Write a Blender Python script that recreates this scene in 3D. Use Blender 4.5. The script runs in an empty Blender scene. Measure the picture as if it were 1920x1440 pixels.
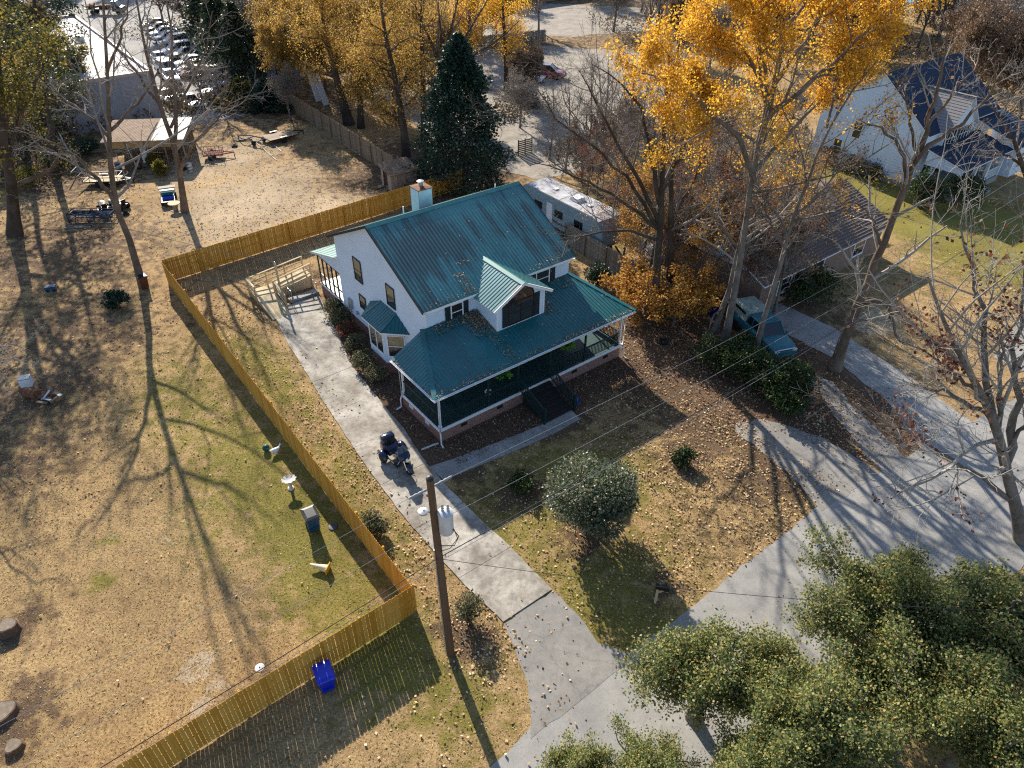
import bpy, math, random
import numpy as np
from mathutils import Vector, Matrix
R = math.radians
C = bpy.context.scene.collection
scene = bpy.context.scene

# ------------------------------------------------------------------ camera
FOC, PITCH, ROLL, CAMH = 1334.43, 0.6567, 0.0113, 26.484      # focal length in px of the 1920 px wide photo
cam = bpy.data.cameras.new('camera')
cam.sensor_width = 36.0
cam.lens = FOC / 1920 * 36.0
cam.clip_start, cam.clip_end = 0.5, 3000
camo = bpy.data.objects.new('camera', cam)
C.objects.link(camo)
camo.matrix_world = Matrix.Translation((0, 0, CAMH)) @ Matrix.Rotation(math.pi/2 - PITCH, 4, 'X') @ Matrix.Rotation(ROLL, 4, 'Z')
scene.camera = camo

# ------------------------------------------------------------------ sky, sun, exposure
SUN_AZ, SUN_EL = R(114.2), R(28.5)             # azimuth measured from +X, low winter sun behind the scene
world = bpy.data.worlds.new('World'); scene.world = world; world.use_nodes = True
nt = world.node_tree; nt.nodes.clear()
wo = nt.nodes.new('ShaderNodeOutputWorld'); bg = nt.nodes.new('ShaderNodeBackground'); sky = nt.nodes.new('ShaderNodeTexSky')
sky.sky_type = 'NISHITA'; sky.sun_disc = False; sky.sun_elevation = SUN_EL; sky.sun_rotation = math.pi/2 - SUN_AZ
sky.air_density = 1.0; sky.dust_density = 0.6; sky.ozone_density = 2.4
bg.inputs['Strength'].default_value = 0.085
nt.links.new(sky.outputs[0], bg.inputs[0]); nt.links.new(bg.outputs[0], wo.inputs[0])
sun = bpy.data.lights.new('sun', 'SUN'); sun.energy = 4.2; sun.angle = R(0.55); sun.color = (1.0, 0.905, 0.76)
suno = bpy.data.objects.new('sun', sun); C.objects.link(suno)
sd = Vector((math.cos(SUN_AZ)*math.cos(SUN_EL), math.sin(SUN_AZ)*math.cos(SUN_EL), math.sin(SUN_EL)))
suno.rotation_euler = sd.to_track_quat('Z', 'Y').to_euler(); suno.location = sd * 120
vs = scene.view_settings
vs.view_transform = 'Standard'; vs.look = 'None'; vs.gamma = 1; vs.use_curve_mapping = False; vs.exposure = 1.3
scene.cycles.filter_width = 1.2; scene.cycles.use_denoising = False; scene.cycles.max_bounces = 6; scene.cycles.diffuse_bounces = 3; scene.cycles.glossy_bounces = 2
scene.cycles.transmission_bounces = 3; scene.cycles.transparent_max_bounces = 6; scene.cycles.sample_clamp_indirect = 4

# ------------------------------------------------------------------ coordinates
OX, OY, YAW = -3.88, 28.941, 0.663              # the lot frame: u along the house front, w to the back
CYW, SYW = math.cos(YAW), math.sin(YAW)
def UW(u, w, z=0.0):
    return Vector((OX + u*CYW - w*SYW, OY + u*SYW + w*CYW, z))
def toUW(p):
    dx, dy = p[0]-OX, p[1]-OY
    return dx*CYW + dy*SYW, -dx*SYW + dy*CYW
def ray(px, py):
    X, Y = px-960, py-720; c, s = math.cos(ROLL), math.sin(ROLL)
    a, b = (c*X + s*Y)/FOC, (-s*X + c*Y)/FOC
    return Vector((a, math.cos(PITCH) - b*math.sin(PITCH), -math.sin(PITCH) - b*math.cos(PITCH)))
def G(px, py, z=0.0):                           # photo pixel -> point of the ground (or of the level z)
    d = ray(px, py); return Vector((0, 0, CAMH)) + d*((z-CAMH)/d.z)
def VP(px, py, base, dy=0.0):                   # photo pixel -> point of the upright plane through a trunk's base
    d = ray(px, py); return Vector((0, 0, CAMH)) + d*((base.y+dy)/d.y)
rnd = random.Random(7)
rng = np.random.default_rng(11)

# ------------------------------------------------------------------ materials
MATS = {}
def _nodes(name):
    m = bpy.data.materials.new(name); m.use_nodes = True; t = m.node_tree; t.nodes.clear()
    o = t.nodes.new('ShaderNodeOutputMaterial'); MATS[name] = m
    return m, t, o
def N(t, kind, **kw):
    n = t.nodes.new('ShaderNode'+kind)
    for k, v in kw.items():
        if k in n.inputs: n.inputs[k].default_value = v
        else: setattr(n, k, v)
    return n
def L(t, a, b): t.links.new(a, b)
def ramp(t, fac, stops, interp='LINEAR'):
    r = t.nodes.new('ShaderNodeValToRGB'); r.color_ramp.interpolation = interp
    e = r.color_ramp.elements
    while len(e) < len(stops): e.new(0.5)
    for q, (p, c) in zip(e, stops):
        q.position = p; q.color = (*c, 1) if len(c) == 3 else c
    if fac is not None: L(t, fac, r.inputs[0])
    return r
def mixc(t, fac, a, b, mode='MIX'):
    m = t.nodes.new('ShaderNodeMix'); m.data_type = 'RGBA'; m.blend_type = mode
    for s, x in ((m.inputs[0], fac), (m.inputs[6], a), (m.inputs[7], b)):
        if isinstance(x, (int, float)): s.default_value = x
        elif isinstance(x, (tuple, list)): s.default_value = (*x, 1) if len(x) == 3 else x
        else: L(t, x, s)
    return m.outputs[2]
def coords(t, kind='Object', scale=(1, 1, 1), rot=(0, 0, 0)):
    if kind == 'world':
        src = N(t, 'NewGeometry').outputs['Position']
    else:
        src = N(t, 'TexCoord').outputs[kind]
    mp = N(t, 'Mapping'); mp.inputs['Scale'].default_value = scale; mp.inputs['Rotation'].default_value = rot
    L(t, src, mp.inputs['Vector']); return mp.outputs[0]
def noise(t, vec, scale=5, detail=5, rough=0.55, out='Fac'):
    n = N(t, 'TexNoise', Scale=scale, Detail=detail, Roughness=rough)
    L(t, vec, n.inputs['Vector']); return n.outputs[out]
def mat(name, col, rough=0.7, metal=0.0, var=0.18, scale=2.5, bump=0.0, bscale=40, spec=0.35, col2=None,
        kind='Object', stretch=(1, 1, 1), rot=(0, 0, 0), dirt=0.0, dcol=(0.05, 0.04, 0.03), dscale=1.0, coat=0.0):
    if name in MATS: return MATS[name]
    m, t, o = _nodes(name)
    p = N(t, 'BsdfPrincipled'); p.inputs['Roughness'].default_value = rough; p.inputs['Metallic'].default_value = metal
    p.inputs['Specular IOR Level'].default_value = spec; p.inputs['Coat Weight'].default_value = coat
    v = coords(t, kind, stretch, rot)
    c2 = col2 or tuple(x*(1-var) for x in col); c1 = col if col2 else tuple(min(1, x*(1+var*0.6)) for x in col)
    n1 = noise(t, v, scale)
    base = ramp(t, n1, [(0.3, c2), (0.7, c1)]).outputs[0]
    if dirt > 0:
        n2 = noise(t, v, dscale, 7, 0.65)
        f = ramp(t, n2, [(0.45, (0, 0, 0)), (0.75, (dirt,)*3)]).outputs[0]
        base = mixc(t, f, base, dcol)
    L(t, base, p.inputs['Base Color'])
    if bump > 0:
        nb = noise(t, v, bscale, 4)
        b = N(t, 'Bump', Strength=bump, Distance=0.02); L(t, nb, b.inputs['Height']); L(t, b.outputs[0], p.inputs['Normal'])
    L(t, p.outputs[0], o.inputs[0]); return m
def leafmat(name, stops, trans=0.35, rough=0.6, spec=0.25):
    m, t, o = _nodes(name)
    g = N(t, 'NewGeometry'); r = ramp(t, g.outputs['Random Per Island'], stops)
    p = N(t, 'BsdfPrincipled'); p.inputs['Roughness'].default_value = rough; p.inputs['Specular IOR Level'].default_value = spec
    tr = N(t, 'BsdfTranslucent'); mx = N(t, 'MixShader'); mx.inputs[0].default_value = trans
    L(t, r.outputs[0], p.inputs['Base Color']); L(t, r.outputs[0], tr.inputs[0])
    L(t, p.outputs[0], mx.inputs[1]); L(t, tr.outputs[0], mx.inputs[2]); L(t, mx.outputs[0], o.inputs[0]); return m
def glassmat(name, col=(0.02, 0.025, 0.03), rough=0.06):
    m, t, o = _nodes(name)
    p = N(t, 'BsdfPrincipled'); p.inputs['Base Color'].default_value = (*col, 1); p.inputs['Roughness'].default_value = rough
    p.inputs['Specular IOR Level'].default_value = 0.8; L(t, p.outputs[0], o.inputs[0]); return m

# ------------------------------------------------------------------ mesh building
class MB:
    def __init__(s): s.v, s.f = [], []
    def add(s, vs, fs):
        n = len(s.v); s.v += [tuple(x) for x in vs]; s.f += [tuple(i+n for i in f) for f in fs]; return s
    def bx(s, x0, x1, y0, y1, z0, z1):
        return s.add([(x0,y0,z0),(x1,y0,z0),(x1,y1,z0),(x0,y1,z0),(x0,y0,z1),(x1,y0,z1),(x1,y1,z1),(x0,y1,z1)],
                     [(0,3,2,1),(4,5,6,7),(0,1,5,4),(1,2,6,5),(2,3,7,6),(3,0,4,7)])
    def box(s, c, d, rot=None):
        M_ = rot if rot is not None else Matrix.Identity(3)
        h = [x/2 for x in d]; c = Vector(c)
        vs = [c + M_ @ Vector((a*h[0], b*h[1], e*h[2])) for e in (-1, 1) for a, b in ((-1,-1),(1,-1),(1,1),(-1,1))]
        return s.add(vs, [(0,3,2,1),(4,5,6,7),(0,1,5,4),(1,2,6,5),(2,3,7,6),(3,0,4,7)])
    def slab(s, poly, vec):
        n = len(poly); a = [Vector(p) for p in poly]; b = [p+Vector(vec) for p in a]
        return s.add(a+b, [tuple(range(n))[::-1], tuple(range(n, 2*n))] + [(i, (i+1) % n, n+(i+1) % n, n+i) for i in range(n)])
    def prism(s, poly, z0, z1): return s.slab([(x, y, z0) for x, y in poly], (0, 0, z1-z0))
    def beam(s, p, q, w, h, up=(0, 0, 1)):
        p, q = Vector(p), Vector(q); d = (q-p).normalized(); u = Vector(up)
        if abs(d.dot(u)) > 0.99: u = Vector((0, 1, 0))
        a = d.cross(u).normalized(); b = a.cross(d).normalized()
        vs = [x + a*(i*w/2) + b*(j*h/2) for x in (p, q) for i, j in ((-1,-1),(1,-1),(1,1),(-1,1))]
        return s.add(vs, [(0,3,2,1),(4,5,6,7),(0,1,5,4),(1,2,6,5),(2,3,7,6),(3,0,4,7)])
    def loft(s, rings, caps=True, closed=False):
        k, n = len(rings), len(rings[0]); vs = [p for r in rings for p in r]
        fs = [(i*n+j, i*n+(j+1) % n, ((i+1) % k)*n+(j+1) % n, ((i+1) % k)*n+j) for i in range(k if closed else k-1) for j in range(n)]
        if caps and not closed: fs += [tuple(range(n))[::-1], tuple(range((k-1)*n, k*n))]
        return s.add(vs, fs)
    def tube(s, pts, r, n=8, caps=True):
        pts = [Vector(p) for p in pts]; k = len(pts)
        rs = r if isinstance(r, (list, tuple)) else [r]*k
        d0 = (pts[1]-pts[0]).normalized(); ref = Vector((0, 0, 1)) if abs(d0.z) < 0.9 else Vector((1, 0, 0))
        rings = []
        for i in range(k):
            d = (pts[min(i+1, k-1)]-pts[max(i-1, 0)]).normalized()
            a = (ref - d*ref.dot(d)).normalized(); b = d.cross(a)
            rings.append([pts[i] + (a*math.cos(t) + b*math.sin(t))*rs[i] for t in [2*math.pi*j/n for j in range(n)]])
        return s.loft(rings, caps)
    def lathe(s, prof, n=14, c=(0, 0, 0), M_=None):
        c = Vector(c); rings = []
        for r, z in prof:
            ring = []
            for j in range(n):
                t = 2*math.pi*j/n; p = Vector((r*math.cos(t), r*math.sin(t), z))
                ring.append(c + (M_ @ p if M_ is not None else p))
            rings.append(ring)
        return s.loft(rings, True)
    def torus(s, c, R_, r, axis='y', n=18, m=8):
        rings = []
        for i in range(n):
            t = 2*math.pi*i/n; ring = []
            for j in range(m):
                f = 2*math.pi*j/m; rr = R_ + r*math.cos(f); h = r*math.sin(f)
                p = (rr*math.cos(t), h, rr*math.sin(t)) if axis == 'y' else (h, rr*math.cos(t), rr*math.sin(t)) if axis == 'x' else (rr*math.cos(t), rr*math.sin(t), h)
                ring.append(Vector(c)+Vector(p))
            rings.append(ring)
        return s.loft(rings, False, True)
    def ball(s, c, rad, n=10, k=7, jit=0.0):
        rx, ry, rz = rad if isinstance(rad, (tuple, list)) else (rad,)*3
        rings = []
        for i in range(k+1):
            a = math.pi*i/k; rr = max(math.sin(a), 0.02)
            rings.append([(c[0]+rx*rr*math.cos(2*math.pi*j/n)*(1+jit*rnd.uniform(-1, 1)), c[1]+ry*rr*math.sin(2*math.pi*j/n)*(1+jit*rnd.uniform(-1, 1)), c[2]-rz*math.cos(a)) for j in range(n)])
        return s.loft(rings, True)
    def mesh(s, name, m, smooth=False):
        me = bpy.data.meshes.new(name); me.from_pydata(s.v, [], s.f); me.update()
        if m is not None: me.materials.append(m)
        if smooth:
            me.polygons.foreach_set('use_smooth', [True]*len(me.polygons)); me.set_sharp_from_angle(angle=R(smooth if smooth > 1 else 40))
        return me
    def build(s, name, m, parent=None, smooth=False, loc=None, rz=0.0):
        return link(name, s.mesh(name, m, smooth), parent, loc, rz)
def link(name, me, parent=None, loc=None, rz=0.0):
    o = bpy.data.objects.new(name, me); C.objects.link(o)
    if parent is not None: o.parent = parent
    if loc is not None: o.location = loc
    if rz: o.rotation_euler = (0, 0, rz)
    return o
def tag(o, label=None, cat=None, group=None, kind=None):
    for k, v in (('label', label), ('category', cat), ('group', group), ('kind', kind)):
        if v: o[k] = v
    return o
def thing(name, label, cat, loc=(0, 0, 0), rz=0.0, group=None):
    o = bpy.data.objects.new(name, None); C.objects.link(o); o.location = loc; o.rotation_euler = (0, 0, rz)
    o.empty_display_size = 0.3
    return tag(o, label, cat, group)
def struct(o): return tag(o, kind='structure')
def copy_tree(o, parent=None, swap=None):
    c = o.copy(); C.objects.link(c); c.parent = parent
    for ch in [x for x in ALLKIDS.get(o, o.children)]: copy_tree(ch, c)
    return c
ALLKIDS = {}
def fastmesh(name, verts, quads, m, smooth=False):
    verts = np.asarray(verts, np.float32).reshape(-1, 3); quads = np.asarray(quads, np.int32)
    k = quads.shape[1]; me = bpy.data.meshes.new(name)
    me.vertices.add(len(verts)); me.vertices.foreach_set('co', verts.ravel())
    me.loops.add(quads.size); me.loops.foreach_set('vertex_index', quads.ravel())
    me.polygons.add(len(quads)); me.polygons.foreach_set('loop_start', np.arange(0, quads.size, k, dtype=np.int32))
    me.polygons.foreach_set('loop_total', np.full(len(quads), k, np.int32))
    if smooth: me.polygons.foreach_set('use_smooth', np.ones(len(quads), bool))
    me.update(calc_edges=True)
    if m is not None: me.materials.append(m)
    return me
def clip(poly, f):                              # convex polygon clipped to f(p) >= 0
    out = []
    for i in range(len(poly)):
        a, b = poly[i], poly[(i+1) % len(poly)]; fa, fb = f(a), f(b)
        if fa >= 0: out.append(a)
        if (fa > 0 > fb) or (fa < 0 < fb):
            t = fa/(fa-fb); out.append((a[0]+(b[0]-a[0])*t, a[1]+(b[1]-a[1])*t))
    return out

# ================================================================== the ground
def ground_material():
    m, t, o = _nodes('ground')
    p = N(t, 'BsdfPrincipled'); p.inputs['Roughness'].default_value = 0.95; p.inputs['Specular IOR Level'].default_value = 0.1
    at = N(t, 'Attribute', attribute_name='zone'); sp = N(t, 'SeparateColor'); L(t, at.outputs['Color'], sp.inputs[0])
    v = coords(t, 'world')
    fine = noise(t, v, 9, 8, 0.8); mid = noise(t, v, 1.3, 6, 0.65); big = noise(t, v, 0.22, 5, 0.6); grain = noise(t, v, 22, 3, 0.85)
    straw = ramp(t, fine, [(0.28, (0.130, 0.082, 0.036)), (0.5, (0.37, 0.25, 0.115)), (0.72, (0.66, 0.495, 0.275))]).outputs[0]
    brown = ramp(t, fine, [(0.28, (0.088, 0.054, 0.030)), (0.5, (0.29, 0.182, 0.092)), (0.72, (0.56, 0.40, 0.24))]).outputs[0]
    gm = ramp(t, mid, [(0.42, (0, 0, 0)), (0.66, (1, 1, 1))]).outputs[0]
    straw = mixc(t, gm, straw, brown)
    green = ramp(t, fine, [(0.28, (0.066, 0.066, 0.014)), (0.5, (0.20, 0.172, 0.040)), (0.72, (0.39, 0.315, 0.10))]).outputs[0]
    lit = ramp(t, grain, [(0.30, (0.030, 0.020, 0.015)), (0.48, (0.115, 0.074, 0.048)), (0.62, (0.20, 0.135, 0.088)), (0.78, (0.36, 0.26, 0.175))]).outputs[0]
    sand = ramp(t, fine, [(0.3, (0.27, 0.20, 0.125)), (0.55, (0.47, 0.37, 0.25)), (0.75, (0.66, 0.54, 0.39))]).outputs[0]
    def thr(ch, a, b, nz):
        nn = N(t, 'Math', operation='MULTIPLY_ADD'); L(t, fine, nn.inputs[0]); nn.inputs[1].default_value = .7; nn.inputs[2].default_value = -.35; n3 = N(t, 'Math', operation='ADD'); L(t, nn.outputs[0], n3.inputs[0]); L(t, nz, n3.inputs[1])
        ad = N(t, 'Math', operation='MULTIPLY_ADD'); L(t, n3.outputs[0], ad.inputs[0]); ad.inputs[1].default_value = 1.25
        L(t, sp.outputs[ch], ad.inputs[2]); return ramp(t, ad.outputs[0], [(a, (0, 0, 0)), (b, (1, 1, 1))]).outputs[0]
    c = mixc(t, thr(0, 0.80, 1.25, mid), straw, green)
    c = mixc(t, thr(2, 0.92, 1.25, mid), c, sand)
    c = mixc(t, thr(1, 0.82, 1.15, mid), c, lit)
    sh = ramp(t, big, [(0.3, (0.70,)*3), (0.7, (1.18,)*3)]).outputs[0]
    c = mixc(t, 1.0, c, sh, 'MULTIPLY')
    L(t, c, p.inputs['Base Color'])
    b = N(t, 'Bump', Strength=0.9, Distance=0.05); L(t, fine, b.inputs['Height'])
    b2 = N(t, 'Bump', Strength=0.7, Distance=0.03); L(t, grain, b2.inputs['Height']); L(t, b.outputs[0], b2.inputs['Normal'])
    L(t, b2.outputs[0], p.inputs['Normal']); L(t, p.outputs[0], o.inputs[0]); return m
# (photo pixel, radius u, radius w in metres, channel 0 green / 1 leaf litter / 2 bare pale soil, weight)
ZONES = [(360,760,3,7,0,.34),(480,880,3,6,0,.44),(560,980,2,4,0,.55),(430,960,3,4,0,.30),(650,1130,2,2,0,.45),(600,1080,2,2.5,0,.5),(400,640,3,3,0,.25),
 (640,880,1.4,4,0,.35),(500,700,1.5,6,0,.42),(700,1000,1.5,3,0,.4),(850,1300,2,2.5,0,.38),(740,1220,2,2,0,.55),(1180,1090,3,3,0,.4),(1080,1060,3,3,0,.35),
 (1010,930,5,4,0,.42),(1140,900,4,3,0,.38),(1150,1130,2.5,3,0,.5),(1250,1000,3,4,0,.22),(950,1180,1,2,0,.2),(190,1090,.6,.5,0,.5),(205,1018,.6,.4,0,.4),
 (1150,400,5,5,0,.75),(1240,400,5,6,0,.8),(1310,390,4,5,0,.8),(1330,340,6,5,0,.6),(1600,330,3,8,0,.8),(1700,400,3,8,0,.8),(1800,440,4,7,0,.7),(1880,470,6,6,0,.6),(1500,320,5,6,0,.8),
 (1840,420,6,5,0,.6),(1760,500,7,5,0,.2),(1570,340,2,6,0,.8),(1650,390,2,6,0,.7),
 (760,760,1.6,6,1,.75),(680,640,1.2,5,1,.7),(660,600,1,4,1,.6),(800,840,2,2,1,.7),(930,800,4,1.4,1,.95),(1120,700,5,1.6,1,.95),(870,830,3,1.1,1,.9),(1050,790,2,1,1,.6),
 (1190,640,4,5,1,.75),(1260,700,4,4,1,.62),(1230,600,5,4,1,.75),(1320,700,5,4,1,.6),(1400,760,5,2.5,1,.75),(1500,850,4,2,1,.75),(1560,870,2,1.5,1,.65),(1530,690,3,2.5,1,.62),(1600,770,4,1.6,1,.75),(1660,830,2,1.2,1,.6),
 (1400,560,5,6,1,.6),(1350,480,6,5,1,.6),(1290,860,1.6,1.2,1,.5),(980,920,1.3,1.1,1,.55),(1095,1000,1.6,1.2,1,.45),(1250,1105,1.4,1,1,.35),(1460,900,2,2,1,.4),(1380,1000,3,3,1,.2),(870,1190,1,1.3,1,.55),(700,1000,1,1,1,.35),
 (100,480,10,8,1,.38),(120,620,7,7,1,.35),(70,740,4,3,1,.45),(40,850,4,4,1,.35),(700,330,6,5,1,.42),(780,300,5,5,1,.6),(560,300,6,6,1,.25),(160,330,8,6,1,.42),(330,290,8,4,1,.3),(1150,350,6,5,1,.35),(850,340,6,5,1,.6),
 (20,1180,1.4,1,1,.45),(20,1340,1.5,1.5,1,.5),(60,480,6,6,1,.3),(600,520,3,2,1,.35),
 (370,1240,.8,.6,2,.5),(400,1290,.9,.6,2,.4),(370,1330,.4,.3,2,.7),(400,300,9,6,2,.45),(470,380,9,7,2,.5),(600,380,8,7,2,.42),(430,440,7,5,2,.4),(540,330,8,7,2,.4),(330,420,6,5,2,.35),(1640,605,1.6,1,2,.85),(1680,470,5,3,2,.15),(300,1000,3,4,2,.2),(450,1100,3,2,2,.18),
 (560,190,5,5,2,.3),(600,230,5,6,2,.25),(1000,250,5,5,2,.25),(1100,330,4,4,2,.2)]
def make_ground():
    def axis(a, b, near0, near1, fine, coarse):
        x = list(np.arange(near0, near1, fine)); left = []; q = near0
        step = fine
        while q > a: step = min(step*1.25, coarse); q -= step; left.append(q)
        right = []; q = near1; step = fine
        while q < b: right.append(q); step = min(step*1.25, coarse); q += step
        return np.array(left[::-1] + x + right + [b])
    us = axis(-260, 420, -42, 62, 0.55, 40); ws = axis(-160, 520, -34, 52, 0.55, 40)
    U, W_ = np.meshgrid(us, ws, indexing='ij'); n, k = U.shape
    X = OX + U*CYW - W_*SYW; Y = OY + U*SYW + W_*CYW; Z = np.zeros_like(X)
    idx = np.arange(n*k).reshape(n, k)
    q = np.stack([idx[:-1,:-1], idx[1:,:-1], idx[1:,1:], idx[:-1,1:]], -1).reshape(-1, 4)
    col = np.zeros((n*k, 4), np.float32); col[:, 3] = 1
    uf, wf = U.ravel(), W_.ravel()
    for px, py, ru, rw, ch, wt in ZONES:
        u0, w0 = toUW(G(px, py))
        d = ((uf-u0)/ru)**2 + ((wf-w0)/rw)**2
        col[:, ch] = np.maximum(col[:, ch], wt*np.exp(-d*0.55) * np.where(d < 9, 1, 0))
    col[:, 1] = np.maximum(col[:, 1], np.where(wf > 55, 0.3, 0))
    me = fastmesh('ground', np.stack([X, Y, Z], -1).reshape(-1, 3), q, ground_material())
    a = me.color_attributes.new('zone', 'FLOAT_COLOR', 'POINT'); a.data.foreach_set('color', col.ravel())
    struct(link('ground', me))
make_ground()

ASPH = None
def asphalt_mat(name, c1, c2, c3, rough=0.9, crack=0.0, stain=.6):
    m, t, o = _nodes(name)
    p = N(t, 'BsdfPrincipled'); p.inputs['Roughness'].default_value = rough; p.inputs['Specular IOR Level'].default_value = 0.25
    v = coords(t, 'world'); big = noise(t, v, 0.55, 7, 0.68); fine = noise(t, v, 30, 4, 0.8); mid = noise(t, v, 3.2, 6, 0.7)
    c = ramp(t, big, [(0.36, c1), (0.62, c2)]).outputs[0]
    c = mixc(t, ramp(t, mid, [(0.48, (0, 0, 0)), (0.74, (stain,)*3)]).outputs[0], c, c3)
    g = ramp(t, fine, [(0.3, (0.72,)*3), (0.7, (1.18,)*3)]).outputs[0]
    c = mixc(t, 1.0, c, g, 'MULTIPLY')
    if crack > 0:
        vo = N(t, 'TexVoronoi', feature='DISTANCE_TO_EDGE', Scale=0.45); 
        wv = mixc(t, 0.35, v, noise(t, v, 1.4, 4, 0.6, 'Color')); L(t, wv, vo.inputs['Vector'])
        f = ramp(t, vo.outputs['Distance'], [(0.0, (crack,)*3), (0.012, (0, 0, 0))]).outputs[0]
        c = mixc(t, f, c, (0.04, 0.036, 0.03))
    L(t, c, p.inputs['Base Color'])
    b = N(t, 'Bump', Strength=0.35, Distance=0.01); L(t, fine, b.inputs['Height']); L(t, b.outputs[0], p.inputs['Normal'])
    L(t, p.outputs[0], o.inputs[0]); return m
M_ROAD = asphalt_mat('road_asphalt', (0.24, 0.235, 0.225), (0.325, 0.315, 0.295), (0.21, 0.20, 0.19))
M_DRIVE = asphalt_mat('drive_asphalt', (0.20, 0.192, 0.18), (0.275, 0.262, 0.24), (0.15, 0.138, 0.12), crack=0.22)
M_CONC = asphalt_mat('concrete', (0.19, 0.168, 0.14), (0.47, 0.44, 0.385), (0.15, 0.128, 0.10), 0.85, stain=.9)
M_CONC2 = asphalt_mat('concrete_path', (0.24, 0.235, 0.225), (0.36, 0.355, 0.335), (0.17, 0.16, 0.145), 0.85)
M_GRAVEL = asphalt_mat('gravel', (0.22, 0.195, 0.165), (0.36, 0.325, 0.275), (0.14, 0.115, 0.09), 0.95)
M_LOT = asphalt_mat('lot_asphalt', (0.21, 0.205, 0.20), (0.30, 0.29, 0.28), (0.15, 0.14, 0.13), 0.9)
def sheet(name, pts, z, m, sub=1, jag=0.0):
    """flat sheet with an edge that wanders a little; pts in the lot frame"""
    from mathutils.geometry import tessellate_polygon
    out = []; r = random.Random(len(pts)*13+int(abs(pts[0][0])*10))
    for i, (u, w) in enumerate(pts):
        u2, w2 = pts[(i+1) % len(pts)]; ln = math.hypot(u2-u, w2-w); k = max(1, int(ln/max(0.45, jag*5))) if jag else 1
        nu, nw = -(w2-w)/ln, (u2-u)/ln
        for j in range(k):
            f = j/k; g = r.gauss(0, jag) if j else 0
            out.append((u+(u2-u)*f+nu*g, w+(w2-w)*f+nw*g))
    vs = [UW(u, w, z) for u, w in out]
    mb = MB(); mb.add(vs, [t for t in tessellate_polygon([vs]) if (vs[t[1]]-vs[t[0]]).cross(vs[t[2]]-vs[t[0]]).length > 1e-4])
    return struct(mb.build(name, m))
# road along the front of the lots and its side drives
sheet('road', [(-60,-15.9),(-9.5,-15.7),(-6.2,-15.3),(-4.2,-14.9),(-1.2,-15.3),(2.7,-15.4),(12.5,-15.3),(30,-17.4),(60,-19.5),(120,-22),(120,-30),(60,-27.2),(30,-24.8),(12,-22.6),(-9.5,-22.3),(-60,-22.5)], 0.016, M_ROAD, jag=0.05)
sheet('driveway_apron', [(-4.05,-11.12),(-1.32,-11.08),(-1.25,-12.6),(-1.5,-14.2),(-0.6,-15.6),(-6.2,-15.6),(-4.9,-13.8)], 0.022, M_DRIVE, jag=0.04)
sheet('front_driveway', [(14.4,-8.7),(15.6,-9.2),(16.4,-10.3),(17.3,-12.6),(17.2,-15.9),(12.4,-15.6),(13.2,-13.4),(13.6,-11),(13.7,-9.3)], 0.022, M_DRIVE, jag=0.05)
sheet('side_driveway', [(22.0,-8.6),(22.3,-9.8),(20.7,-13.0),(19.4,-16.2),(17.3,-16.2),(18.4,-13.6),(20.3,-10.6),(21.0,-9.0)], 0.022, M_DRIVE, jag=0.06)
sheet('neighbour_driveway', [(24.5,-1.0),(27.6,-2.2),(27.8,-6.5),(26.6,-12.5),(25.2,-17.2),(20.6,-16.6),(23.4,-12.5),(24.6,-8.0)], 0.020, M_CONC2, jag=0.05)
sheet('far_road', [(33,-14.6),(46,-12.5),(70,-10),(70,-16.6),(46,-19.4),(33,-17.0)], 0.019, M_ROAD, jag=0.05)
sheet('neighbour_patio', [(24,8.4),(26,10.5),(40,6.6),(47,6.2),(46,3.6),(30,5.6)], 0.02, M_CONC2, jag=0.06)
sheet('gravel_lot', [(26,40),(30,62),(44,75),(62,72),(78,50),(60,32),(40,24),(28,26)], 0.02, M_GRAVEL, jag=0.3)
sheet('parking_lot', [(5,62),(14,62),(28,76),(26,118),(20,140),(-10,150),(5,110)], 0.02, M_LOT, jag=0.3)
sheet('back_street', [(-80,104),(-20,120),(30,126),(30,150),(-40,170),(-100,150)], 0.028, M_LOT)
sheet('sales_lot', [(60,80),(64,98),(88,96),(104,78),(92,66),(74,70)], 0.026, M_GRAVEL, jag=0.3)
sheet('pond', [(146,34),(190,40),(196,60),(150,56)], 0.05, glassmat('pond_water', (0.03, 0.05, 0.07), 0.05))

# concrete driveway: separate slabs with open joints
def make_driveway():
    le = [(20.5,-2.0),(17.9,-2.02),(14.1,-2.7),(9.4,-3.25),(4.3,-3.82),(.6,-4.15),(-3,-4.33),(-5.5,-4.36),(-8.4,-4.24),(-11.1,-4.03)]
    re = [(20.5,1.6),(18.5,1.6),(13.25,.45),(9.2,-.56),(4.8,-.86),(2.5,-.98),(-.9,-1.48),(-3.5,-1.54),(-8,-1.36),(-11.1,-1.32)]
    f = lambda e, w: float(np.interp(w, [p[0] for p in e[::-1]], [p[1] for p in e[::-1]]))
    root = thing('driveway', None, None, UW(0, 0, 0), YAW); struct(root)
    js = [18.6, 13.6, 9.25, 5.9, 2.5, -.85, -4.4, -8.05, -11.05]
    for a, b in zip(js, js[1:]):
        w = np.linspace(a-.012, b+.012, 7)
        pl = [(f(le, x)+rnd.uniform(-.03, .03), x) for x in w] + [(f(re, x)+rnd.uniform(-.03, .03), x) for x in w[::-1]]
        h = 0.055 + rnd.uniform(-.006, .006)
        MB().prism(pl, -0.05, h).build('slab', M_CONC, root)
make_driveway()
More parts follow.
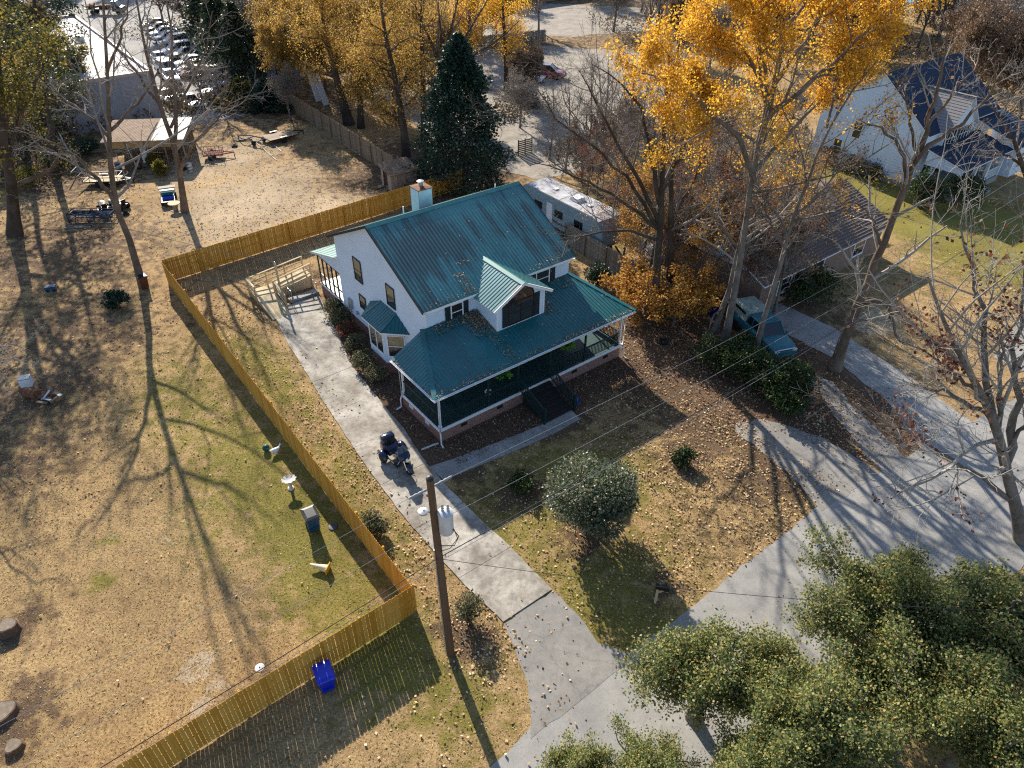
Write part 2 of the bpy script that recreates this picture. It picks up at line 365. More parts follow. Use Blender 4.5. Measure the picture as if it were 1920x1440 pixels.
def make_path():
    root = thing('front_path', None, None, UW(0, 0, 0), YAW); struct(root)
    top = [(-1.5,-1.2),(0,-1.5),(2.6,-1.85),(5.2,-2.15),(7.6,-2.15)]; bot = [(-1.45,-2.5),(0.2,-2.65),(2.7,-2.95),(5.3,-3.15),(7.5,-3.1)]
    for i in range(4):
        g = 0.01
        MB().prism([(top[i][0]+g, top[i][1]), (bot[i][0]+g, bot[i][1]), (bot[i+1][0]-g, bot[i+1][1]), (top[i+1][0]-g, top[i+1][1])], -0.04, 0.045+0.004*i).build('slab', M_CONC2, root)
make_path()

# ================================================================== shared building helpers
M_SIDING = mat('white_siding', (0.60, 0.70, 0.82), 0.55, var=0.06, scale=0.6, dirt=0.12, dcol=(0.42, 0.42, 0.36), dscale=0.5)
M_TRIM = mat('white_trim', (0.78, 0.79, 0.80), 0.5, var=0.05)
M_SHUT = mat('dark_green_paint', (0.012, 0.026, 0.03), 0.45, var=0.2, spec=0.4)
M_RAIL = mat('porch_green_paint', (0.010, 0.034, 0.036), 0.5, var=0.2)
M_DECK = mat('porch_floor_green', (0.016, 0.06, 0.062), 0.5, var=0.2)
M_GLASS = glassmat('window_glass', (0.018, 0.022, 0.026), 0.05)
M_BLIND = mat('window_blind', (0.35, 0.27, 0.16), 0.7, var=0.3, scale=4)
M_BLACK = mat('black_plastic', (0.012, 0.012, 0.013), 0.45)
M_RUBBER = mat('rubber', (0.016, 0.016, 0.016), 0.85)
M_STEEL = mat('galvanised_steel', (0.42, 0.44, 0.46), 0.4, 0.7)
M_RUST = mat('rusty_steel', (0.19, 0.075, 0.035), 0.85, var=0.5, scale=6, bump=0.2)
def brickmat(name, a, b, mo, s=1.0):
    m, t, o = _nodes(name)
    p = N(t, 'BsdfPrincipled'); p.inputs['Roughness'].default_value = 0.9
    tc = N(t, 'TexCoord'); sx = N(t, 'SeparateXYZ'); L(t, tc.outputs['Object'], sx.inputs[0])
    ad = N(t, 'Math', operation='ADD'); L(t, sx.outputs[0], ad.inputs[0]); L(t, sx.outputs[1], ad.inputs[1])
    cb = N(t, 'CombineXYZ'); L(t, ad.outputs[0], cb.inputs[0]); L(t, sx.outputs[2], cb.inputs[1])
    br = N(t, 'TexBrick', Scale=s); br.inputs['Color1'].default_value = (*a, 1); br.inputs['Color2'].default_value = (*b, 1); br.inputs['Mortar'].default_value = (*mo, 1)
    br.inputs['Brick Width'].default_value = 0.22; br.inputs['Row Height'].default_value = 0.075; br.inputs['Mortar Size'].default_value = 0.008
    L(t, cb.outputs[0], br.inputs['Vector']); L(t, br.outputs['Color'], p.inputs['Base Color'])
    b_ = N(t, 'Bump', Strength=0.5, Distance=0.01); b_.invert = True; L(t, br.outputs['Fac'], b_.inputs['Height']); L(t, b_.outputs[0], p.inputs['Normal'])
    L(t, p.outputs[0], o.inputs[0]); return m
M_BRICK = brickmat('red_brick', (0.22, 0.085, 0.06), (0.30, 0.13, 0.095), (0.34, 0.31, 0.28))

def lap_wall(poly, O, S, Nn, expo=0.19, mb=None):
    """clapboards on a wall polygon given in (s, z); every board leans out at its foot"""
    mb = mb or MB(); O, S, Nn = Vector(O), Vector(S), Vector(Nn)
    z0 = min(p[1] for p in poly); z1 = max(p[1] for p in poly); z = z0
    P = lambda s, h, d: O + S*s + Vector((0, 0, h)) + Nn*d
    while z < z1 - 1e-4:
        zt = min(z+expo, z1)
        q = clip(clip(poly, lambda p: p[1]-z), lambda p: zt-p[1])
        if len(q) >= 3:
            mb.add([P(s, h, 0.024 - 0.020*(h-z)/expo) for s, h in q], [tuple(range(len(q)))])
            at = [s for s, h in q if abs(h-z) < 1e-4]
            if len(at) >= 2: mb.add([P(min(at), z, .003), P(max(at), z, .003), P(max(at), z, .024), P(min(at), z, .024)], [(0, 1, 2, 3)])
        z = zt
    return mb
def roof_slope(parent, name, poly, O, S, T, m, pw=0.914, rib=0.2285, rh=0.028):
    """ribbed metal sheets; poly in (s along eave, t up the slope)"""
    O, S, T = Vector(O), Vector(S).normalized(), Vector(T).normalized(); Nn = S.cross(T).normalized()
    if Nn.z < 0: Nn = -Nn
    s0 = min(p[0] for p in poly); s1 = max(p[0] for p in poly); a = s0; i = 0
    P = lambda s, t, d: O + S*s + T*t + Nn*d
    def ext(s):
        q = clip(clip(poly, lambda p: p[0]-s+1e-4), lambda p: s+1e-4-p[0])
        ts = [p[1] for p in q]; return (min(ts), max(ts)) if ts else None
    while a < s1-1e-3:
        b = min(a+pw, s1); q = clip(clip(poly, lambda p: p[0]-a), lambda p: b-p[0])
        if len(q) >= 3:
            mb = MB(); lift = 0.004*(i % 2)
            mb.slab([P(s, t, lift) for s, t in q], Nn*0.016)
            r = a + rib*0.5
            while r < b - 0.02:
                e = ext(r)
                if e and e[1]-e[0] > 0.06:
                    t0, t1 = e[0]-0.01, e[1]; w, w2 = 0.034, 0.016
                    h0, h1 = lift+0.014, lift+rh+0.014
                    rings = [[P(r-w, t, h0), P(r-w2, t, h1), P(r+w2, t, h1), P(r+w, t, h0)] for t in (t0, t1)]
                    mb.loft(rings, True)
                r += rib
            mb.build('roof_panel', m, parent)
        a = b; i += 1
def window(parent, O, S, Nn, w, h, m_frame=M_TRIM, rail=True, blind=None, fw=0.07, mull=0, shutters=None, sill=True, grid=None, name='window'):
    """O = lower left corner on the wall, S along the wall, Nn outwards"""
    O, S, Nn = Vector(O), Vector(S), Vector(Nn); Z = Vector((0, 0, 1))
    rot = Matrix((S, Nn, Z)).transposed()
    def bar(mb, s0, s1, z0, z1, d0, d1): mb.box(O + S*((s0+s1)/2) + Z*((z0+z1)/2) + Nn*((d0+d1)/2), (s1-s0, d1-d0, z1-z0), rot)
    f = MB(); bar(f, -fw, 0, -fw, h+fw, .0, .065); bar(f, w, w+fw, -fw, h+fw, .0, .065); bar(f, 0, w, h, h+fw, .0, .064); bar(f, 0, w, -fw, 0, .0, .064)
    if rail: bar(f, 0, w, h*.5-.025, h*.5+.025, .03, .052)
    for k in range(mull): x = w*(k+1)/(mull+1); bar(f, x-.03, x+.03, 0, h, .03, .058)
    if grid:
        for k in range(1, grid[0]): bar(f, w*k/grid[0]-.012, w*k/grid[0]+.012, 0, h, .03, .046)
        for k in range(1, grid[1]): bar(f, 0, w, h*k/grid[1]-.012, h*k/grid[1]+.012, .03, .0455)
    fo = f.build(name, m_frame, parent)
    g = MB(); bar(g, 0.002, w-.002, 0.002, h-.002, .026, .034); g.build('pane', M_GLASS, fo)
    if blind:
        b = MB(); bar(b, .03, w-.03, h*blind[0], h*blind[1], .0345, .0365); b.build('blind', M_BLIND, fo)
    if sill: b = MB(); bar(b, -fw-.03, w+fw+.03, -fw-.04, -fw, .0, .09); b.build('sill', m_frame, fo)
    if shutters:
        for s in (-fw-shutters-.02, w+fw+.02):
            b = MB(); bar(b, s, s+shutters, -.02, h+.05, .02, .06)
            for k in range(int(h/.09)): bar(b, s+.05, s+shutters-.05, .03+k*.09, .07+k*.09, .06, .068)
            b.build('shutter', M_SHUT, parent)
    return fo

def roof_metal(name, col, stain):
    m, t, o = _nodes(name)
    p = N(t, 'BsdfPrincipled'); p.inputs['Roughness'].default_value = 0.36; p.inputs['Specular IOR Level'].default_value = 0.55
    v = coords(t, 'Object', (1, 1, 1)); vs_ = coords(t, 'Object', (1.3, 0.17, 0.17))
    n1 = noise(t, v, 0.5, 5, 0.6); c = ramp(t, n1, [(0.3, tuple(x*.85 for x in col)), (0.7, tuple(x*1.2 for x in col))]).outputs[0]
    st = noise(t, vs_, 1.0, 8, 0.62); big = noise(t, v, 0.17, 2, 0.5)
    ml = N(t, 'Math', operation='MULTIPLY_ADD'); L(t, big, ml.inputs[0]); ml.inputs[1].default_value = 0.9; L(t, st, ml.inputs[2])
    f = ramp(t, ml.outputs[0], [(0.90, (0, 0, 0)), (1.12, (stain,)*3)]).outputs[0]
    c = mixc(t, f, c, (0.030, 0.034, 0.040))
    sp = noise(t, v, 7, 3, 0.7); f2 = ramp(t, sp, [(0.66, (0, 0, 0)), (0.74, (stain*.5,)*3)]).outputs[0]
    c = mixc(t, f2, c, (0.12, 0.08, 0.05))
    L(t, c, p.inputs['Base Color'])
    rr = ramp(t, f, [(0, (0.34,)*3), (1, (0.6,)*3)]).outputs[0]; L(t, rr, p.inputs['Roughness'])
    L(t, p.outputs[0], o.inputs[0]); return m
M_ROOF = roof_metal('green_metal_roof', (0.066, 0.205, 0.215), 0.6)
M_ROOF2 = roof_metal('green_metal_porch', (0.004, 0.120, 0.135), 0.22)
M_RIDGE = mat('ridge_cap_metal', (0.05, 0.20, 0.19), 0.35, var=0.15, spec=0.55)

# ================================================================== the green roofed house
xl, xr, PW, ym, wr = 1.957, 12.43, 13.716, 4.06, 14.93
hf, he, hm, hr, yr, hre, yre, hh, oo = 0.98, 3.50, 5.88, 8.77, 9.58, 5.985, 15.23, 4.64, 0.41
def make_house():
    H = thing('green_roof_house', 'white two storey house with ribbed green metal roof and wraparound front porch', 'house', UW(0, 0, 0), YAW)
    X, Y, Z = Vector((1, 0, 0)), Vector((0, 1, 0)), Vector((0, 0, 1))
    # foundations
    MB().bx(xl+.03, xr-.03, ym, wr-.02, -.1, .84).build('foundation', M_BRICK, H)
    pf = MB(); pf.bx(.06, PW-.06, .06, .30, -.1, .84); pf.bx(.06, .30, .30, ym, -.1, .84); pf.bx(PW-.30, PW-.06, .30, ym, -.1, .84)
    pfo = pf.build('porch_foundation', M_BRICK, H)
    for u in (1.4, 3.9, 9.6, 12.2):
        v = MB().bx(u, u+.42, .045, .065, .42, .62)
        for k in range(4): v.bx(u+.02, u+.4, .035, .05, .445+.045*k, .465+.045*k)
        v.build('foundation_vent', M_SHUT, pfo)
    for w in (1.2, 2.9):
        v = MB().bx(.045, .065, w, w+.42, .42, .62)
        for k in range(4): v.bx(.035, .05, w+.02, w+.4, .445+.045*k, .465+.045*k)
        v.build('foundation_vent', M_TRIM, pfo)
    # walls: clapboards
    def gz(w): return hm + (w-(ym-.3))*(hr-hm)/(yr-ym+.3) if w < yr else hr - (w-yr)*(hr-hre)/(yre-yr)
    left = [(0, .82), (wr-ym, .82), (wr-ym, gz(wr)-.05), (yr-ym, hr-.12), (0, gz(ym)-.05)]
    mb = MB()
    lap_wall(left, (xl, ym, 0), Y, -X, mb=mb)
    lap_wall(left, (xr, ym, 0), Y, X, mb=mb)
    lap_wall([(0, .82), (xr-xl, .82), (xr-xl, gz(ym)-.02), (0, gz(ym)-.02)], (xl, ym, 0), X, -Y, mb=mb)
    lap_wall([(0, .82), (xr-xl, .82), (xr-xl, gz(wr)), (0, gz(wr))], (xl, wr, 0), X, Y, mb=mb)
    mb.build('siding_wall', M_SIDING, H)
    for u, w in ((xl, ym), (xr, ym), (xl, wr), (xr, wr)): MB().bx(u-.03, u+.03, w-.03, w+.03, .8, gz(w)-.06).build('corner_board', M_TRIM, H)
    tr = MB()
    MB().bx(xl-.035, xl+.01, ym, wr, .76, .86).build('sill_band', M_TRIM, H)
    tr.bx(xl, xr, ym-.3-.02, ym-.30+.02, hm-.16, hm-.01)       # front fascia
    tr.bx(xl-.3, xr+.3, ym-.3, ym, hm-.17, hm-.13)             # soffit
    tr.build('eave_trim', M_TRIM, H)
    # main roof
    sf = math.hypot(yr-ym+.3, hr-hm); tf = Vector((0, yr-ym+.3, hr-hm)).normalized()
    sb = math.hypot(yre-yr, hr-hre); tb = Vector((0, -(yre-yr), hr-hre)).normalized()
    u0, u1 = xl-.32, xr+.32
    rf = MB()
    for sg, tt, w0, z0, ln in ((1, tf, ym-.3, hm, sf), (1, tb, yre, hre, sb)):
        a = Vector((u0+.01, w0, z0-.09)); b = Vector((u1-.01, w0, z0-.09))
        rf.slab([a, b, b+tt*ln, a+tt*ln], (0, 0, .07))
    roof = rf.build('roof', M_TRIM, H)
    roof_slope(roof, 'f', [(0, 0), (u1-u0, 0), (u1-u0, sf), (0, sf)], (u0, ym-.3, hm), X, tf, M_ROOF)
    roof_slope(roof, 'b', [(0, 0), (u1-u0, 0), (u1-u0, sb), (0, sb)], (u1, yre, hre), -X, tb, M_ROOF)
    rc = MB(); rc.slab([(u0-.01, yr-.24, hr-.075), (u1+.01, yr-.24, hr-.075), (u1+.01, yr, hr+.055), (u0-.01, yr, hr+.055)], (0, 0, .02))
    rc.slab([(u0-.01, yr, hr+.055), (u1+.01, yr, hr+.055), (u1+.01, yr+.24, hr-.06), (u0-.01, yr+.24, hr-.06)], (0, 0, .02))
    rc.build('ridge_cap', M_RIDGE, roof)
    for u in (u0, u1):
        MB().beam((u, ym-.33, hm-.02), (u, yr, hr-.02), .05, .16).build('rake_trim', M_SHUT, roof); MB().beam((u, yr, hr-.03), (u, yre+.03, hre-.03), .05, .16).build('rake_trim', M_SHUT, roof)
    rp = MB(); rp.tube([(4.6, 10.3, 8.3), (4.6, 10.3, 8.95)], .04, 8); rp.build('vent_pipe', M_TRIM, roof)
    rp = MB(); rp.tube([(11.0, 9.75, 8.6), (11.0, 9.75, 9.0)], .04, 8); rp.build('vent_pipe', M_TRIM, roof)
    # chimney chase
    ch = MB(); lap_wall([(0, 7.0), (.95, 7.0), (.95, 9.12), (0, 9.12)], (6.05, 11.35, 0), X, -Y, .12, ch); lap_wall([(0, 7.0), (.95, 7.0), (.95, 9.12), (0, 9.12)], (6.05, 12.3, 0), X, Y, .12, ch)
    lap_wall([(0, 7.0), (.95, 7.0), (.95, 9.12), (0, 9.12)], (6.05, 11.35, 0), Y, -X, .12, ch); lap_wall([(0, 7.0), (.95, 7.0), (.95, 9.12), (0, 9.12)], (7.0, 11.35, 0), Y, X, .12, ch)
    cho = ch.build('chimney', mat('pale_blue_siding', (0.55, 0.66, 0.70), 0.6, var=.12), H, loc=(.28, 0, 0))
    cp = MB(); cp.loft([[(6.0, 11.3, 9.12), (7.05, 11.3, 9.12), (7.05, 12.35, 9.12), (6.0, 12.35, 9.12)], [(6.0, 11.3, 9.17), (7.05, 11.3, 9.17), (7.05, 12.35, 9.17), (6.0, 12.35, 9.17)], [(6.35, 11.65, 9.23), (6.7, 11.65, 9.23), (6.7, 12.0, 9.23), (6.35, 12.0, 9.23)]])
    cp.build('chimney_cap', M_RUST, cho)
    MB().lathe([(.14, 9.22), (.14, 9.46), (.22, 9.48), (.22, 9.53), (.05, 9.58)], 12, (6.52, 11.82, 0)).build('flue', M_STEEL, cho, smooth=True)
    # gable windows of the left wall
    window(H, (xl-.02, 12.42, 4.09), -Y, -X, .92, 1.5, M_SHUT, blind=(.35, .95), fw=.05, sill=False)
    window(H, (xl-.02, 8.30, 4.22), -Y, -X, .86, 1.33, M_SHUT, blind=(.45, .96), fw=.05, sill=False)
    window(H, (xl-.02, 12.22, 2.10), -Y, -X, .75, .9, M_SHUT, blind=(.5, .96), fw=.05, sill=False)
    # front upper windows with shutters
    window(H, (3.66, ym-.02, 4.52), X, -Y, .72, .98, shutters=.34)
    window(H, (9.86, ym-.02, 4.55), X, -Y, .95, .98, shutters=.42)
    # front wall under the porch
    window(H, (2.7, ym-.02, 1.25), X, -Y, 1.0, 1.55, shutters=.34); window(H, (4.9, ym-.02, 1.25), X, -Y, .9, 1.55)
    window(H, (8.6, ym-.02, 1.25), X, -Y, 1.0, 1.55, shutters=.34); window(H, (10.8, ym-.02, 1.25), X, -Y, 1.0, 1.55, shutters=.34)
    d = MB().bx(6.45, 7.4, ym-.09, ym-.03, hf, 3.05).build('front_door', mat('door_paint', (0.16, 0.05, 0.03), .5), H)
    MB().bx(6.62, 7.23, ym-.1, ym-.088, 2.1, 2.85).build('door_glass', M_GLASS, d); MB().ball((7.3, ym-.12, 2.0), .04).build('door_knob', M_STEEL, d, smooth=True)
    # ---- porch
    fl = MB(); fl.bx(.02, PW-.02, .02, ym-.03, .86, hf-.01)
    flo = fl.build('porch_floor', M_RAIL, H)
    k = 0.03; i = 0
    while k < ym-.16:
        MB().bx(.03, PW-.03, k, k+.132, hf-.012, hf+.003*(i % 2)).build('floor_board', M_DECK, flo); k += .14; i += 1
    bd = MB(); bd.bx(-.03, 5.6, -.03, .02, .80, hf+.012); bd.bx(7.75, PW+.03, -.03, .02, .80, hf+.012); bd.bx(5.6, 7.75, -.03, .02, .86, hf+.014)
    bd.bx(-.03, .02, .02, ym-.03, .80, hf+.012); bd.bx(PW-.02, PW+.03, .02, ym-.03, .80, hf+.012)
    bd.build('porch_skirt', M_TRIM, H)
    posts = [(.12, .12), (3.35, .12), (5.45, .12), (7.82, .12), (10.6, .12), (PW-.12, .12), (.12, ym-.12), (PW-.12, ym-.12)]
    for j, (u, w) in enumerate(posts):
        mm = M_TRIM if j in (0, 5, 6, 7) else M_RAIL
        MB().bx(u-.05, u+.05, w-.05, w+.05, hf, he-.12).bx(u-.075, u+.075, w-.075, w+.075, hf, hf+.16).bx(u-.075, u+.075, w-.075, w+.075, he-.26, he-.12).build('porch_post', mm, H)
    bm = MB(); bm.bx(.05, PW-.05, .05, .19, he-.24, he-.06); bm.bx(.05, .19, .19, ym, he-.24, he-.06); bm.bx(PW-.19, PW-.05, .19, ym, he-.24, he-.06); bm.build('porch_beam', M_TRIM, H)
    bal = MB().bx(-.019, .019, -.019, .019, .1, .84).mesh('baluster', M_RAIL)
    def railing(a, b):
        a, b = Vector(a), Vector(b); ln = (b-a).length; d = (b-a)/ln
        r = MB(); r.beam(a+Z*.87, b+Z*.87, .09, .06); r.beam(a+Z*.1, b+Z*.1, .05, .06)
        ro = r.build('railing', M_RAIL, H); n = int(ln/.125)
        for q in range(1, n):
            p = a + d*(ln*q/n); link('baluster', bal, ro, p, math.atan2(d.y, d.x))
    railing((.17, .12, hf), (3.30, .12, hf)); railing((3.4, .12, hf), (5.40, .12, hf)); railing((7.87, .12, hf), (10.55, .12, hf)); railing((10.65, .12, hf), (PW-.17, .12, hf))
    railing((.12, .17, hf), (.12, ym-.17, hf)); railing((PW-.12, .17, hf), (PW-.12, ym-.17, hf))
    # porch roof
    e0, e1 = -oo, PW+oo; pkl, pkr = 1.705, xr+.05
    tfr = Vector((0, ym+oo, hh-he)); lf = tfr.length
    prb = MB(); prb.slab([(e0, -oo, he-.08), (e1, -oo, he-.08), (pkr, ym, hh-.08), (pkl, ym, hh-.08)], (0, 0, .06))
    prb.slab([(e0+.005, -oo+.005, he-.082), (e0+.005, ym, he-.082), (pkl, ym, hh-.082)], (0, 0, .06)); prb.slab([(e1-.005, -oo+.005, he-.082), (e1-.005, ym, he-.082), (pkr, ym, hh-.082)], (0, 0, .06))
    pr = prb.build('porch_roof', M_TRIM, H)
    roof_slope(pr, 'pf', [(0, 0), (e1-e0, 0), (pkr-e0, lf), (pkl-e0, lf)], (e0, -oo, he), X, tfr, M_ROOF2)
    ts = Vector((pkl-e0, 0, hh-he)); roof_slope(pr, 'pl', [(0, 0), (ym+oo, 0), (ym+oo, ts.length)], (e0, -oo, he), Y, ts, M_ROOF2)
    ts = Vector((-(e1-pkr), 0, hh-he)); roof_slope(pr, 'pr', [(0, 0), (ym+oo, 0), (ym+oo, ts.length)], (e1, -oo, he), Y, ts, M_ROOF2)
    for a, b in (((e0, -oo, he), (pkl, ym, hh)), ((e1, -oo, he), (pkr, ym, hh))): MB().beam(Vector(a)+Z*.045, Vector(b)+Z*.045, .26, .03).build('hip_cap', M_ROOF2, pr)
    gw = MB(); lap_wall([(0, he-.02), (pkl-e0, he-.02), (pkl-e0, hh-.1)], (e0, ym-.02, 0), X, Y, mb=gw); lap_wall([(0, he-.02), (e1-pkr, he-.02), (0, hh-.1)], (pkr, ym-.02, 0), X, Y, mb=gw); gw.build('porch_gable', M_SIDING, H)
    gu = MB()
    def gutter(a, b, out):
        a, b, out = Vector(a), Vector(b), Vector(out); rings = []
        for p in (a, b): rings.append([p, p-Z*.10, p-Z*.11+out*.07, p-Z*.02+out*.11, p-Z*.02+out*.10, p-Z*.10+out*.065, p-Z*.085+out*.015, p+out*.012])
        gu.loft(rings, True)
    gutter((e0, -oo-.01, he), (e1, -oo-.01, he), (0, -1, 0)); gutter((e0-.01, -oo-.1, he), (e0-.01, ym, he), (-1, 0, 0))
    gu.build('gutter', M_TRIM, pr)
    for u, w, du in ((-.02, -.05, -.12), (PW+.02, -.05, .12)):
        MB().tube([(u+du*2.2, w-.3, he-.1), (u+du*.6, w-.12, he-.35), (u, w-.02, he-.5), (u, w-.02, .85), (u+du*.4, w-.14, .6), (u+du*.4, w-.14, .12), (u+du*.8, w-.4, .06)], .045, 6).build('downspout', M_TRIM, H, smooth=True)
    MB().tube([(-.3, ym-.2, he-.1), (-.08, ym-.15, he-.4), (-.06, ym-.15, .9), (-.16, ym-.15, .65), (-.16, ym-.15, .12), (-.5, ym-.15, .06)], .045, 6).build('downspout', M_TRIM, H, smooth=True)
    # ---- dormer
    du0, du1, dw, dzb, dze, dzp, dc = 5.42, 8.80, 2.07, 4.05, 5.72, 6.82, 7.11
    dm = MB()
    lap_wall([(0, dzb), (du1-du0, dzb), (du1-du0, dze), ((du1-du0)/2, dzp-.1), (0, dze)], (du0, dw, 0), X, -Y, .13, dm)
    lap_wall([(0, 4.0), (ym-dw, 4.0), (ym-dw, dze), (0, dze)], (du0, dw, 0), Y, -X, .13, dm); lap_wall([(0, 4.0), (ym-dw, 4.0), (ym-dw, dze), (0, dze)], (du1, dw, 0), Y, X, .13, dm)
    dmo = dm.build('dormer', M_SIDING, H)
    dt = MB()
    for u in (du0, du1): dt.bx(u-.05, u+.05, dw-.05, dw+.05, dzb, dze)
    dt.bx(du0, du1, dw-.06, dw, dzb, dzb+.14); dt.bx(du0-.04, du0+.02, dw, ym-.02, 4.1, 4.6)
    for sx in (-1, 1): dt.beam((dc+sx*2.1, dw-.3, dze-.12), (dc, dw-.3, dzp-.06), .06, .16, up=(0, 0, 1))
    dt.build('dormer_trim', M_TRIM, dmo)
    wb = 5.75; dr = MB()
    for sx in (-1, 1):
        a = Vector((dc+sx*2.08, dw-.32, dze-.14)); t = Vector((-sx*2.08, 0, dzp-dze+.02))
        dr.slab([a, a+Y*1.75, a+t+Y*(wb-dw+.3), a+t], (0, 0, .06))
    dro = dr.build('dormer_roof', M_TRIM, H)
    for sx in (-1, 1):
        t = Vector((-sx*2.08, 0, dzp-dze+.02)); O = Vector((dc+sx*2.10, dw-.33, dze-.07))
        wv = ym-.3-(dw-.33); wtop = wb-(dw-.33)
        pl = [(0, 0), (wv-.05, 0), (wtop, t.length), (0, t.length)]
        roof_slope(dro, 'd', pl, O, Y, t, M_ROOF)
    rc = MB()
    for sx in (-1, 1): rc.slab([(dc, dw-.34, dzp+.02), (dc, wb, dzp+.02), (dc+sx*.2, wb-.2, dzp-.08), (dc+sx*.2, dw-.34, dzp-.08)], (0, 0, .02))
    rc.build('ridge_cap', M_RIDGE, dro)
    # arched window
    cx, rx, zs = 7.11, .88, 5.62
    def arch(r, n=18): return [(cx+r*math.cos(math.pi*k/n), zs+r*1.0*math.sin(math.pi*k/n)) for k in range(n+1)]
    outer = [(cx-rx-.06, 4.2), (cx+rx+.06, 4.2)] + arch(rx+.06); inner = [(cx-rx, 4.26), (cx+rx, 4.26)] + arch(rx)
    fr = MB(); n = len(outer)
    fr.loft([[(u, dw-.03, z) for u, z in outer], [(u, dw-.085, z) for u, z in outer], [(u, dw-.085, z) for u, z in inner], [(u, dw-.03, z) for u, z in inner]], False)
    fr.bx(cx-.025, cx+.025, dw-.075, dw-.04, 4.26, zs); fr.bx(cx-rx, cx+rx, dw-.078, dw-.04, zs-.03, zs+.03); fr.bx(cx-rx, cx+rx, dw-.07, dw-.04, 4.92, 4.96)
    fo = fr.build('arched_window', mat('brown_frame', (0.035, 0.02, 0.015), .5), H)
    MB().slab([(u, dw-.045, z) for u, z in inner], (0, .012, 0)).build('pane', M_GLASS, fo)
    for s in (cx-rx-.46, cx+rx+.10):
        b = MB().bx(s, s+.36, dw-.075, dw-.02, 4.2, 5.72)
        for k in range(14): b.bx(s+.05, s+.31, dw-.083, dw-.07, 4.28+k*.1, 4.33+k*.1)
        b.build('shutter', M_SHUT, H)
    # ---- bay window on the left wall
    bz0, bz1, bzt = .82, 3.12, 3.92
    bp = [(xl, 10.3), (.95, 9.35), (.95, 7.35), (xl, 6.4)]
    wl = MB()
    for (a, b) in zip(bp, bp[1:]):
        a3, b3 = Vector((*a, 0)), Vector((*b, 0)); S = (b3-a3).normalized(); Nn = Vector((S.y, -S.x, 0)); Nn = Nn if Nn.x < .01 and (Nn.x < 0 or True) else -Nn
        if Nn.dot(Vector((-1, 0, 0))) < 0: Nn = -Nn
        lap_wall([(0, bz0), ((b3-a3).length, bz0), ((b3-a3).length, bz1), (0, bz1)], a3, S, Nn, mb=wl)
        ln = (b3-a3).length; window(H, a3 + S*.2 + Vector((0, 0, 1.35)) + Nn*.005, S, Nn, ln-.4, 1.45, M_TRIM, rail=ln < 1.6, blind=(.55, .97) if ln < 1.6 else None, fw=.05, mull=0 if ln < 1.6 else 1)
    wl.build('bay_wall', M_SIDING, H)
    MB().prism([(xl, 10.22), (1.0, 9.3), (1.0, 7.4), (xl, 6.48)], -.05, .82).build('bay_foundation', M_BRICK, H)
    ev = [(xl, 10.75), (.62, 9.5), (.62, 7.2), (xl, 5.95)]; tp = [(xl, 9.25), (xl, 7.45)]
    bb = MB(); bb.prism([(a, b) for a, b in ev], bz1-.02, bz1+.06); bro = bb.build('bay_roof', M_TRIM, H)
    def slope(p0, p1, tops):
        p0, p1 = Vector(p0), Vector(p1); S = (p1-p0).normalized(); tops = [Vector(q) for q in tops]
        q = tops[0]-p0; T = (q - S*q.dot(S)).normalized()
        pl = [(0, 0), ((p1-p0).length, 0)] + [((q-p0).dot(S), (q-p0).dot(T)) for q in tops]
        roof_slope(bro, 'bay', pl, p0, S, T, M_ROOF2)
    Zb = bz1+.07
    slope((ev[1][0], ev[1][1], Zb), (ev[2][0], ev[2][1], Zb), [(xl, tp[1][1], bzt), (xl, tp[0][1], bzt)])
    slope((ev[0][0], ev[0][1], Zb), (ev[1][0], ev[1][1], Zb), [(xl, tp[0][1], bzt)])
    slope((ev[2][0], ev[2][1], Zb), (ev[3][0], ev[3][1], Zb), [(xl, tp[1][1], bzt)])
    for a, b in ((ev[1], tp[0]), (ev[2], tp[1])): MB().beam((*a, Zb+.03), (*b, bzt+.03), .14, .03).build('hip_cap', M_ROOF2, bro)
    # ---- screened back porch
    w0, w1 = wr, 18.6
    sp = MB(); sp.bx(xl, xr-2, w0, w1, -.05, .84); sp.build('screen_porch_foundation', M_BRICK, H)
    MB().bx(xl-.03, xr-2, w0, w1+.03, .84, .98).build('screen_porch_floor', M_TRIM, H)
    for k in range(6):
        w = w0 + .06 + (w1-w0-.12)*k/5; MB().bx(xl, xl+.09, w-.045, w+.045, .98, 3.22).build('screen_post', M_SHUT, H)
    fm = MB(); fm.bx(xl+.01, xl+.08, w0, w1, .98, 1.05); fm.bx(xl+.015, xl+.075, w0, w1, 1.72, 1.78); fm.bx(xl, xl+.09, w0, w1, 3.16, 3.3); fm.build('screen_rail', M_SHUT, H)
    sg = MB(); lap_wall([(0, 3.28), (w1-w0, 3.28), (0, 4.35)], (xl, w0, 0), Y, -X, mb=sg); sg.build('screen_porch_gable', M_SIDING, H)
    MB().bx(xl+1.2, xr-2.2, w1-1.2, w1-1.12, .98, 2.6).build('plywood_screen', mat('plywood', (0.50, 0.36, 0.18), .8, var=.25), H)
    rs = MB(); rs.slab([(xl-.3, w0+.02, 4.42), (xr-1.7, w0+.02, 4.42), (xr-1.7, w1+.35, 3.24), (xl-.3, w1+.35, 3.24)], (0, 0, .07)); rso = rs.build('screen_porch_roof', M_TRIM, H)
    t = Vector((0, -(w1+.35-w0-.02), 1.18)); roof_slope(rso, 's', [(0, 0), (xr-1.4-xl, 0), (xr-1.4-xl, t.length), (0, t.length)], (xr-1.7, w1+.35, 3.325), -X, t, M_RIDGE)
    # meters on the side wall
    MB().bx(xl-.16, xl-.02, 13.5, 13.95, 1.25, 1.95).build('meter_box', M_STEEL, H); MB().tube([(xl-.1, 13.75, 1.25), (xl-.1, 13.75, .1)], .03, 6).build('conduit', M_STEEL, H)
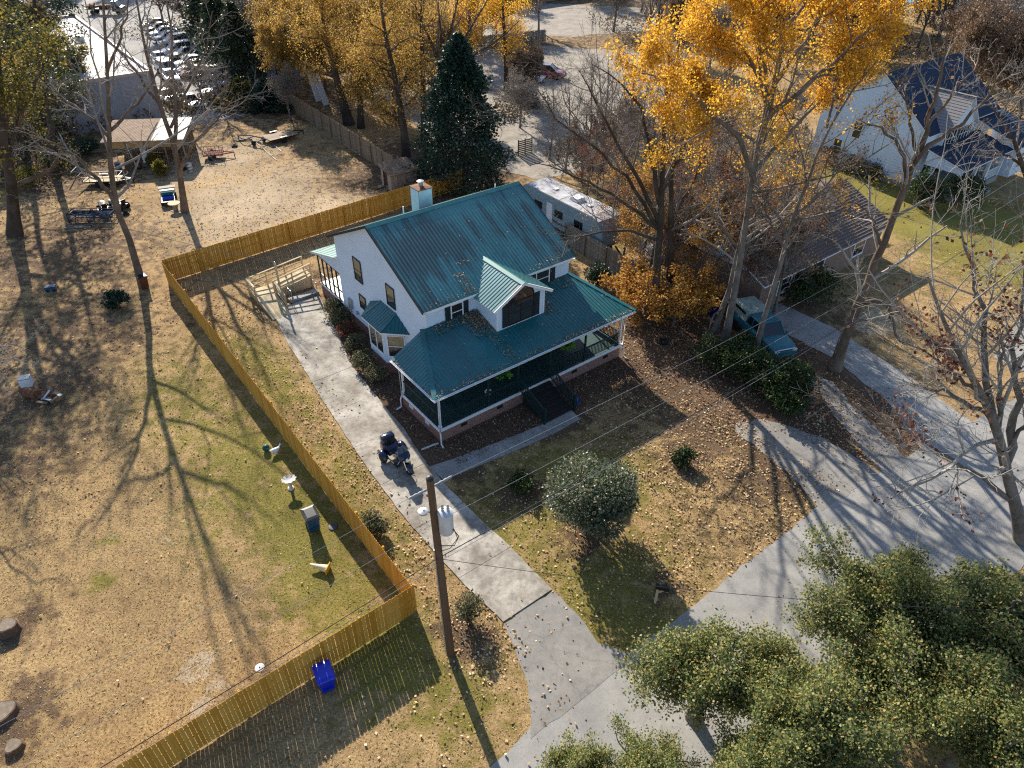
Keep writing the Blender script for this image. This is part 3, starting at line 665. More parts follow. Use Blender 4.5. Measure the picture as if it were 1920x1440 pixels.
    MB().lathe([(.02, 0), (.13, 0), (.13, .12), (.05, .16)], 12, (xl-.03, 12.85, 1.3), Matrix.Rotation(-math.pi/2, 3, 'Y')).build('electric_meter', M_STEEL, H, smooth=True)
    # ---- front steps
    M_STEP = mat('step_brick_brown', (0.024, 0.022, 0.022), .85, var=.3, scale=8)
    n = 6
    for k in range(n):
        z = hf*(n-k)/(n+1); w = -.06 - .36*k
        MB().bx(5.72, 7.66, w-.36, w, -.02, z).bx(5.70, 7.68, w-.385, w, z-.035, z+.005).build('front_step', M_STEP, H)
    for u in (5.55, 7.78):
        r = MB(); a, b = Vector((u, .05, hf+.88)), Vector((u, -2.2, 1.02)); r.beam(a, b, .09, .06); r.beam((u, .05, hf+.1), (u, -2.2, .22), .05, .06); r.bx(u-.06, u+.06, -2.3, -2.18, 0, 1.16)
        ro = r.build('stair_railing', M_RAIL, H)
        for q in range(1, 18):
            f = q/18; link('baluster', bal, ro, (u, .05-2.25*f, hf-.78*f))
    return H
make_house()

# hanging ferns and pots of the porch
M_FERN = leafmat('fern_leaf', [(0, (0.05, 0.16, 0.015)), (.5, (0.10, 0.28, 0.03)), (1, (0.20, 0.38, 0.06))], .3)
def leaf_quads(cen, size, dirs=None, up=0.0, asp=0.36, seed=0):
    r = np.random.default_rng(seed); n = len(cen)
    d = r.normal(size=(n, 3)) if dirs is None else np.asarray(dirs) + 0.5*r.normal(size=(n, 3))
    d[:, 2] += up; d /= np.linalg.norm(d, axis=1, keepdims=True)
    q = r.normal(size=(n, 3)); s = np.cross(d, q); s /= np.linalg.norm(s, axis=1, keepdims=True)+1e-9
    sz = (np.asarray(size)*np.ones(n)*r.uniform(.7, 1.3, n))[:, None]
    v = np.stack([cen, cen + d*sz*.45 + s*sz*asp, cen + d*sz, cen + d*sz*.45 - s*sz*asp], 1).reshape(-1, 3)
    return v, np.arange(4*n, dtype=np.int32).reshape(-1, 4)
def fern(u, w, z, label, hang=True):
    T = thing('hanging_fern' if hang else 'potted_plant', label, 'fern', UW(u, w, z), YAW, 'green ferns along the porch')
    MB().lathe([(.09, -.12), (.15, .0), (.16, .02), (.14, .02), (.08, -.1)], 12).build('pot', M_BLACK, T, smooth=True)
    if hang:
        h = MB()
        for k in range(3): a = 2.1*k; h.tube([(.15*math.cos(a), .15*math.sin(a), .02), (0, 0, .55)], .006, 4)
        h.tube([(0, 0, .55), (0, 0, max(.6, he-.16-z))], .008, 4); h.build('hanger', M_BLACK, T)
    r = np.random.default_rng(int(u*100)); cs, ds = [], []
    for k in range(46):
        a = r.uniform(0, 6.28); ln = r.uniform(.25, .48); lift = r.uniform(.1, .3)
        for f in np.linspace(.15, 1, 8):
            cs.append((ln*f*math.cos(a), ln*f*math.sin(a), lift*math.sin(f*2.4)*1.1 + .02 - .18*f*f)); ds.append((math.cos(a), math.sin(a), -.3*f))
    v, q = leaf_quads(np.array(cs), .14, np.array(ds), seed=int(u*10)); link('fronds', fastmesh('fronds', v, q, M_FERN), T)
fern(4.45, .25, 2.62, 'green fern hanging under the porch eave left of the front steps')
fern(9.2, .25, 2.62, 'green fern hanging under the porch eave just right of the front steps')
fern(12.55, 1.6, 2.5, 'green fern hanging at the right end of the porch')
pot = thing('flower_pot', 'white round flower pot on the porch floor left of the steps', 'flower pot', UW(3.9, .9, hf+.006), 0)
MB().lathe([(.10, 0), (.17, .08), (.20, .24), (.22, .25), (.20, .27), (.16, .22), (.05, .2)], 14).build('bowl', M_TRIM, pot, smooth=True)
MB().lathe([(.05, .19), (.165, .2), (.06, .23)], 12).build('soil', mat('soil', (.03, .02, .014), .95), pot)
def porch_chair(u, w, rz, label):
    T = thing('porch_chair', label, 'chair', UW(u, w, hf+.006), YAW+rz, 'dark chairs on the porch')
    s = MB()
    for k in range(5): s.bx(-.27, .27, -.25+k*.11, -.16+k*.11, .40, .43)
    s.build('seat', M_SHUT, T)
    b = MB()
    for k in range(5): b.beam((-.23+k*.115, .28, .45), (-.23+k*.115, .42, 1.05), .07, .02, up=(1, 0, 0))
    b.build('backrest', M_SHUT, T)
    for x in (-.27, .27):
        MB().bx(x-.03, x+.03, -.27, -.21, 0, .62).build('leg', M_SHUT, T); MB().bx(x-.03, x+.03, .24, .30, 0, .62).build('leg', M_SHUT, T); MB().bx(x-.05, x+.05, -.3, .36, .6, .63).build('armrest', M_SHUT, T)
porch_chair(1.6, 2.4, 0, 'dark slatted chair at the left corner of the porch'); porch_chair(8.6, 2.9, 0, 'dark slatted chair on the porch right of the door'); porch_chair(11.3, 2.9, 0, 'dark slatted chair near the right end of the porch')
hose = MB(); hp = [G(790, 845), G(800, 841), G(812, 836), G(822, 833)]; hose.tube([p+Vector((0, 0, .06)) for p in hp], .05, 8)
tag(hose.build('drain_pipe', mat('grey_pipe', (.55, .57, .6), .5), smooth=True), 'pale grey drain pipe on the leaf bed by the porch corner', 'drain pipe')

# ================================================================== fences
def woodmat(name, a, b, c, rough=0.8):
    m, t, o = _nodes(name)
    p = N(t, 'BsdfPrincipled'); p.inputs['Roughness'].default_value = rough; p.inputs['Specular IOR Level'].default_value = 0.2
    oi = N(t, 'ObjectInfo'); v = coords(t, 'Object', (9, 9, 0.7)); n1 = noise(t, v, 1.6, 6, 0.65)
    r1 = ramp(t, oi.outputs['Random'], [(0, a), (0.5, b), (1, c)]).outputs[0]
    g = ramp(t, n1, [(0.3, (0.74,)*3), (0.7, (1.15,)*3)]).outputs[0]
    L(t, mixc(t, 1.0, r1, g, 'MULTIPLY'), p.inputs['Base Color']); L(t, p.outputs[0], o.inputs[0]); return m
M_PINE = woodmat('new_pine', (0.46, 0.225, 0.030), (0.54, 0.28, 0.045), (0.61, 0.345, 0.075))
M_PINE_D = woodmat('new_pine_shade', (0.55, 0.35, 0.10), (0.62, 0.41, 0.13), (0.66, 0.45, 0.16))
M_GREYWOOD = woodmat('weathered_wood', (0.15, 0.13, 0.105), (0.205, 0.18, 0.15), (0.26, 0.235, 0.20))
M_OLDWOOD = woodmat('old_brown_wood', (0.20, 0.145, 0.095), (0.26, 0.19, 0.125), (0.31, 0.24, 0.17))
M_DECKW = woodmat('deck_lumber', (0.46, 0.36, 0.21), (0.55, 0.44, 0.27), (0.62, 0.52, 0.34))
board_cache = {}
def fence(name, label, a, b, side, m, h=1.83, bw=0.14, gap=0.010, rails=3, post_h=None, limit=300):
    """a, b in the lot frame; rails and posts stand on the given side (+1 = left of a->b)"""
    A, B = UW(*a), UW(*b); d = B-A; ln = d.length; ang = math.atan2(d.y, d.x)
    T = thing(name, label, 'fence', A, ang)
    key = (m.name, h, bw)
    if key not in board_cache:
        board_cache[key] = [MB().slab([(0, -.009, z0), (bw, -.009, z0), (bw, -.009, z1-.035), (bw-.03, -.009, z1), (.03, -.009, z1), (0, -.009, z1-.035)], (0, .018, 0)).mesh('board', m) for z0, z1 in ((.03, h), (.045, h+.012), (.02, h-.014))]
    n = int(ln/(bw+gap)); r = random.Random(int(ln*100))
    for i in range(n):
        o = link('board', board_cache[key][r.randrange(3)], T, (i*(bw+gap), r.uniform(-.004, .004), 0)); o.rotation_euler = (0, r.uniform(-.006, .006), r.uniform(-.02, .02))
    k = max(1, round(ln/2.44)); s = side
    for i in range(k):
        x0, x1 = ln*i/k, ln*(i+1)/k
        for j in range(rails):
            z = .3 + (h-.6)*j/(rails-1); MB().bx(x0+.002, x1-.002, *(sorted((s*.0095, s*.047))), z-.045, z+.045).build('rail', m, T)
    for i in range(k+1):
        x = ln*i/k; MB().bx(x-.045, x+.045, *(sorted((s*.048, s*.138))), -.1, (post_h or h-.06)).build('post', m, T)
    return T
fence('side_fence', 'long new golden board fence along the left side of the house lot', (-6.76, -8.27), (-6.50, 26.9), -1, M_PINE)
fence('back_fence', 'new golden board fence crossing behind the house below the rear yard', (-6.44, 26.98), (21.0, 28.7), -1, M_PINE)
fence('front_fence', 'new golden board fence with gaps at the lower left near the blue cart', (-21.5, -8.66), (-6.72, -8.36), 1, M_PINE, gap=.013)
fence('weathered_fence', 'weathered grey board fence beside the trailer right of the house', (20.6, 1.5), (21.4, 14.2), 1, M_GREYWOOD, h=1.9)
fence('yard_fence', 'old grey brown board fence dividing the rear yard under the tall trees', (18.3, 66), (17.3, 34.6), -1, M_OLDWOOD, h=2.1)
fence('yard_fence', 'old dark board fence across the back of the gravel lot', (40, 75.5), (66, 70.5), -1, M_GREYWOOD, h=1.9)
fence('shed_side_fence', 'short brown board fence next to the small shed and dark evergreen', (17.5, 34.3), (27, 32.3), -1, M_OLDWOOD, h=1.9)

# ================================================================== other buildings
def shinglemat(name, a, b):
    m, t, o = _nodes(name)
    p = N(t, 'BsdfPrincipled'); p.inputs['Roughness'].default_value = 0.9; p.inputs['Specular IOR Level'].default_value = 0.2
    g = N(t, 'NewGeometry'); v = coords(t, 'Object'); oi = N(t, 'ObjectInfo'); n1 = noise(t, v, 5, 4, 0.8)
    c = ramp(t, n1, [(0.3, a), (0.7, b)]).outputs[0]
    k = ramp(t, g.outputs['Random Per Island'], [(0, (0.8,)*3), (1, (1.2,)*3)]).outputs[0]
    L(t, mixc(t, 1.0, c, k, 'MULTIPLY'), p.inputs['Base Color']); L(t, p.outputs[0], o.inputs[0]); return m
M_SH_BLUE = shinglemat('navy_shingle', (0.018, 0.03, 0.055), (0.032, 0.05, 0.085))
M_SH_GREY = shinglemat('grey_shingle', (0.20, 0.19, 0.19), (0.27, 0.255, 0.25))
M_SH_BROWN = shinglemat('brown_shingle', (0.11, 0.082, 0.070), (0.20, 0.155, 0.135))
def courses(parent, poly, O, S, T, m, step=0.22, name='shingle_course', lip=.036):
    """overlapping shingle courses, each one a strip of its own"""
    O, S, T = Vector(O), Vector(S).normalized(), Vector(T).normalized(); Nn = S.cross(T)
    if Nn.z < 0: Nn = -Nn
    t0 = min(p[1] for p in poly); t1 = max(p[1] for p in poly); t = t0
    while t < t1-.02:
        q = clip(clip(poly, lambda p: p[1]-t), lambda p: min(t+step+.03, t1)-p[1])
        if len(q) >= 3:
            mb = MB(); mb.slab([O + S*s + T*h + Nn*(lip*(1-.75*(h-t)/step)) for s, h in q], Nn*.008); mb.build(name, m, parent)
        t += step
def gable_roof(parent, u0, u1, w0, w1, ze, zr, m, over=.35, step=.3, lip=.036):
    wc = (w0+w1)/2; sl = (zr-ze)/(wc-w0)
    a = MB(); e = over
    zl = ze - sl*e
    a.slab([(u0-e, w0-e, zl-.1), (u1+e, w0-e, zl-.1), (u1+e, wc, zr-.1), (u0-e, wc, zr-.1)], (0, 0, .07)); a.slab([(u0-e, w1+e, zl-.1), (u1+e, w1+e, zl-.1), (u1+e, wc, zr-.101), (u0-e, wc, zr-.101)], (0, 0, .07))
    ro = a.build('roof', M_TRIM, parent)
    ln = math.hypot(wc-w0+e, zr-zl); 
    for sg, wq in ((1, w0-e), (-1, w1+e)):
        T = Vector((0, sg*(wc-w0+e), zr-zl)).normalized()
        courses(ro, [(0, 0), (u1-u0+2*e, 0), (u1-u0+2*e, ln), (0, ln)], (u0-e, wq, zl-.03), (1, 0, 0), T, m, step, lip=lip)
    return ro
def neighbour_house():
    """white house at the upper right, its gable to the left, porch to the front"""
    X, Y, Z = Vector((1, 0, 0)), Vector((0, 1, 0)), Vector((0, 0, 1))
    H = thing('white_house', 'white clapboard house with navy shingle roof at the upper right', 'house', UW(55.2, 3.2, 0), YAW)
    Lu, Lw, ze, zr = 13.6, 10.9, 5.4, 9.45; zb = .5
    mb = MB(); g = [(0, zb), (Lw, zb), (Lw, ze), (Lw/2, zr-.1), (0, ze)]
    lap_wall(g, (0, 0, 0), Y, -X, .26, mb); lap_wall(g, (Lu, 0, 0), Y, X, .26, mb)
    lap_wall([(0, zb), (Lu, zb), (Lu, ze), (0, ze)], (0, 0, 0), X, -Y, .26, mb); lap_wall([(0, zb), (Lu, zb), (Lu, ze), (0, ze)], (0, Lw, 0), X, Y, .26, mb)
    mb.build('siding_wall', M_SIDING, H); MB().bx(.04, Lu-.04, .04, Lw-.04, -.1, zb).build('foundation', M_CONC2, H)
    gable_roof(H, 0, Lu, 0, Lw, ze, zr, M_SH_BLUE, .3, .33)
    window(H, (-.02, 7.0, 3.2), -Y, -X, .8, 1.5, M_TRIM); window(H, (-.02, 8.6, 1.2), -Y, -X, .8, 1.4, M_TRIM)
    # cross gable above the porch
    cu0, cu1, cw, cz, cp = 2.0, 7.4, -.6, 5.5, 8.0; cc = (cu0+cu1)/2
    c = MB(); lap_wall([(0, 3.2), (cu1-cu0, 3.2), (cu1-cu0, cz), ((cu1-cu0)/2, cp-.1), (0, cz)], (cu0, cw, 0), X, -Y, .26, c)
    lap_wall([(0, 3.2), (3, 3.2), (3, cz), (0, cz)], (cu0, cw, 0), Y, -X, .26, c); lap_wall([(0, 3.2), (3, 3.2), (3, cz), (0, cz)], (cu1, cw, 0), Y, X, .26, c); co = c.build('cross_gable', M_SIDING, H)
    for k in (0, 1): window(H, (cu0+.55+k*2.5, cw-.02, 3.75), X, -Y, 1.7, 1.4, M_TRIM, rail=True, mull=2, shutters=.22, sill=False)
    r = MB(); sl = (cp-cz)/(cc-cu0)
    for sx in (-1, 1): r.slab([(cc+sx*(cc-cu0+.3), cw-.4, cz-.3*sl-.1), (cc+sx*(cc-cu0+.3), 2.5, cz-.3*sl-.1), (cc, 4.6, cp-.1), (cc, cw-.4, cp-.1)], (0, 0, .07))
    ro = r.build('cross_gable_roof', M_TRIM, H)
    for sx in (-1, 1):
        T = Vector((-sx*(cc-cu0+.3), 0, cp-cz+.3*sl)); ln = T.length
        courses(ro, [(0, 0), (2.9, 0), (5.0, ln), (0, ln)], (cc+sx*(cc-cu0+.3), cw-.4, cz-.3*sl-.03), Y, T, M_SH_GREY, .3)
    MB().beam((cc, cw-.42, cp+.02), (cc, 4.4, cp+.02), .3, .04).build('ridge_cap', M_SH_GREY, ro)
    # front porch
    pw = -3.9; MB().bx(.4, 9.4, pw, -.02, -.1, .55).build('porch_floor', M_CONC2, H)
    r = MB(); r.slab([(.1, pw-.3, 2.95), (9.7, pw-.3, 2.95), (9.7, cw+.2, 3.9), (.1, cw+.2, 3.9)], (0, 0, .08)); ro = r.build('porch_roof', M_TRIM, H)
    T = Vector((0, cw+.2-pw+.3, .95)); courses(ro, [(0, 0), (9.6, 0), (9.6, T.length), (0, T.length)], (.1, pw-.3, 3.04), X, T, M_SH_BLUE, .3)
    g = MB(); lap_wall([(0, 2.6), (3.4, 2.6), (3.4, 3.85), (0, 2.95)], (.2, pw, 0), Y, -X, .26, g); g.build('porch_gable', M_SIDING, H)
    for u in (.55, 3.6, 6.4, 9.2): MB().bx(u-.13, u+.13, pw+.05, pw+.31, .55, 3.0).build('porch_post', M_TRIM, H)
    bal = MB().bx(-.025, .025, -.02, .02, .08, .86).mesh('baluster', M_TRIM)
    for u0, u1 in ((.7, 3.45), (6.55, 9.05)):
        q = MB(); q.bx(u0, u1, pw+.12, pw+.22, .86+.55, .93+.55); q.bx(u0, u1, pw+.13, pw+.21, .6, .66); qo = q.build('railing', M_TRIM, H)
        for k in range(int((u1-u0)/.16)): link('baluster', bal, qo, (u0+.08+k*.16, pw+.17, .55))
    for k in range(4): MB().bx(3.9, 6.1, pw-.32*(k+1), pw-.32*k-.002, -.05, .55-.14*(k+1)+.14*.0).build('front_step', M_CONC2, H)
    window(H, (1.2, -.02, 1.2), X, -Y, 1.6, 1.5, M_TRIM, mull=1); window(H, (6.6, -.02, 1.2), X, -Y, .9, 1.5, M_TRIM)
    MB().bx(4.3, 5.3, -.08, -.03, .55, 2.65).build('front_door', M_SHUT, H)
    # right wing
    q = MB(); lap_wall([(0, .4), (5, .4), (5, 3.4), (0, 3.4)], (9.8, -4.6, 0), X, -Y, .26, q); lap_wall([(0, .4), (4.6, .4), (4.6, 3.4), (0, 3.4)], (9.8, -4.6, 0), Y, -X, .26, q); lap_wall([(0, .4), (4.6, .4), (4.6, 3.4), (0, 3.4)], (14.8, -4.6, 0), Y, X, .26, q); q.build('wing_wall', M_SIDING, H)
    r = MB(); r.slab([(9.5, -4.9, 3.35), (15.1, -4.9, 3.35), (15.1, .0, 4.9), (9.5, .0, 4.9)], (0, 0, .08)); ro = r.build('wing_roof', M_TRIM, H)
    T = Vector((0, 4.9, 1.55)); courses(ro, [(0, 0), (5.6, 0), (5.6, T.length), (0, T.length)], (9.5, -4.9, 3.44), X, T, M_SH_BLUE, .3)
    window(H, (10.6, -4.62, 1.2), X, -Y, .8, 1.4, M_TRIM); window(H, (12.8, -4.62, 1.2), X, -Y, .8, 1.4, M_TRIM)
neighbour_house()
def ranch_house():
    X, Y = Vector((1, 0, 0)), Vector((0, 1, 0))
    H = thing('ranch_house', 'low brick ranch house with brown shingle roof behind the autumn trees', 'house', UW(25.0, -2.0, 0), YAW)
    Lu, Lw, ze, zr = 15.4, 9.0, 2.75, 4.7
    MB().bx(0, Lu, 0, Lw, -.1, ze).build('brick_wall', brickmat('brown_brick', (0.16, 0.085, 0.06), (0.22, 0.12, 0.085), (0.3, 0.27, 0.24)), H)
    lap_wall([(0, ze), (Lw, ze), (Lw/2, zr-.1)], (Lu, 0, 0), Y, X, .2).build('gable_siding', M_SIDING, H); lap_wall([(0, ze), (Lw, ze), (Lw/2, zr-.1)], (0, 0, 0), Y, -X, .2).build('gable_siding', M_SIDING, H)
    gable_roof(H, 0, Lu, 0, Lw, ze, zr, M_SH_BROWN, .5, .26, .075)
    for u in (2.0, 6.0, 11.5): window(H, (u, -.02, .9), X, -Y, 1.4, 1.3, M_TRIM)
    MB().bx(4.2, 5.1, -.07, -.02, .1, 2.15).build('front_door', M_SHUT, H)
    fence('gate_fence', 'short greenish brown board fence at the right end of the ranch house', (40.5, 1.2), (43.6, 1.0), -1, M_OLDWOOD, h=1.8)
ranch_house()
def flat_building(name, label, u0, u1, w0, w1, h, m_wall, m_roof, cat='building', doors=0):
    H = thing(name, label, cat, UW(u0, w0, 0), YAW); a, b = u1-u0, w1-w0
    MB().bx(0, a, 0, b, -.1, h).build('wall', m_wall, H)
    MB().bx(.25, a-.25, .25, b-.25, h, h+.06).build('roof', m_roof, H)
    cp = MB(); cp.bx(-.06, a+.06, -.06, .22, h, h+.35); cp.bx(-.06, a+.06, b-.22, b+.06, h, h+.35); cp.bx(-.06, .22, .22, b-.22, h, h+.349); cp.bx(a-.22, a+.06, .22, b-.22, h, h+.349); cp.build('parapet', M_PARAPET, H)
    k = 1.2; pil = MB().bx(-.02, .02, -.03, .0, 0, h-.05).mesh('wall_rib', m_wall)
    while k < a: link('wall_rib', pil, H, (k, -.0, 0)); k += 1.2
    for (u, w) in ((a*.3, b*.3), (a*.7, b*.55), (a*.4, b*.8)):
        MB().bx(u-.5, u+.5, w-.4, w+.4, h+.06, h+.7).bx(u-.55, u+.55, w-.45, w+.45, h+.7, h+.75).build('roof_unit', M_STEEL, H)
    for k in range(doors): MB().bx(1+k*3, 3+k*3, -.06, -.01, 0, 2.4).build('door', M_STEEL, H)
    return H
M_PARAPET = mat('parapet_metal', (0.46, 0.36, 0.34), .6)
M_GREYWALL = mat('grey_block_wall', (0.33, 0.33, 0.36), .85, var=.12, scale=.4, dirt=.2, dscale=.3)
M_WROOF = mat('white_roof', (0.46, 0.46, 0.46), .75, var=.2, scale=.3, dirt=.7, dcol=(.3, .27, .23), dscale=.18)
flat_building('block_building', 'long grey block building with flat pale roof at the upper left', -4.8, 4.9, 66.2, 104, 5.0, M_GREYWALL, M_WROOF)
def metal_barn(name, label, u0, w0, a, b, ze, zr, m_wall, m_roof, rz=0.0):
    H = thing(name, label, 'building', UW(u0, w0, 0), YAW+rz)
    q = MB(); q.slab([(0, 0, -.1), (a, 0, -.1), (a, 0, ze), (0, 0, ze)], (0, .1, 0)); q.slab([(0, b, -.1), (a, b, -.1), (a, b, ze), (0, b, ze)], (0, -.1, 0))
    for x, s in ((0, .1), (a, -.1)): q.slab([(x, .1, -.1), (x, b-.1, -.1), (x, b-.1, ze), (x, b/2, zr-.05), (x, .1, ze)], (s, 0, 0))
    q.build('wall', m_wall, H)
    sl = (zr-ze)/(b/2)
    for sg in (1, -1):
        T = Vector((0, sg*(b/2+.4), zr-ze+.4*sl)); w = -.4 if sg > 0 else b+.4
        r = MB(); O = Vector((-.4, w, ze-.4*sl)); r.slab([O, O+Vector((a+.8, 0, 0)), O+Vector((a+.8, 0, 0))+T, O+T], (0, 0, .05)); ro = r.build('roof', m_roof, H)
        roof_slope(ro, 'm', [(0, 0), (a+.8, 0), (a+.8, T.length), (0, T.length)], O+Vector((0, 0, .055)), (1, 0, 0), T, m_roof, pw=1.83, rib=.6, rh=.04)
    MB().bx(a*.3, a*.3+2.6, -.05, -.004, 0, min(2.6, ze-.3)).build('roller_door', M_STEEL, H); MB().bx(a*.7, a*.7+.9, -.05, -.004, 0, 2.1).build('door', M_STEEL, H)
    return H
M_TIN = mat('white_metal_roof', (0.50, 0.51, 0.52), .5, .0, var=.15, scale=.5, dirt=.5, dcol=(.25, .18, .12), dscale=.4)
M_TAN = mat('tan_metal_wall', (0.40, 0.36, 0.31), .7)
metal_barn('metal_shop', 'wide white metal roofed workshop behind the golden trees', 22, 80, 20, 13, 4.2, 6.2, M_TAN, M_TIN)
metal_barn('metal_shop', 'second white metal roofed workshop at the top edge of the picture', 30, 104, 24, 14, 4.5, 6.8, M_TAN, M_TIN)
metal_barn('brown_storage_barn', 'low brown walled storage building at the top beside the sales lot', 84, 98, 18, 9, 3.4, 5.0, mat('red_brown_wall', (.16, .085, .06), .8), mat('grey_metal_roof', (.30, .31, .33), .45, .3))
metal_barn('canopy_building', 'pale roofed long building behind the red car', 46, 78, 12, 6, 3.0, 3.9, M_TAN, mat('pale_sheet_roof', (.5, .5, .5), .5))

def small_shed():
    H = thing('garden_shed', 'small weathered plank shed with rusty lean-to roof behind the back fence', 'shed', UW(15.35, 31.9, 0), YAW-.02)
    a, b, h0, h1 = 2.75, 1.9, 1.55, 1.95
    pl = {}
    def planks(O, S, ln, hf_, nm='plank'):
        k = 0.0; i = 0
        while k < ln-.02:
            w = min(.165, ln-k); mb = MB(); p0, p1 = Vector(O)+Vector(S)*(k+.004), Vector(O)+Vector(S)*(k+w-.004); n_ = Vector((S[1], -S[0], 0))*.02*(1 if i % 2 else .7)
            mb.slab([p0, p1, p1+Vector((0, 0, hf_(k+w))), p0+Vector((0, 0, hf_(k)))], n_); mb.build('plank', M_GREYWOOD2, H); k += w; i += 1
    planks((0, 0, 0), (1, 0, 0), a, lambda s: h0); planks((0, b, 0), (1, 0, 0), a, lambda s: h1); planks((a, 0, 0), (0, 1, 0), b, lambda s: h0+(h1-h0)*s/b)
    planks((0, 0, 0), (0, 1, 0), .7, lambda s: h0+(h1-h0)*s/b); planks((0, 1.5, 0), (0, 1, 0), .4, lambda s: h1-.1)
    MB().bx(.1, a-.1, .1, b-.1, 0, .08).build('floor', M_OLDWOOD, H)
    r = MB(); r.slab([(-.2, -.25, h0-.02), (a+.2, -.25, h0-.02), (a+.2, b+.25, h1+.1), (-.2, b+.25, h1+.1)], (0, 0, .04)); ro = r.build('roof', M_RUST, H)
    T = Vector((0, b+.5, h1-h0+.12)); roof_slope(ro, 'r', [(0, 0), (a+.4, 0), (a+.4, T.length), (0, T.length)], (-.2, -.25, h0+.025), (1, 0, 0), T, M_RUSTROOF, pw=.66, rib=.11, rh=.02)
M_GREYWOOD2 = woodmat('pale_weathered_wood', (0.27, 0.24, 0.20), (0.34, 0.305, 0.26), (0.40, 0.36, 0.31))
M_RUSTROOF = mat('leafy_rust_roof', (0.30, 0.20, 0.13), .85, var=.4, scale=3, dirt=.7, dcol=(.13, .06, .035), dscale=2)
small_shed()
def open_shed():
    p = G(212, 312); q = G(352, 306)
    a = (q-p).length; ang = math.atan2((q-p).y, (q-p).x)
    H = thing('pole_shed', 'open fronted pole shed with leaf covered tin roof in the left yard', 'shed', p, ang)
    d, h0, h1 = 4.2, 2.5, 3.0
    for i in range(5):
        for y, h in ((0, h0), (d, h1)): MB().bx(a*i/4-.06, a*i/4+.06, y-.06, y+.06, -.1, h).build('post', M_OLDWOOD, H)
    k = 0
    while k < a:
        MB().bx(k, min(k+.17, a), d-.02, d+.005*(int(k*10) % 2)+.003, 0, h1-.05).build('plank', M_OLDWOOD, H); k += .18
    fr = MB(); fr.bx(0, a, -.03, .0, h0-.75, h0-.1); fr.build('fascia', woodmat('ochre_wood', (.34, .21, .09), (.4, .26, .12), (.44, .3, .15)), H)
    T = Vector((0, d+.8, h1-h0+.1)); O = Vector((-.3, -.4, h0-.02))
    for x0, x1, m in ((0, a*.66, M_RUSTROOF), (a*.66, a+.6, mat('grey_green_tin', (.20, .25, .24), .6, .0, var=.3))):
        r = MB(); r.slab([O+Vector((x0, 0, 0)), O+Vector((x1, 0, 0)), O+Vector((x1, 0, 0))+T, O+Vector((x0, 0, 0))+T], (0, 0, .03)); ro = r.build('roof', m, H)
        roof_slope(ro, 'o', [(0, 0), (x1-x0, 0), (x1-x0, T.length), (0, T.length)], O+Vector((x0, 0, .032)), (1, 0, 0), T, m, pw=.7, rib=.14, rh=.02)
    for k, (x, y, s, m) in enumerate(((1.2, 1.5, .8, M_STEEL), (2.6, 1.2, .6, M_RUST), (a*.6, 2.0, .9, M_OLDWOOD), (a*.8, 1.0, .5, M_RUST))):
        pass
open_shed()
# ------------------------------------------------------------------ wheelchair ramp behind the house
def wheelchair_ramp():
    H = thing('wheelchair_ramp', 'pale lumber wheelchair ramp with handrails leading to the back porch', 'ramp', UW(0, 0, 0), YAW)
    def deck(p0, p1, width_vec, n):
        p0, p1, wv = Vector(p0), Vector(p1), Vector(width_vec)
        for k in range(n):
            a, b = p0+(p1-p0)*(k/n), p0+(p1-p0)*((k+1)/n-.06/n)
            mb = MB(); mb.slab([a, b, b+wv, a+wv], (0, 0, -.035)); mb.build('deck_board', M_DECKW, H)
    deck((-2.35, 20.0, .50), (-2.35+1.35, 20.0, .50), (0, -2.65, -.44), 9)          # lower run, boards lengthwise
    deck((-2.35, 20.0, .505), (-1.0, 20.0, .505), (0, 1.35, .0), 9)                  # landing
    deck((-1.0, 20.02, .51), (1.9, 20.02, .95), (0, 1.3, 0), 20)                     # upper run
    sk = MB(); sk.slab([(-2.33, 17.4, .03), (-2.33, 21.3, .03), (-2.33, 21.3, .46), (-2.33, 20, .46)], (.04, 0, 0)); sk.slab([(-1.05, 17.5, .03), (-1.05, 20.0, .03), (-1.05, 20, .46)], (.04, 0, 0)); sk.slab([(-.98, 20.05, .0), (1.9, 20.05, .0), (1.9, 20.05, .9), (-.98, 20.05, .46)], (0, .04, 0)); sk.build('stringer', M_DECKW, H)
    def rail(a, b, n, h=.95):
        a, b = Vector(a), Vector(b)
        for k in range(n+1):
            p = a+(b-a)*(k/n); MB().bx(p.x-.045, p.x+.045, p.y-.045, p.y+.045, 0, p.z+h).build('post', M_DECKW, H)
        for z, w in ((h, .13), (h*.6, .09), (h*.25, .05)): MB().beam(a+Vector((0, 0, z)), b+Vector((0, 0, z)), w if z == h else .04, .04 if z == h else .09).build('handrail', M_DECKW, H)
    rail((-2.38, 21.38, .5), (1.85, 21.38, .95), 3); rail((-2.38, 19.9, .5), (-2.38, 21.3, .5), 1); rail((-1.0, 19.98, .5), (1.85, 19.98, .95), 2); rail((-.95, 18.2, .12), (-.95, 19.8, .45), 1)
    P = thing('wire_post', 'tall square wooden post with a wire beside the ramp', 'post', UW(-.65, 20.07-.3, 0), YAW)
    MB().bx(-.06, .06, -.06, .06, -.1, 2.85).build('timber', M_DECKW, P); MB().tube([(0, 0, 2.7), (0, 0, 2.95)], .015, 6).build('hook', M_STEEL, P)
    S = thing('concrete_step', 'pale concrete step with pipe handrails by the back porch', 'step', UW(0, 0, 0), YAW)
    MB().prism([(-.45, 18.65), (1.75, 18.75), (1.75, 19.3), (-.45, 19.2)], -.03, .22).build('slab', M_CONC2, S)
    for u in (-.3, 1.6):
        MB().tube([(u, 18.7, .2), (u, 18.7, 1.0), (u, 19.2, 1.0), (u, 19.2, .2)], .025, 6).build('handrail', M_STEEL, S)
wheelchair_ramp()

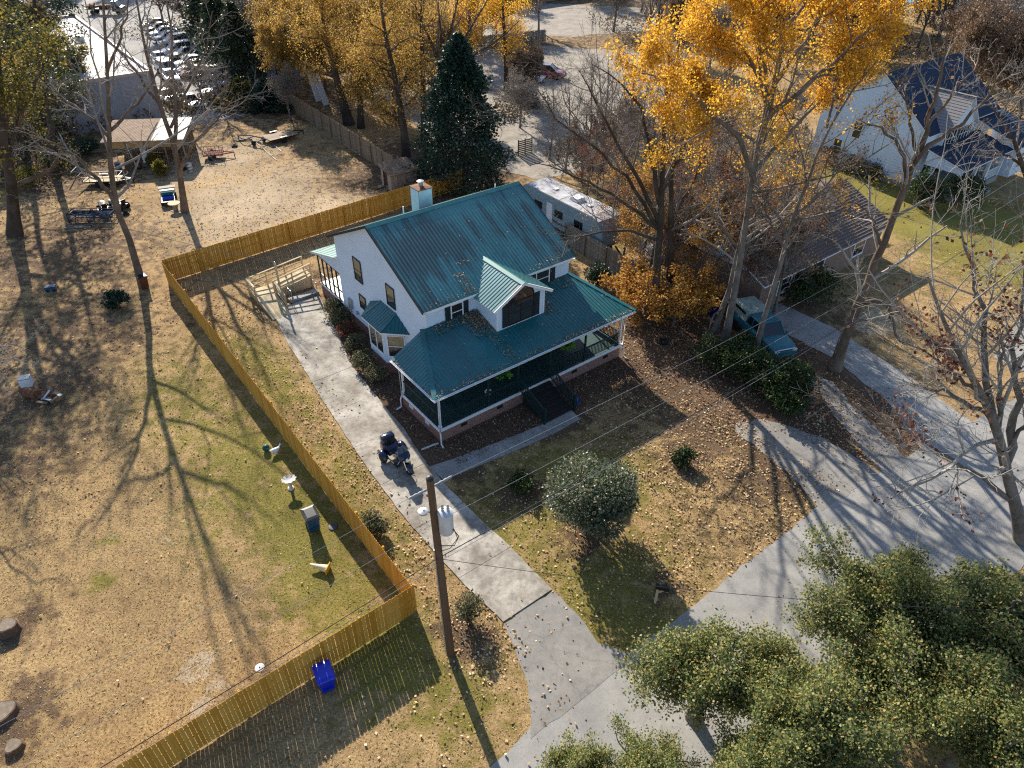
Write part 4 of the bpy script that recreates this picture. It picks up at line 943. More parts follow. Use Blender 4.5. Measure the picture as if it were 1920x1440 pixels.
# ================================================================== vehicles
PAINT = {}
def paint(name, c, rough=.28, metal=.0): 
    if name not in PAINT: PAINT[name] = mat('paint_'+name, c, rough, metal, var=.06, scale=1.5, spec=.5, coat=.6)
    return PAINT[name]
M_CHROME = mat('chrome', (.62, .63, .65), .12, 1.0, var=.05)
M_HEAD = glassmat('headlight_glass', (.6, .6, .58), .1)
M_TAIL = glassmat('tail_light_red', (.35, .012, .01), .15)
M_VGLASS = glassmat('vehicle_glass', (.012, .016, .02), .04)
def wheel(parent, x, y, r, w, rim=M_STEEL, name='wheel'):
    Mx = Matrix.Rotation(math.pi/2, 3, 'X')
    t = MB(); t.lathe([(r*.62, -w/2), (r*.9, -w/2), (r, -w*.32), (r, w*.32), (r*.9, w/2), (r*.62, w/2)], 18, (x, y, r), Mx); o = t.build(name, M_RUBBER, parent, smooth=True)
    MB().lathe([(.02, -w*.46), (r*.2, -w*.46), (r*.58, -w*.38), (r*.63, -w*.46), (r*.63, w*.46), (r*.58, w*.38), (r*.2, w*.46), (.02, w*.46)], 14, (x, y, r), Mx).build('rim', rim, o, smooth=True)
    return o
def section(x, hw, z0, z1, rr=.12, crown=.03):
    """rounded body section, counter-clockwise"""
    z1c = z1+crown
    return [(x, -hw*.92, z0), (x, hw*.92, z0), (x, hw, z0+rr), (x, hw, z1-rr), (x, hw*.93, z1-.02), (x, hw*.5, z1c-.008), (x, 0, z1c), (x, -hw*.5, z1c-.008), (x, -hw*.93, z1-.02), (x, -hw, z1-rr), (x, -hw, z0+rr)]
def car(T, kind, m):
    """car along +x (front), parts hang on T"""
    if kind == 'sedan':
        Lg, hw, belt = 4.6, .89, .92
        st = [(-2.3, .74, .45, .80), (-2.2, .84, .28, .93), (-1.55, hw, .24, .97), (0, hw, .22, belt+.02), (.95, hw, .22, .90), (1.7, .87, .25, .80), (2.18, .80, .3, .70), (2.3, .68, .42, .60)]
        gh = [(-1.75, .70, .95), (-1.05, .58, 1.40), (.15, .58, 1.43), (1.05, .68, .90)]
    elif kind == 'suv':
        Lg, hw, belt = 4.8, .95, 1.08
        st = [(-2.4, .82, .5, 1.0), (-2.34, .92, .36, 1.10), (-1.5, hw, .32, 1.12), (0, hw, .3, 1.1), (1.1, hw, .3, 1.06), (1.9, .92, .34, .98), (2.3, .86, .38, .86), (2.4, .74, .46, .74)]
        gh = [(-2.3, .80, 1.1), (-1.95, .70, 1.74), (.35, .70, 1.78), (1.25, .76, 1.06)]
    else:
        Lg, hw, belt = 5.4, .96, 1.12
        st = [(-2.7, .90, .52, 1.12), (-2.62, .95, .46, 1.15), (-.6, hw, .42, 1.15), (.2, hw, .36, 1.13), (1.2, hw, .36, 1.10), (2.1, .94, .4, 1.03), (2.58, .88, .44, .94), (2.7, .76, .52, .82)]
        gh = [(-.72, .84, 1.14), (-.52, .74, 1.74), (.55, .74, 1.77), (1.25, .80, 1.1)]
    b = MB(); b.loft([section(x, w, z0, z1) for x, w, z0, z1 in st], True); b.build('body', m, T, smooth=35)
    x0, x1, x2, x3 = [g[0] for g in gh]
    g = MB(); g.add([(x0, -gh[0][1], gh[0][2]), (x0, gh[0][1], gh[0][2]), (x1, gh[1][1], gh[1][2]-.03), (x1, -gh[1][1], gh[1][2]-.03), (x2, gh[2][1], gh[2][2]-.03), (x2, -gh[2][1], gh[2][2]-.03), (x3, gh[3][1], gh[3][2]), (x3, -gh[3][1], gh[3][2])],
        [(0, 1, 2, 3), (3, 2, 4, 5), (5, 4, 6, 7), (1, 6, 4, 2), (0, 3, 5, 7)]); g.build('windows', M_VGLASS, T)
    r = MB(); zt = gh[1][2]; r.loft([[(x1-.04, -gh[1][1]-.015, zt-.035), (x1-.04, gh[1][1]+.015, zt-.035), (x1, gh[1][1]-.05, zt+.02), (x1, -gh[1][1]+.05, zt+.02)], [((x1+x2)/2, -gh[1][1]-.03, zt-.03), ((x1+x2)/2, gh[1][1]+.03, zt-.03), ((x1+x2)/2, gh[1][1]-.06, zt+.05), ((x1+x2)/2, -gh[1][1]+.06, zt+.05)], [(x2+.05, -gh[2][1]-.015, gh[2][2]-.035), (x2+.05, gh[2][1]+.015, gh[2][2]-.035), (x2, gh[2][1]-.05, gh[2][2]+.02), (x2, -gh[2][1]+.05, gh[2][2]+.02)]], True); r.build('roof', m, T, smooth=35)
    p = MB()
    for s in (-1, 1):
        p.beam((x0, s*gh[0][1], gh[0][2]), (x1, s*gh[1][1], zt-.02), .07, .07); p.beam((x3, s*gh[3][1], gh[3][2]), (x2, s*gh[2][1], gh[2][2]-.02), .07, .06); xm = (x1+x2)/2-.1; p.beam((xm, s*(hw-.13 if kind == 'sedan' else hw-.12), belt), (xm, s*gh[1][1], zt-.02), .07, .05)
    p.build('pillars', m, T)
    wb, rw = Lg*.29, .32 if kind == 'sedan' else .37
    for x in (-wb, wb+.05):
        for s in (-1, 1): wheel(T, x, s*(hw-.09), rw, .21)
    for s in (-1, 1):
        MB().box((Lg/2-.08, s*hw*.66, st[-2][3]-.08), (.12, .34, .14)).build('headlight', M_HEAD, T); MB().box((-Lg/2+.05, s*hw*.74, st[1][3]-.14), (.1, .2, .16)).build('tail_light', M_TAIL, T)
        MB().box((x3-.12, s*(hw+.07), belt+.05), (.1, .16, .11)).build('mirror', m, T)
    MB().box((Lg/2-.03, 0, .47), (.12, hw*1.5, .14)).build('bumper', M_BLACK if kind != 'pickup' else M_CHROME, T)
    MB().box((-Lg/2+.02, 0, .5), (.12, hw*1.55, .14)).build('bumper', M_BLACK if kind != 'pickup' else M_CHROME, T)
    return T
def place_car(label, cat, kind, colour, c, px, py, ang, name, group=None):
    T = thing(name, label, cat, G(px, py), ang, group); car(T, kind, paint(colour, c)); return T
protos = {}
def parked(kind, colour, c, px, py, ang, label):
    key = (kind, colour)
    if key not in protos:
        T = thing('parked_car', label, 'car', G(px, py), ang, 'cars parked in the upper left lot'); car(T, kind, paint(colour, c)); protos[key] = T
        return
    o = protos[key]; kids = [x for x in C.objects if x.parent == o]
    T = o.copy(); C.objects.link(T); T.location = G(px, py); T.rotation_euler = (0, 0, ang); T['label'] = label
    for k in kids:
        q = k.copy(); C.objects.link(q); q.parent = T
        for s in [x for x in C.objects if x.parent == k]:
            r = s.copy(); C.objects.link(r); r.parent = q
W_, Si, Bl, Dk, Rd, Gr, Tn = (.72, .73, .74), (.42, .44, .46), (.05, .10, .20), (.02, .022, .025), (.25, .015, .02), (.05, .10, .09), (.34, .28, .20)
lot = [('sedan','silver',Si,292,52,'silver car at the far end of the upper left parking row'),('sedan','black',Dk,300,60,'black car parked second from the far end of the row'),('sedan','white',W_,309,68,'white car parked third in the upper left row'),
 ('sedan','blue',Bl,316,77,'dark blue car parked fourth in the upper left row'),('suv','silver',Si,330,87,'silver utility car at the near end of the far row'),('suv','white',W_,337,102,'white utility car leading the middle row of the lot'),('sedan','green',Gr,349,108,'dark green car behind the white utility car'),
 ('sedan','silver',Si,372,112,'silver car at the wooded edge of the lot'),('sedan','white',W_,360,124,'white car in the middle row near the trees'),('sedan','silver',Si,366,133,'silver car below the white one in the middle row'),('sedan','black',Dk,389,125,'black car against the dark evergreens'),('sedan','red',Rd,372,143,'red car half hidden in the middle of the lot'),
 ('suv','blue',Bl,396,150,'blue utility car under the bare branches'),('sedan','silver',Si,414,147,'silver car next to the blue utility car'),('sedan','white',W_,404,163,'white car near the brush at the lot edge'),('sedan','black',Dk,424,160,'black car beside the brush at the lot edge'),('sedan','white',W_,413,178,'white car closest to the pine brush')]
for i, (k, n, c, px, py, lb) in enumerate(lot): parked(k, n, c, px, py, YAW + math.pi + rnd.uniform(-.12, .12), lb)
lot2 = [('sedan','white',W_,303,118,'white car facing the grey building, farthest of its line'),('sedan','silver',Si,310,129,'silver car second in the line beside the grey building'),('suv','white',W_,318,140,'white utility car third in the line beside the grey building'),('sedan','white',W_,322,152,'white car fourth in the line beside the grey building'),('sedan','silver',Si,316,190,'silver car behind the pole shed'),('sedan','white',W_,360,200,'white car showing through the brush right of the pole shed')]
for i, (k, n, c, px, py, lb) in enumerate(lot2): parked(k, n, c, px, py, YAW - math.pi/2 + rnd.uniform(-.1, .1), lb)
place_car('dark red utility car parked on the gravel lot', 'car', 'suv', 'red', Rd, 1028, 146, YAW-.9, 'red_car')
place_car('small white car parked beside the red one on the gravel', 'car', 'sedan', 'white', W_, 990, 152, YAW-1.0, 'white_car')
place_car('white van on the gravel under bare branches', 'van', 'suv', 'white', W_, 1205, 258, YAW-.5, 'white_van')
# flatbed truck at the far street
T = thing('flatbed_truck', 'dark flatbed truck loaded with junk on the far street at the top left', 'truck', G(203, 27), 0.08)
MB().bx(-3.4, 1.2, -1.1, 1.1, .95, 1.1).build('bed', M_BLACK, T); MB().loft([section(1.3, 1.0, .6, 1.5), section(2.4, 1.0, .55, 1.45), section(3.1, .95, .6, 1.3)], True).build('cab', M_BLACK, T, smooth=35)
MB().loft([[(1.3, -.9, 1.45), (1.3, .9, 1.45), (2.5, .9, 1.45), (2.5, -.9, 1.45)], [(1.4, -.75, 2.15), (1.4, .75, 2.15), (2.1, .75, 2.15), (2.1, -.75, 2.15)]]).build('windows', M_VGLASS, T)
MB().bx(1.35, 2.15, -.78, .78, 2.15, 2.22).build('roof', M_BLACK, T)
for x in (-2.2, 2.3):
    for s in (-1, 1): wheel(T, x, s*.92, .45, .26)
ld = MB()
for k in range(14): x, y = rnd.uniform(-3.1, .8), rnd.uniform(-.8, .8); ld.box((x, y, 1.1+rnd.uniform(.15, .5)), (rnd.uniform(.4, 1.2), rnd.uniform(.3, .8), rnd.uniform(.2, .6)), Matrix.Rotation(rnd.uniform(0, 3), 3, 'Z'))
tag(ld.build('junk_load', M_RUST, T), kind='stuff')

# teal pickup with a pale camper shell under the trees
def teal_pickup():
    a, b = G(1452, 664), G(1398, 612); ang = math.atan2((a-b).y, (a-b).x); c = (a+b)/2
    T = thing('teal_pickup', 'old teal pickup with a pale camper shell parked under the trees', 'pickup', c, ang)
    car(T, 'pickup', mat('teal_paint', (.012, .145, .195), .35, var=.2, scale=2, spec=.45, dirt=.35, dcol=(.12, .10, .08), dscale=2))
    s = MB(); s.loft([[(-2.65, -.88, 1.15), (-2.65, .88, 1.15), (-2.55, .74, 1.82), (-2.55, -.74, 1.82)], [(-.75, -.88, 1.15), (-.75, .88, 1.15), (-.75, .74, 1.85), (-.75, -.74, 1.85)]]); s.build('camper_shell', mat('pale_green_shell', (.32, .42, .38), .5, var=.25, scale=3, dirt=.6, dcol=(.14, .09, .06), dscale=4), T)
    for y in (-1, 1): MB().box((-1.65, y*.80, 1.52), (1.3, .03, .36), Matrix.Rotation(-y*.2, 3, 'X')).build('shell_window', M_VGLASS, T)
    MB().box((2.62, 0, .86), (.08, 1.3, .24)).build('grille', M_CHROME, T)
teal_pickup()

# travel trailer behind the house
def trailer():
    T = thing('travel_trailer', 'long pale travel trailer with leaf strewn roof behind the house', 'trailer', UW(22.9, 10.6, 0), YAW)
    Lg, hw = 9.6, 1.25
    prof = [(0, .75), (-.35, 1.2), (-.25, 2.3), (.3, 3.0), (1.2, 3.18), (Lg-.4, 3.18), (Lg, 2.9), (Lg+.02, .75)]
    b = MB(); b.slab([(-hw, y, z) for y, z in prof], (2*hw, 0, 0)); b.build('body', mat('trailer_skin', (.24, .33, .37), .5, var=.12, spec=.35), T)
    r = MB(); rp = [(.3, 3.01), (1.2, 3.19), (Lg-.4, 3.19), (Lg-.05, 2.97)]
    for (y0, z0), (y1, z1) in zip(rp, rp[1:]): r.slab([(-hw+.04, y0, z0), (hw-.04, y0, z0), (hw-.04, y1, z1), (-hw+.04, y1, z1)], (0, 0, .035))
    r.build('roof', mat('trailer_roof', (.42, .43, .47), .8, var=.25, scale=1.2, dirt=.8, dcol=(.20, .14, .10), dscale=1.6), T)
    for y in (2.0, 4.4, 7.0): MB().bx(-hw-.03, -hw+.01, y, y+1.0, 1.7, 2.3).build('window', M_VGLASS, T)
    MB().bx(-hw-.03, -hw+.01, 5.7, 6.4, .85, 2.6).build('door', M_TRIM, T); MB().bx(-hw-.025, -hw+.005, .2, Lg-.1, 1.15, 1.35).build('stripe', mat('trailer_stripe', (.03, .10, .16), .4), T)
    MB().loft([[(-.45, 3.6, 3.2), (.45, 3.6, 3.2), (.45, 4.6, 3.2), (-.45, 4.6, 3.2)], [(-.4, 3.7, 3.5), (.4, 3.7, 3.5), (.4, 4.5, 3.5), (-.4, 4.5, 3.5)]]).build('roof_air_conditioner', M_TRIM, T)
    for y in (2.4, 6.6): MB().bx(-.2, .2, y, y+.4, 3.2, 3.32).build('roof_vent', M_TRIM, T)
    for y in (5.1, 6.0):
        for s in (-1, 1):
            Mx = Matrix.Rotation(math.pi/2, 3, 'Y'); MB().lathe([(.1, -.1), (.3, -.1), (.34, -.06), (.34, .06), (.3, .1), (.1, .1)], 16, (s*1.12, y, .34), Mx).build('wheel', M_RUBBER, T, smooth=True)
    MB().beam((-.6, 0, .6), (0, -1.3, .5), .1, .1).beam((.6, 0, .6), (0, -1.3, .5), .1, .1).bx(-.05, .05, -1.35, -1.2, 0, .6).build('hitch', M_BLACK, T)
trailer()

# three wheeled motorcycle on the driveway
def trike():
    f, r = G(767, 889, .05), G(737, 857, .05); d = f-r; ang = math.atan2(d.y, d.x); sc = 1.0
    T = thing('trike_motorcycle', 'dark blue three wheeled motorcycle parked on the concrete driveway', 'motorcycle', Vector((r.x, r.y, .056)), ang)
    Mb = paint('midnight', (.006, .014, .045), .15); L0 = max(1.6, min(1.95, d.length))
    Mx = Matrix.Rotation(math.pi/2, 3, 'X')
    fw = MB(); fw.torus((L0, 0, .33), .255, .075, 'y', 22, 8); fo = fw.build('front_wheel', M_RUBBER, T, smooth=True)
    rim = MB(); rim.torus((L0, 0, .33), .185, .018, 'y', 20, 6); rim.lathe([(.05, -.05), (.05, .05)], 10, (L0, 0, .33), Mx)
    for k in range(10): a = k*math.pi/5; rim.beam((L0, 0, .33), (L0+.18*math.cos(a), 0, .33+.18*math.sin(a)), .018, .018)
    rim.build('rim', M_CHROME, fo, smooth=True)
    MB().torus((L0, .06, .33), .11, .012, 'y', 16, 6).build('brake_disc', M_CHROME, fo)
    ff = MB(); rings = []
    for k in range(9):
        a = R(10+150*k/8); c, s = math.cos(a), math.sin(a); rr = .37; rings.append([(L0+rr*c, -.10, .33+rr*s), (L0+(rr+.03)*c, -.06, .33+(rr+.03)*s), (L0+(rr+.04)*c, 0, .33+(rr+.04)*s), (L0+(rr+.03)*c, .06, .33+(rr+.03)*s), (L0+rr*c, .10, .33+rr*s), (L0+(rr-.01)*c, 0, .33+(rr+.015)*s)])
    ff.loft(rings, True); ff.build('front_fender', Mb, T, smooth=True)
    for y in (-.11, .11): MB().tube([(L0, y, .33), (L0-.30, y, .98)], .03, 8).build('fork_tube', M_CHROME, T, smooth=True)
    fa = MB(); fa.loft([section(L0-.52, .24, .88, 1.16, .06, .02), section(L0-.36, .33, .80, 1.22, .08, .02), section(L0-.22, .30, .84, 1.14, .08, .01), section(L0-.12, .16, .9, 1.06, .05, .01)], True); fa.build('fairing', Mb, T, smooth=45)
    MB().lathe([(.02, .0), (.09, .01), (.11, .06), (.10, .12)], 14, (L0-.10, 0, .96), Matrix.Rotation(math.pi/2, 3, 'Y')).build('headlight', M_CHROME, T, smooth=True)
    ws = MB(); rings = []
    for k in range(5):
        z = 1.18+.085*k; x = L0-.34-.05*k; hw = .30-.03*k; rings.append([(x-.06, -hw, z), (x, -hw*.5, z), (x+.01, 0, z), (x, hw*.5, z), (x-.06, hw, z), (x-.07, hw, z), (x-.02, 0, z), (x-.07, -hw, z)])
    ws.loft(rings, True); ws.build('windshield', M_VGLASS, T, smooth=True)
    hb = MB(); hb.tube([(L0-.62, -.44, 1.12), (L0-.50, -.38, 1.14), (L0-.40, -.14, 1.10), (L0-.40, .14, 1.10), (L0-.50, .38, 1.14), (L0-.62, .44, 1.12)], .016, 8); hb.build('handlebar', M_CHROME, T, smooth=True)
    for s in (-1, 1):
        MB().tube([(L0-.60, s*.43, 1.12), (L0-.74, s*.46, 1.11)], .024, 8).build('grip', M_BLACK, T); MB().tube([(L0-.48, s*.38, 1.14), (L0-.46, s*.50, 1.28)], .01, 6).ball((L0-.46, s*.53, 1.31), (.03, .08, .05)).build('mirror', M_CHROME, T, smooth=True)
    tk = MB(); tk.loft([section(L0-1.12, .10, .72, .86, .04, .02), section(L0-.95, .20, .70, .95, .07, .03), section(L0-.70, .22, .72, 1.02, .08, .03), section(L0-.5, .14, .80, 1.0, .05, .02)], True); tk.build('fuel_tank', Mb, T, smooth=45)
    en = MB(); en.bx(L0-1.15, L0-.55, -.17, .17, .2, .5)
    for sg in (-1, 1):
        for k in range(6): en.box((L0-.82+sg*.16+sg*.02*k, 0, .46+.045*k), (.2, .3, .02), Matrix.Rotation(-sg*.4, 3, 'Y'))
    en.lathe([(.02, 0), (.16, .01), (.15, .08)], 14, (L0-.85, .17, .36), Matrix.Rotation(-math.pi/2, 3, 'X')); en.build('engine', M_CHROME, T)
    for s in (-1, 1):
        MB().tube([(L0-.62, s*.2, .45), (L0-.7, s*.30, .28), (L0-1.2, s*.33, .24), (.2, s*.36, .26)], .035, 8).build('exhaust_pipe', M_CHROME, T, smooth=True); MB().bx(L0-.85, L0-.45, s*.24-.06*s, s*.42, .30, .33).build('footboard', M_BLACK, T)
        MB().tube([(L0-.45, s*.18, .3), (L0-.42, s*.36, .38), (L0-.42, s*.36, .6), (L0-.45, s*.18, .68)], .018, 8).build('engine_guard', M_CHROME, T, smooth=True)
    st = MB(); st.loft([section(L0-1.75, .20, .74, .92, .06, .02), section(L0-1.5, .22, .68, .84, .06, -.02), section(L0-1.25, .20, .66, .80, .06, .0), section(L0-1.08, .12, .68, .82, .05, .02)], True); st.build('seat', mat('black_vinyl', (.014, .014, .015), .4), T, smooth=45)
    bk = MB(); bk.loft([section(-.62, .36, .45, .88, .12, .02), section(-.5, .42, .40, .98, .12, .03), section(-.1, .42, .40, .96, .12, .03), section(.25, .34, .42, .80, .1, .03)], True); bk.build('rear_body', Mb, T, smooth=45)
    tr = MB(); tr.loft([section(-.66, .28, .94, 1.20, .09, .02), section(-.56, .37, .92, 1.30, .1, .03), section(-.28, .38, .92, 1.32, .1, .03), section(-.14, .31, .94, 1.22, .09, .02)], True); tr.build('top_case', Mb, T, smooth=45)
    MB().loft([section(-.14, .27, .96, 1.34, .08, .02), section(-.02, .24, .92, 1.26, .08, .02)], True).build('passenger_backrest', MATS['black_vinyl'], T, smooth=45)
    for s in (-1, 1):
        t = MB(); t.lathe([(.16, -.12), (.27, -.12), (.31, -.07), (.31, .07), (.27, .12), (.16, .12)], 20, (0, s*.58, .31), Mx); wo_ = t.build('rear_wheel', M_RUBBER, T, smooth=True); MB().lathe([(.02, -.1), (.12, -.08), (.17, -.1), (.17, .1), (.12, .08), (.02, .1)], 14, (0, s*.58, .31), Mx).build('rim', M_CHROME, wo_, smooth=True)
        rings = []
        for k in range(9):
            a = R(15+160*k/8); c, q = math.cos(a), math.sin(a); rr = .37; y0 = s*.58; rings.append([(rr*c, y0-.17, .31+(rr-.02)*q), ((rr+.05)*c, y0-.1, .31+(rr+.05)*q), ((rr+.06)*c, y0, .31+(rr+.06)*q), ((rr+.05)*c, y0+.1, .31+(rr+.05)*q), (rr*c, y0+.17, .31+(rr-.02)*q), ((rr+.02)*c, y0, .31+(rr+.03)*q)])
        MB().loft(rings, True).build('rear_fender', Mb, T, smooth=True); MB().ball((-.42, s*.6, .5), (.05, .07, .06)).build('tail_light', M_TAIL, T, smooth=True)
trike()

# ================================================================== pole, wires, yard things
POLE = UW(*toUW(G(845, 1225)))
def utility_pole():
    T = thing('utility_pole', 'brown wooden utility pole with grey transformer beside the driveway', 'utility pole', POLE, 0)
    m = woodmat('pole_wood', (.10, .058, .034), (.115, .068, .04), (.13, .078, .048))
    lean = Vector((-.24, .02, 0)); p = lambda z: Vector((0, 0, z)) + lean*(z/10)
    MB().tube([p(-.3), p(3), p(6), p(10.0)], [.175, .16, .145, .125], 14).build('shaft', m, T, smooth=True)
    MB().lathe([(.13, 9.98), (.135, 10.06), (.03, 10.12)], 12, p(0)+lean).build('pole_cap', M_BLACK, T, smooth=True)
    c = p(8.1) + Vector((.40, -.12, 0))
    MB().lathe([(.04, -.52), (.23, -.5), (.25, -.45), (.25, .40), (.27, .42), (.27, .47), (.15, .55), (.04, .57)], 18, c).build('transformer', mat('transformer_grey', (.52, .54, .56), .45, .1), T, smooth=True)
    for k in (-1, 1): MB().lathe([(.035, .5), (.06, .55), (.035, .6), (.06, .65), (.035, .7), (.05, .75), (.02, .85)], 10, c+Vector((.09*k, .0, 0))).build('bushing', mat('porcelain_grey', (.35, .37, .4), .3), T, smooth=True)
    MB().beam(p(8.35)+Vector((.1, -.02, 0)), c+Vector((-.2, .05, .25)), .08, .06).beam(p(7.8)+Vector((.1, -.02, 0)), c+Vector((-.2, .05, -.3)), .08, .06).build('bracket', M_STEEL, T)
    MB().lathe([(.03, 0), (.16, .02), (.18, .1), (.05, .14)], 12, p(8.45)+Vector((-.34, -.06, 0))).build('street_lamp_head', M_STEEL, T, smooth=True); MB().tube([p(8.4)+Vector((-.1, 0, 0)), p(8.5)+Vector((-.34, -.06, .1))], .03, 6).build('lamp_arm', M_STEEL, T)
    U = Vector((CYW, SYW, 0))
    for sg in (-1, 1):
        a, b = p(9.6)+U*sg*.12, p(9.62)+U*sg*.85
        s = MB(); pts = [a+(b-a)*k/8 for k in range(9)]; s.tube(pts, [.02, .05, .035, .055, .035, .055, .035, .05, .02], 8); s.build('insulator', mat('insulator_grey', (.22, .23, .25), .5), T, smooth=True)
    q = p(7.9)+Vector((.1, -.15, 0)); lp = MB(); lp.tube([c+Vector((.2, -.1, -.2)), c+Vector((.42, -.12, -.6)), c+Vector((.25, -.15, -1.05)), p(6.9)+Vector((.1, -.16, 0))], .018, 6); lp.build('cable_loop', M_BLACK, T); lp = MB(); lp.tube([c+Vector((.2, .1, -.3)), c+Vector((.35, .05, -.9)), c+Vector((.1, -.1, -1.25)), p(6.6)+Vector((.1, -.16, 0))], .014, 6); lp.build('cable_loop', M_BLACK, T)
    MB().tube([p(.2)+Vector((-.15, -.1, 0)), p(6.6)+Vector((-.13, -.1, 0))], .03, 6).build('conduit', M_STEEL, T)
    return p
pp = utility_pole()
M_WIRE = mat('aluminium_wire', (.20, .21, .22), .6, .0); M_WIREB = mat('black_wire', (.03, .03, .032), .6)
def wire(label, a, b, sag, r, m, n=22):
    a, b = Vector(a), Vector(b); pts = [a+(b-a)*(k/n) - Vector((0, 0, sag*4*(k/n)*(1-k/n))) for k in range(n+1)]
    return tag(MB().tube(pts, r, 5).build('power_line', m, smooth=True), label, 'wire', 'wires on the utility pole')
U_ = Vector((CYW, SYW, 0)); Wv = Vector((-SYW, CYW, 0))
wire('topmost bare wire running from the pole top to the upper right', POLE+pp(9.62)+U_*.85, POLE+U_*52+Wv*1.0+Vector((0, 0, 9.9)), .9, .009, M_WIRE)
wire('topmost bare wire running from the pole top to the lower left', POLE+pp(9.62)-U_*.85, POLE-U_*40-Wv*.5+Vector((0, 0, 10.2)), .6, .007, M_WIRE)
wire('middle bare wire running from the transformer to the upper right', POLE+pp(7.9)+U_*.15, POLE+U_*52+Wv*.8+Vector((0, 0, 8.2)), .8, .009, M_WIRE)
wire('middle bare wire running from the transformer to the lower left', POLE+pp(7.9)-U_*.15, POLE-U_*40-Wv*.5+Vector((0, 0, 8.4)), .6, .007, M_WIRE)
wire('thick lower cable running from the pole to the upper right', POLE+pp(6.2)+U_*.1-Wv*.1, POLE+U_*52+Wv*.6+Vector((0, 0, 6.6)), .7, .019, M_WIREB)
wire('second lower cable just under the thick one to the upper right', POLE+pp(6.0)+U_*.1-Wv*.1, POLE+U_*52+Wv*.6+Vector((0, 0, 6.35)), .75, .010, M_WIRE)
wire('thick lower cable running from the pole to the lower left', POLE+pp(6.2)-U_*.1-Wv*.1, POLE-U_*40-Wv*.4+Vector((0, 0, 6.6)), .7, .016, M_WIREB)
wire('second lower cable just under the thick one to the lower left', POLE+pp(5.9)-U_*.1-Wv*.1, POLE-U_*40-Wv*.4+Vector((0, 0, 6.2)), .7, .009, M_WIRE)
wire('thin black wire from the pole across the lawn toward the road', POLE+pp(6.1)+Vector((.15, -.1, 0)), G(2000, 1150, 6.5), .5, .010, M_WIREB)
wire('thin wire from the tall post by the ramp to the left yard', UW(-.65, 19.77, 2.92), G(-40, 345, 5.0), .5, .014, M_WIRE)

# wheeled carts
def cart(name, label, px, py, rz, m_body, m_lid, h=1.08):
    T = thing(name, label, 'trash cart', G(px, py), rz); k = h/1.08
    b = MB(); b.loft([[(-.24, -.26, .06), (.24, -.26, .06), (.24, .22, .06), (-.24, .22, .06)], [(-.28, -.33, .6), (.28, -.33, .6), (.28, .30, .6), (-.28, .30, .6)], [(-.31, -.40, .98), (.31, -.40, .98), (.31, .36, .98), (-.31, .36, .98)], [(-.34, -.43, .98), (.34, -.43, .98), (.34, .40, .98), (-.34, .40, .98)], [(-.34, -.43, 1.03), (.34, -.43, 1.03), (.34, .40, 1.03), (-.34, .40, 1.03)]]); b.build('body', m_body, T)
    l = MB(); l.loft([[(-.35, -.46, 1.032), (.35, -.46, 1.032), (.35, .44, 1.032), (-.35, .44, 1.032)], [(-.33, -.44, 1.07), (.33, -.44, 1.07), (.33, .42, 1.08), (-.33, .42, 1.08)], [(-.22, -.30, 1.10), (.22, -.30, 1.10), (.22, .28, 1.12), (-.22, .28, 1.12)]]); lo = l.build('lid', m_lid, T)
    MB().tube([(-.26, .48, 1.0), (.26, .48, 1.0)], .018, 8).build('handle', m_lid, T)
    Mx = Matrix.Rotation(math.pi/2, 3, 'Y')
    for s in (-1, 1): MB().lathe([(.02, -.03), (.11, -.03), (.13, 0), (.11, .03), (.02, .03)], 14, (s*.25, .28, .13), Mx).build('wheel', M_RUBBER, T, smooth=True)
    for z in (.35, .75): MB().bx(-.2, .2, -.36, -.30, z-.012, z+.012).build('rib', m_body, T)
M_BLUEP = mat('bright_blue_plastic', (.004, .022, .46), .3, var=.08, spec=.5); M_NAVY = mat('slate_blue_plastic', (.018, .075, .16), .42, var=.1); M_BLID = mat('dark_lid', (.022, .023, .025), .3)
M_BRNP = mat('brown_plastic', (.13, .045, .025), .5)
cart('blue_cart', 'bright blue wheeled cart standing in the shade of the front fence', 614, 1287, .5, M_BLUEP, M_BLUEP)
cart('slate_cart', 'slate blue wheeled cart with a black lid behind the side fence', 588, 990, .55, M_NAVY, M_BLID)
cart('brown_cart', 'brown wheeled cart with black lid at the fence corner', 272, 540, .7, M_BRNP, M_BLID)
cart('dark_blue_bin', 'dark blue bin between the tree trunks right of the house', 1333, 590, .3, mat('navy_plastic', (.006, .014, .14), .4), M_BLID)

T = thing('traffic_cone', 'yellow and white cone lying on its side in the grass', 'cone', G(600, 1068), R(-12))
Mx = Matrix.Rotation(math.pi/2, 3, 'Y'); cy = mat('cone_yellow', (.62, .40, .03), .6); 
MB().lathe([(.04, -.46), (.09, -.2), (.14, .1), (.19, .40)], 16, (0, 0, .2), Matrix.Rotation(R(96), 3, 'Y')).build('cone_body', mat('cone_cream', (.66, .58, .36), .6), T, smooth=True)
MB().box((.42, 0, .20), (.04, .46, .40), Matrix.Rotation(R(6), 3, 'Y')).build('cone_base', cy, T)
T = thing('bird_bath', 'white shell shaped bird bath standing in the fence shadow', 'bird bath', G(546, 916), .4); m = mat('white_stone', (.62, .58, .52), .8, var=.2)
MB().lathe([(.17, 0), (.17, .06), (.08, .12), (.07, .5), (.12, .58)], 12).build('pedestal', m, T, smooth=True)
b = MB(); rings = []
for k, (r0, z) in enumerate(((.06, .56), (.24, .60), (.36, .68), (.34, .69), (.2, .63), (.05, .61))): rings.append([(r0*math.cos(t)*(1+.10*math.cos(t*9)), r0*.85*math.sin(t)*(1+.10*math.cos(t*9)), z) for t in [2*math.pi*j/36 for j in range(36)]])
b.loft(rings, True); b.build('basin', m, T, smooth=True)
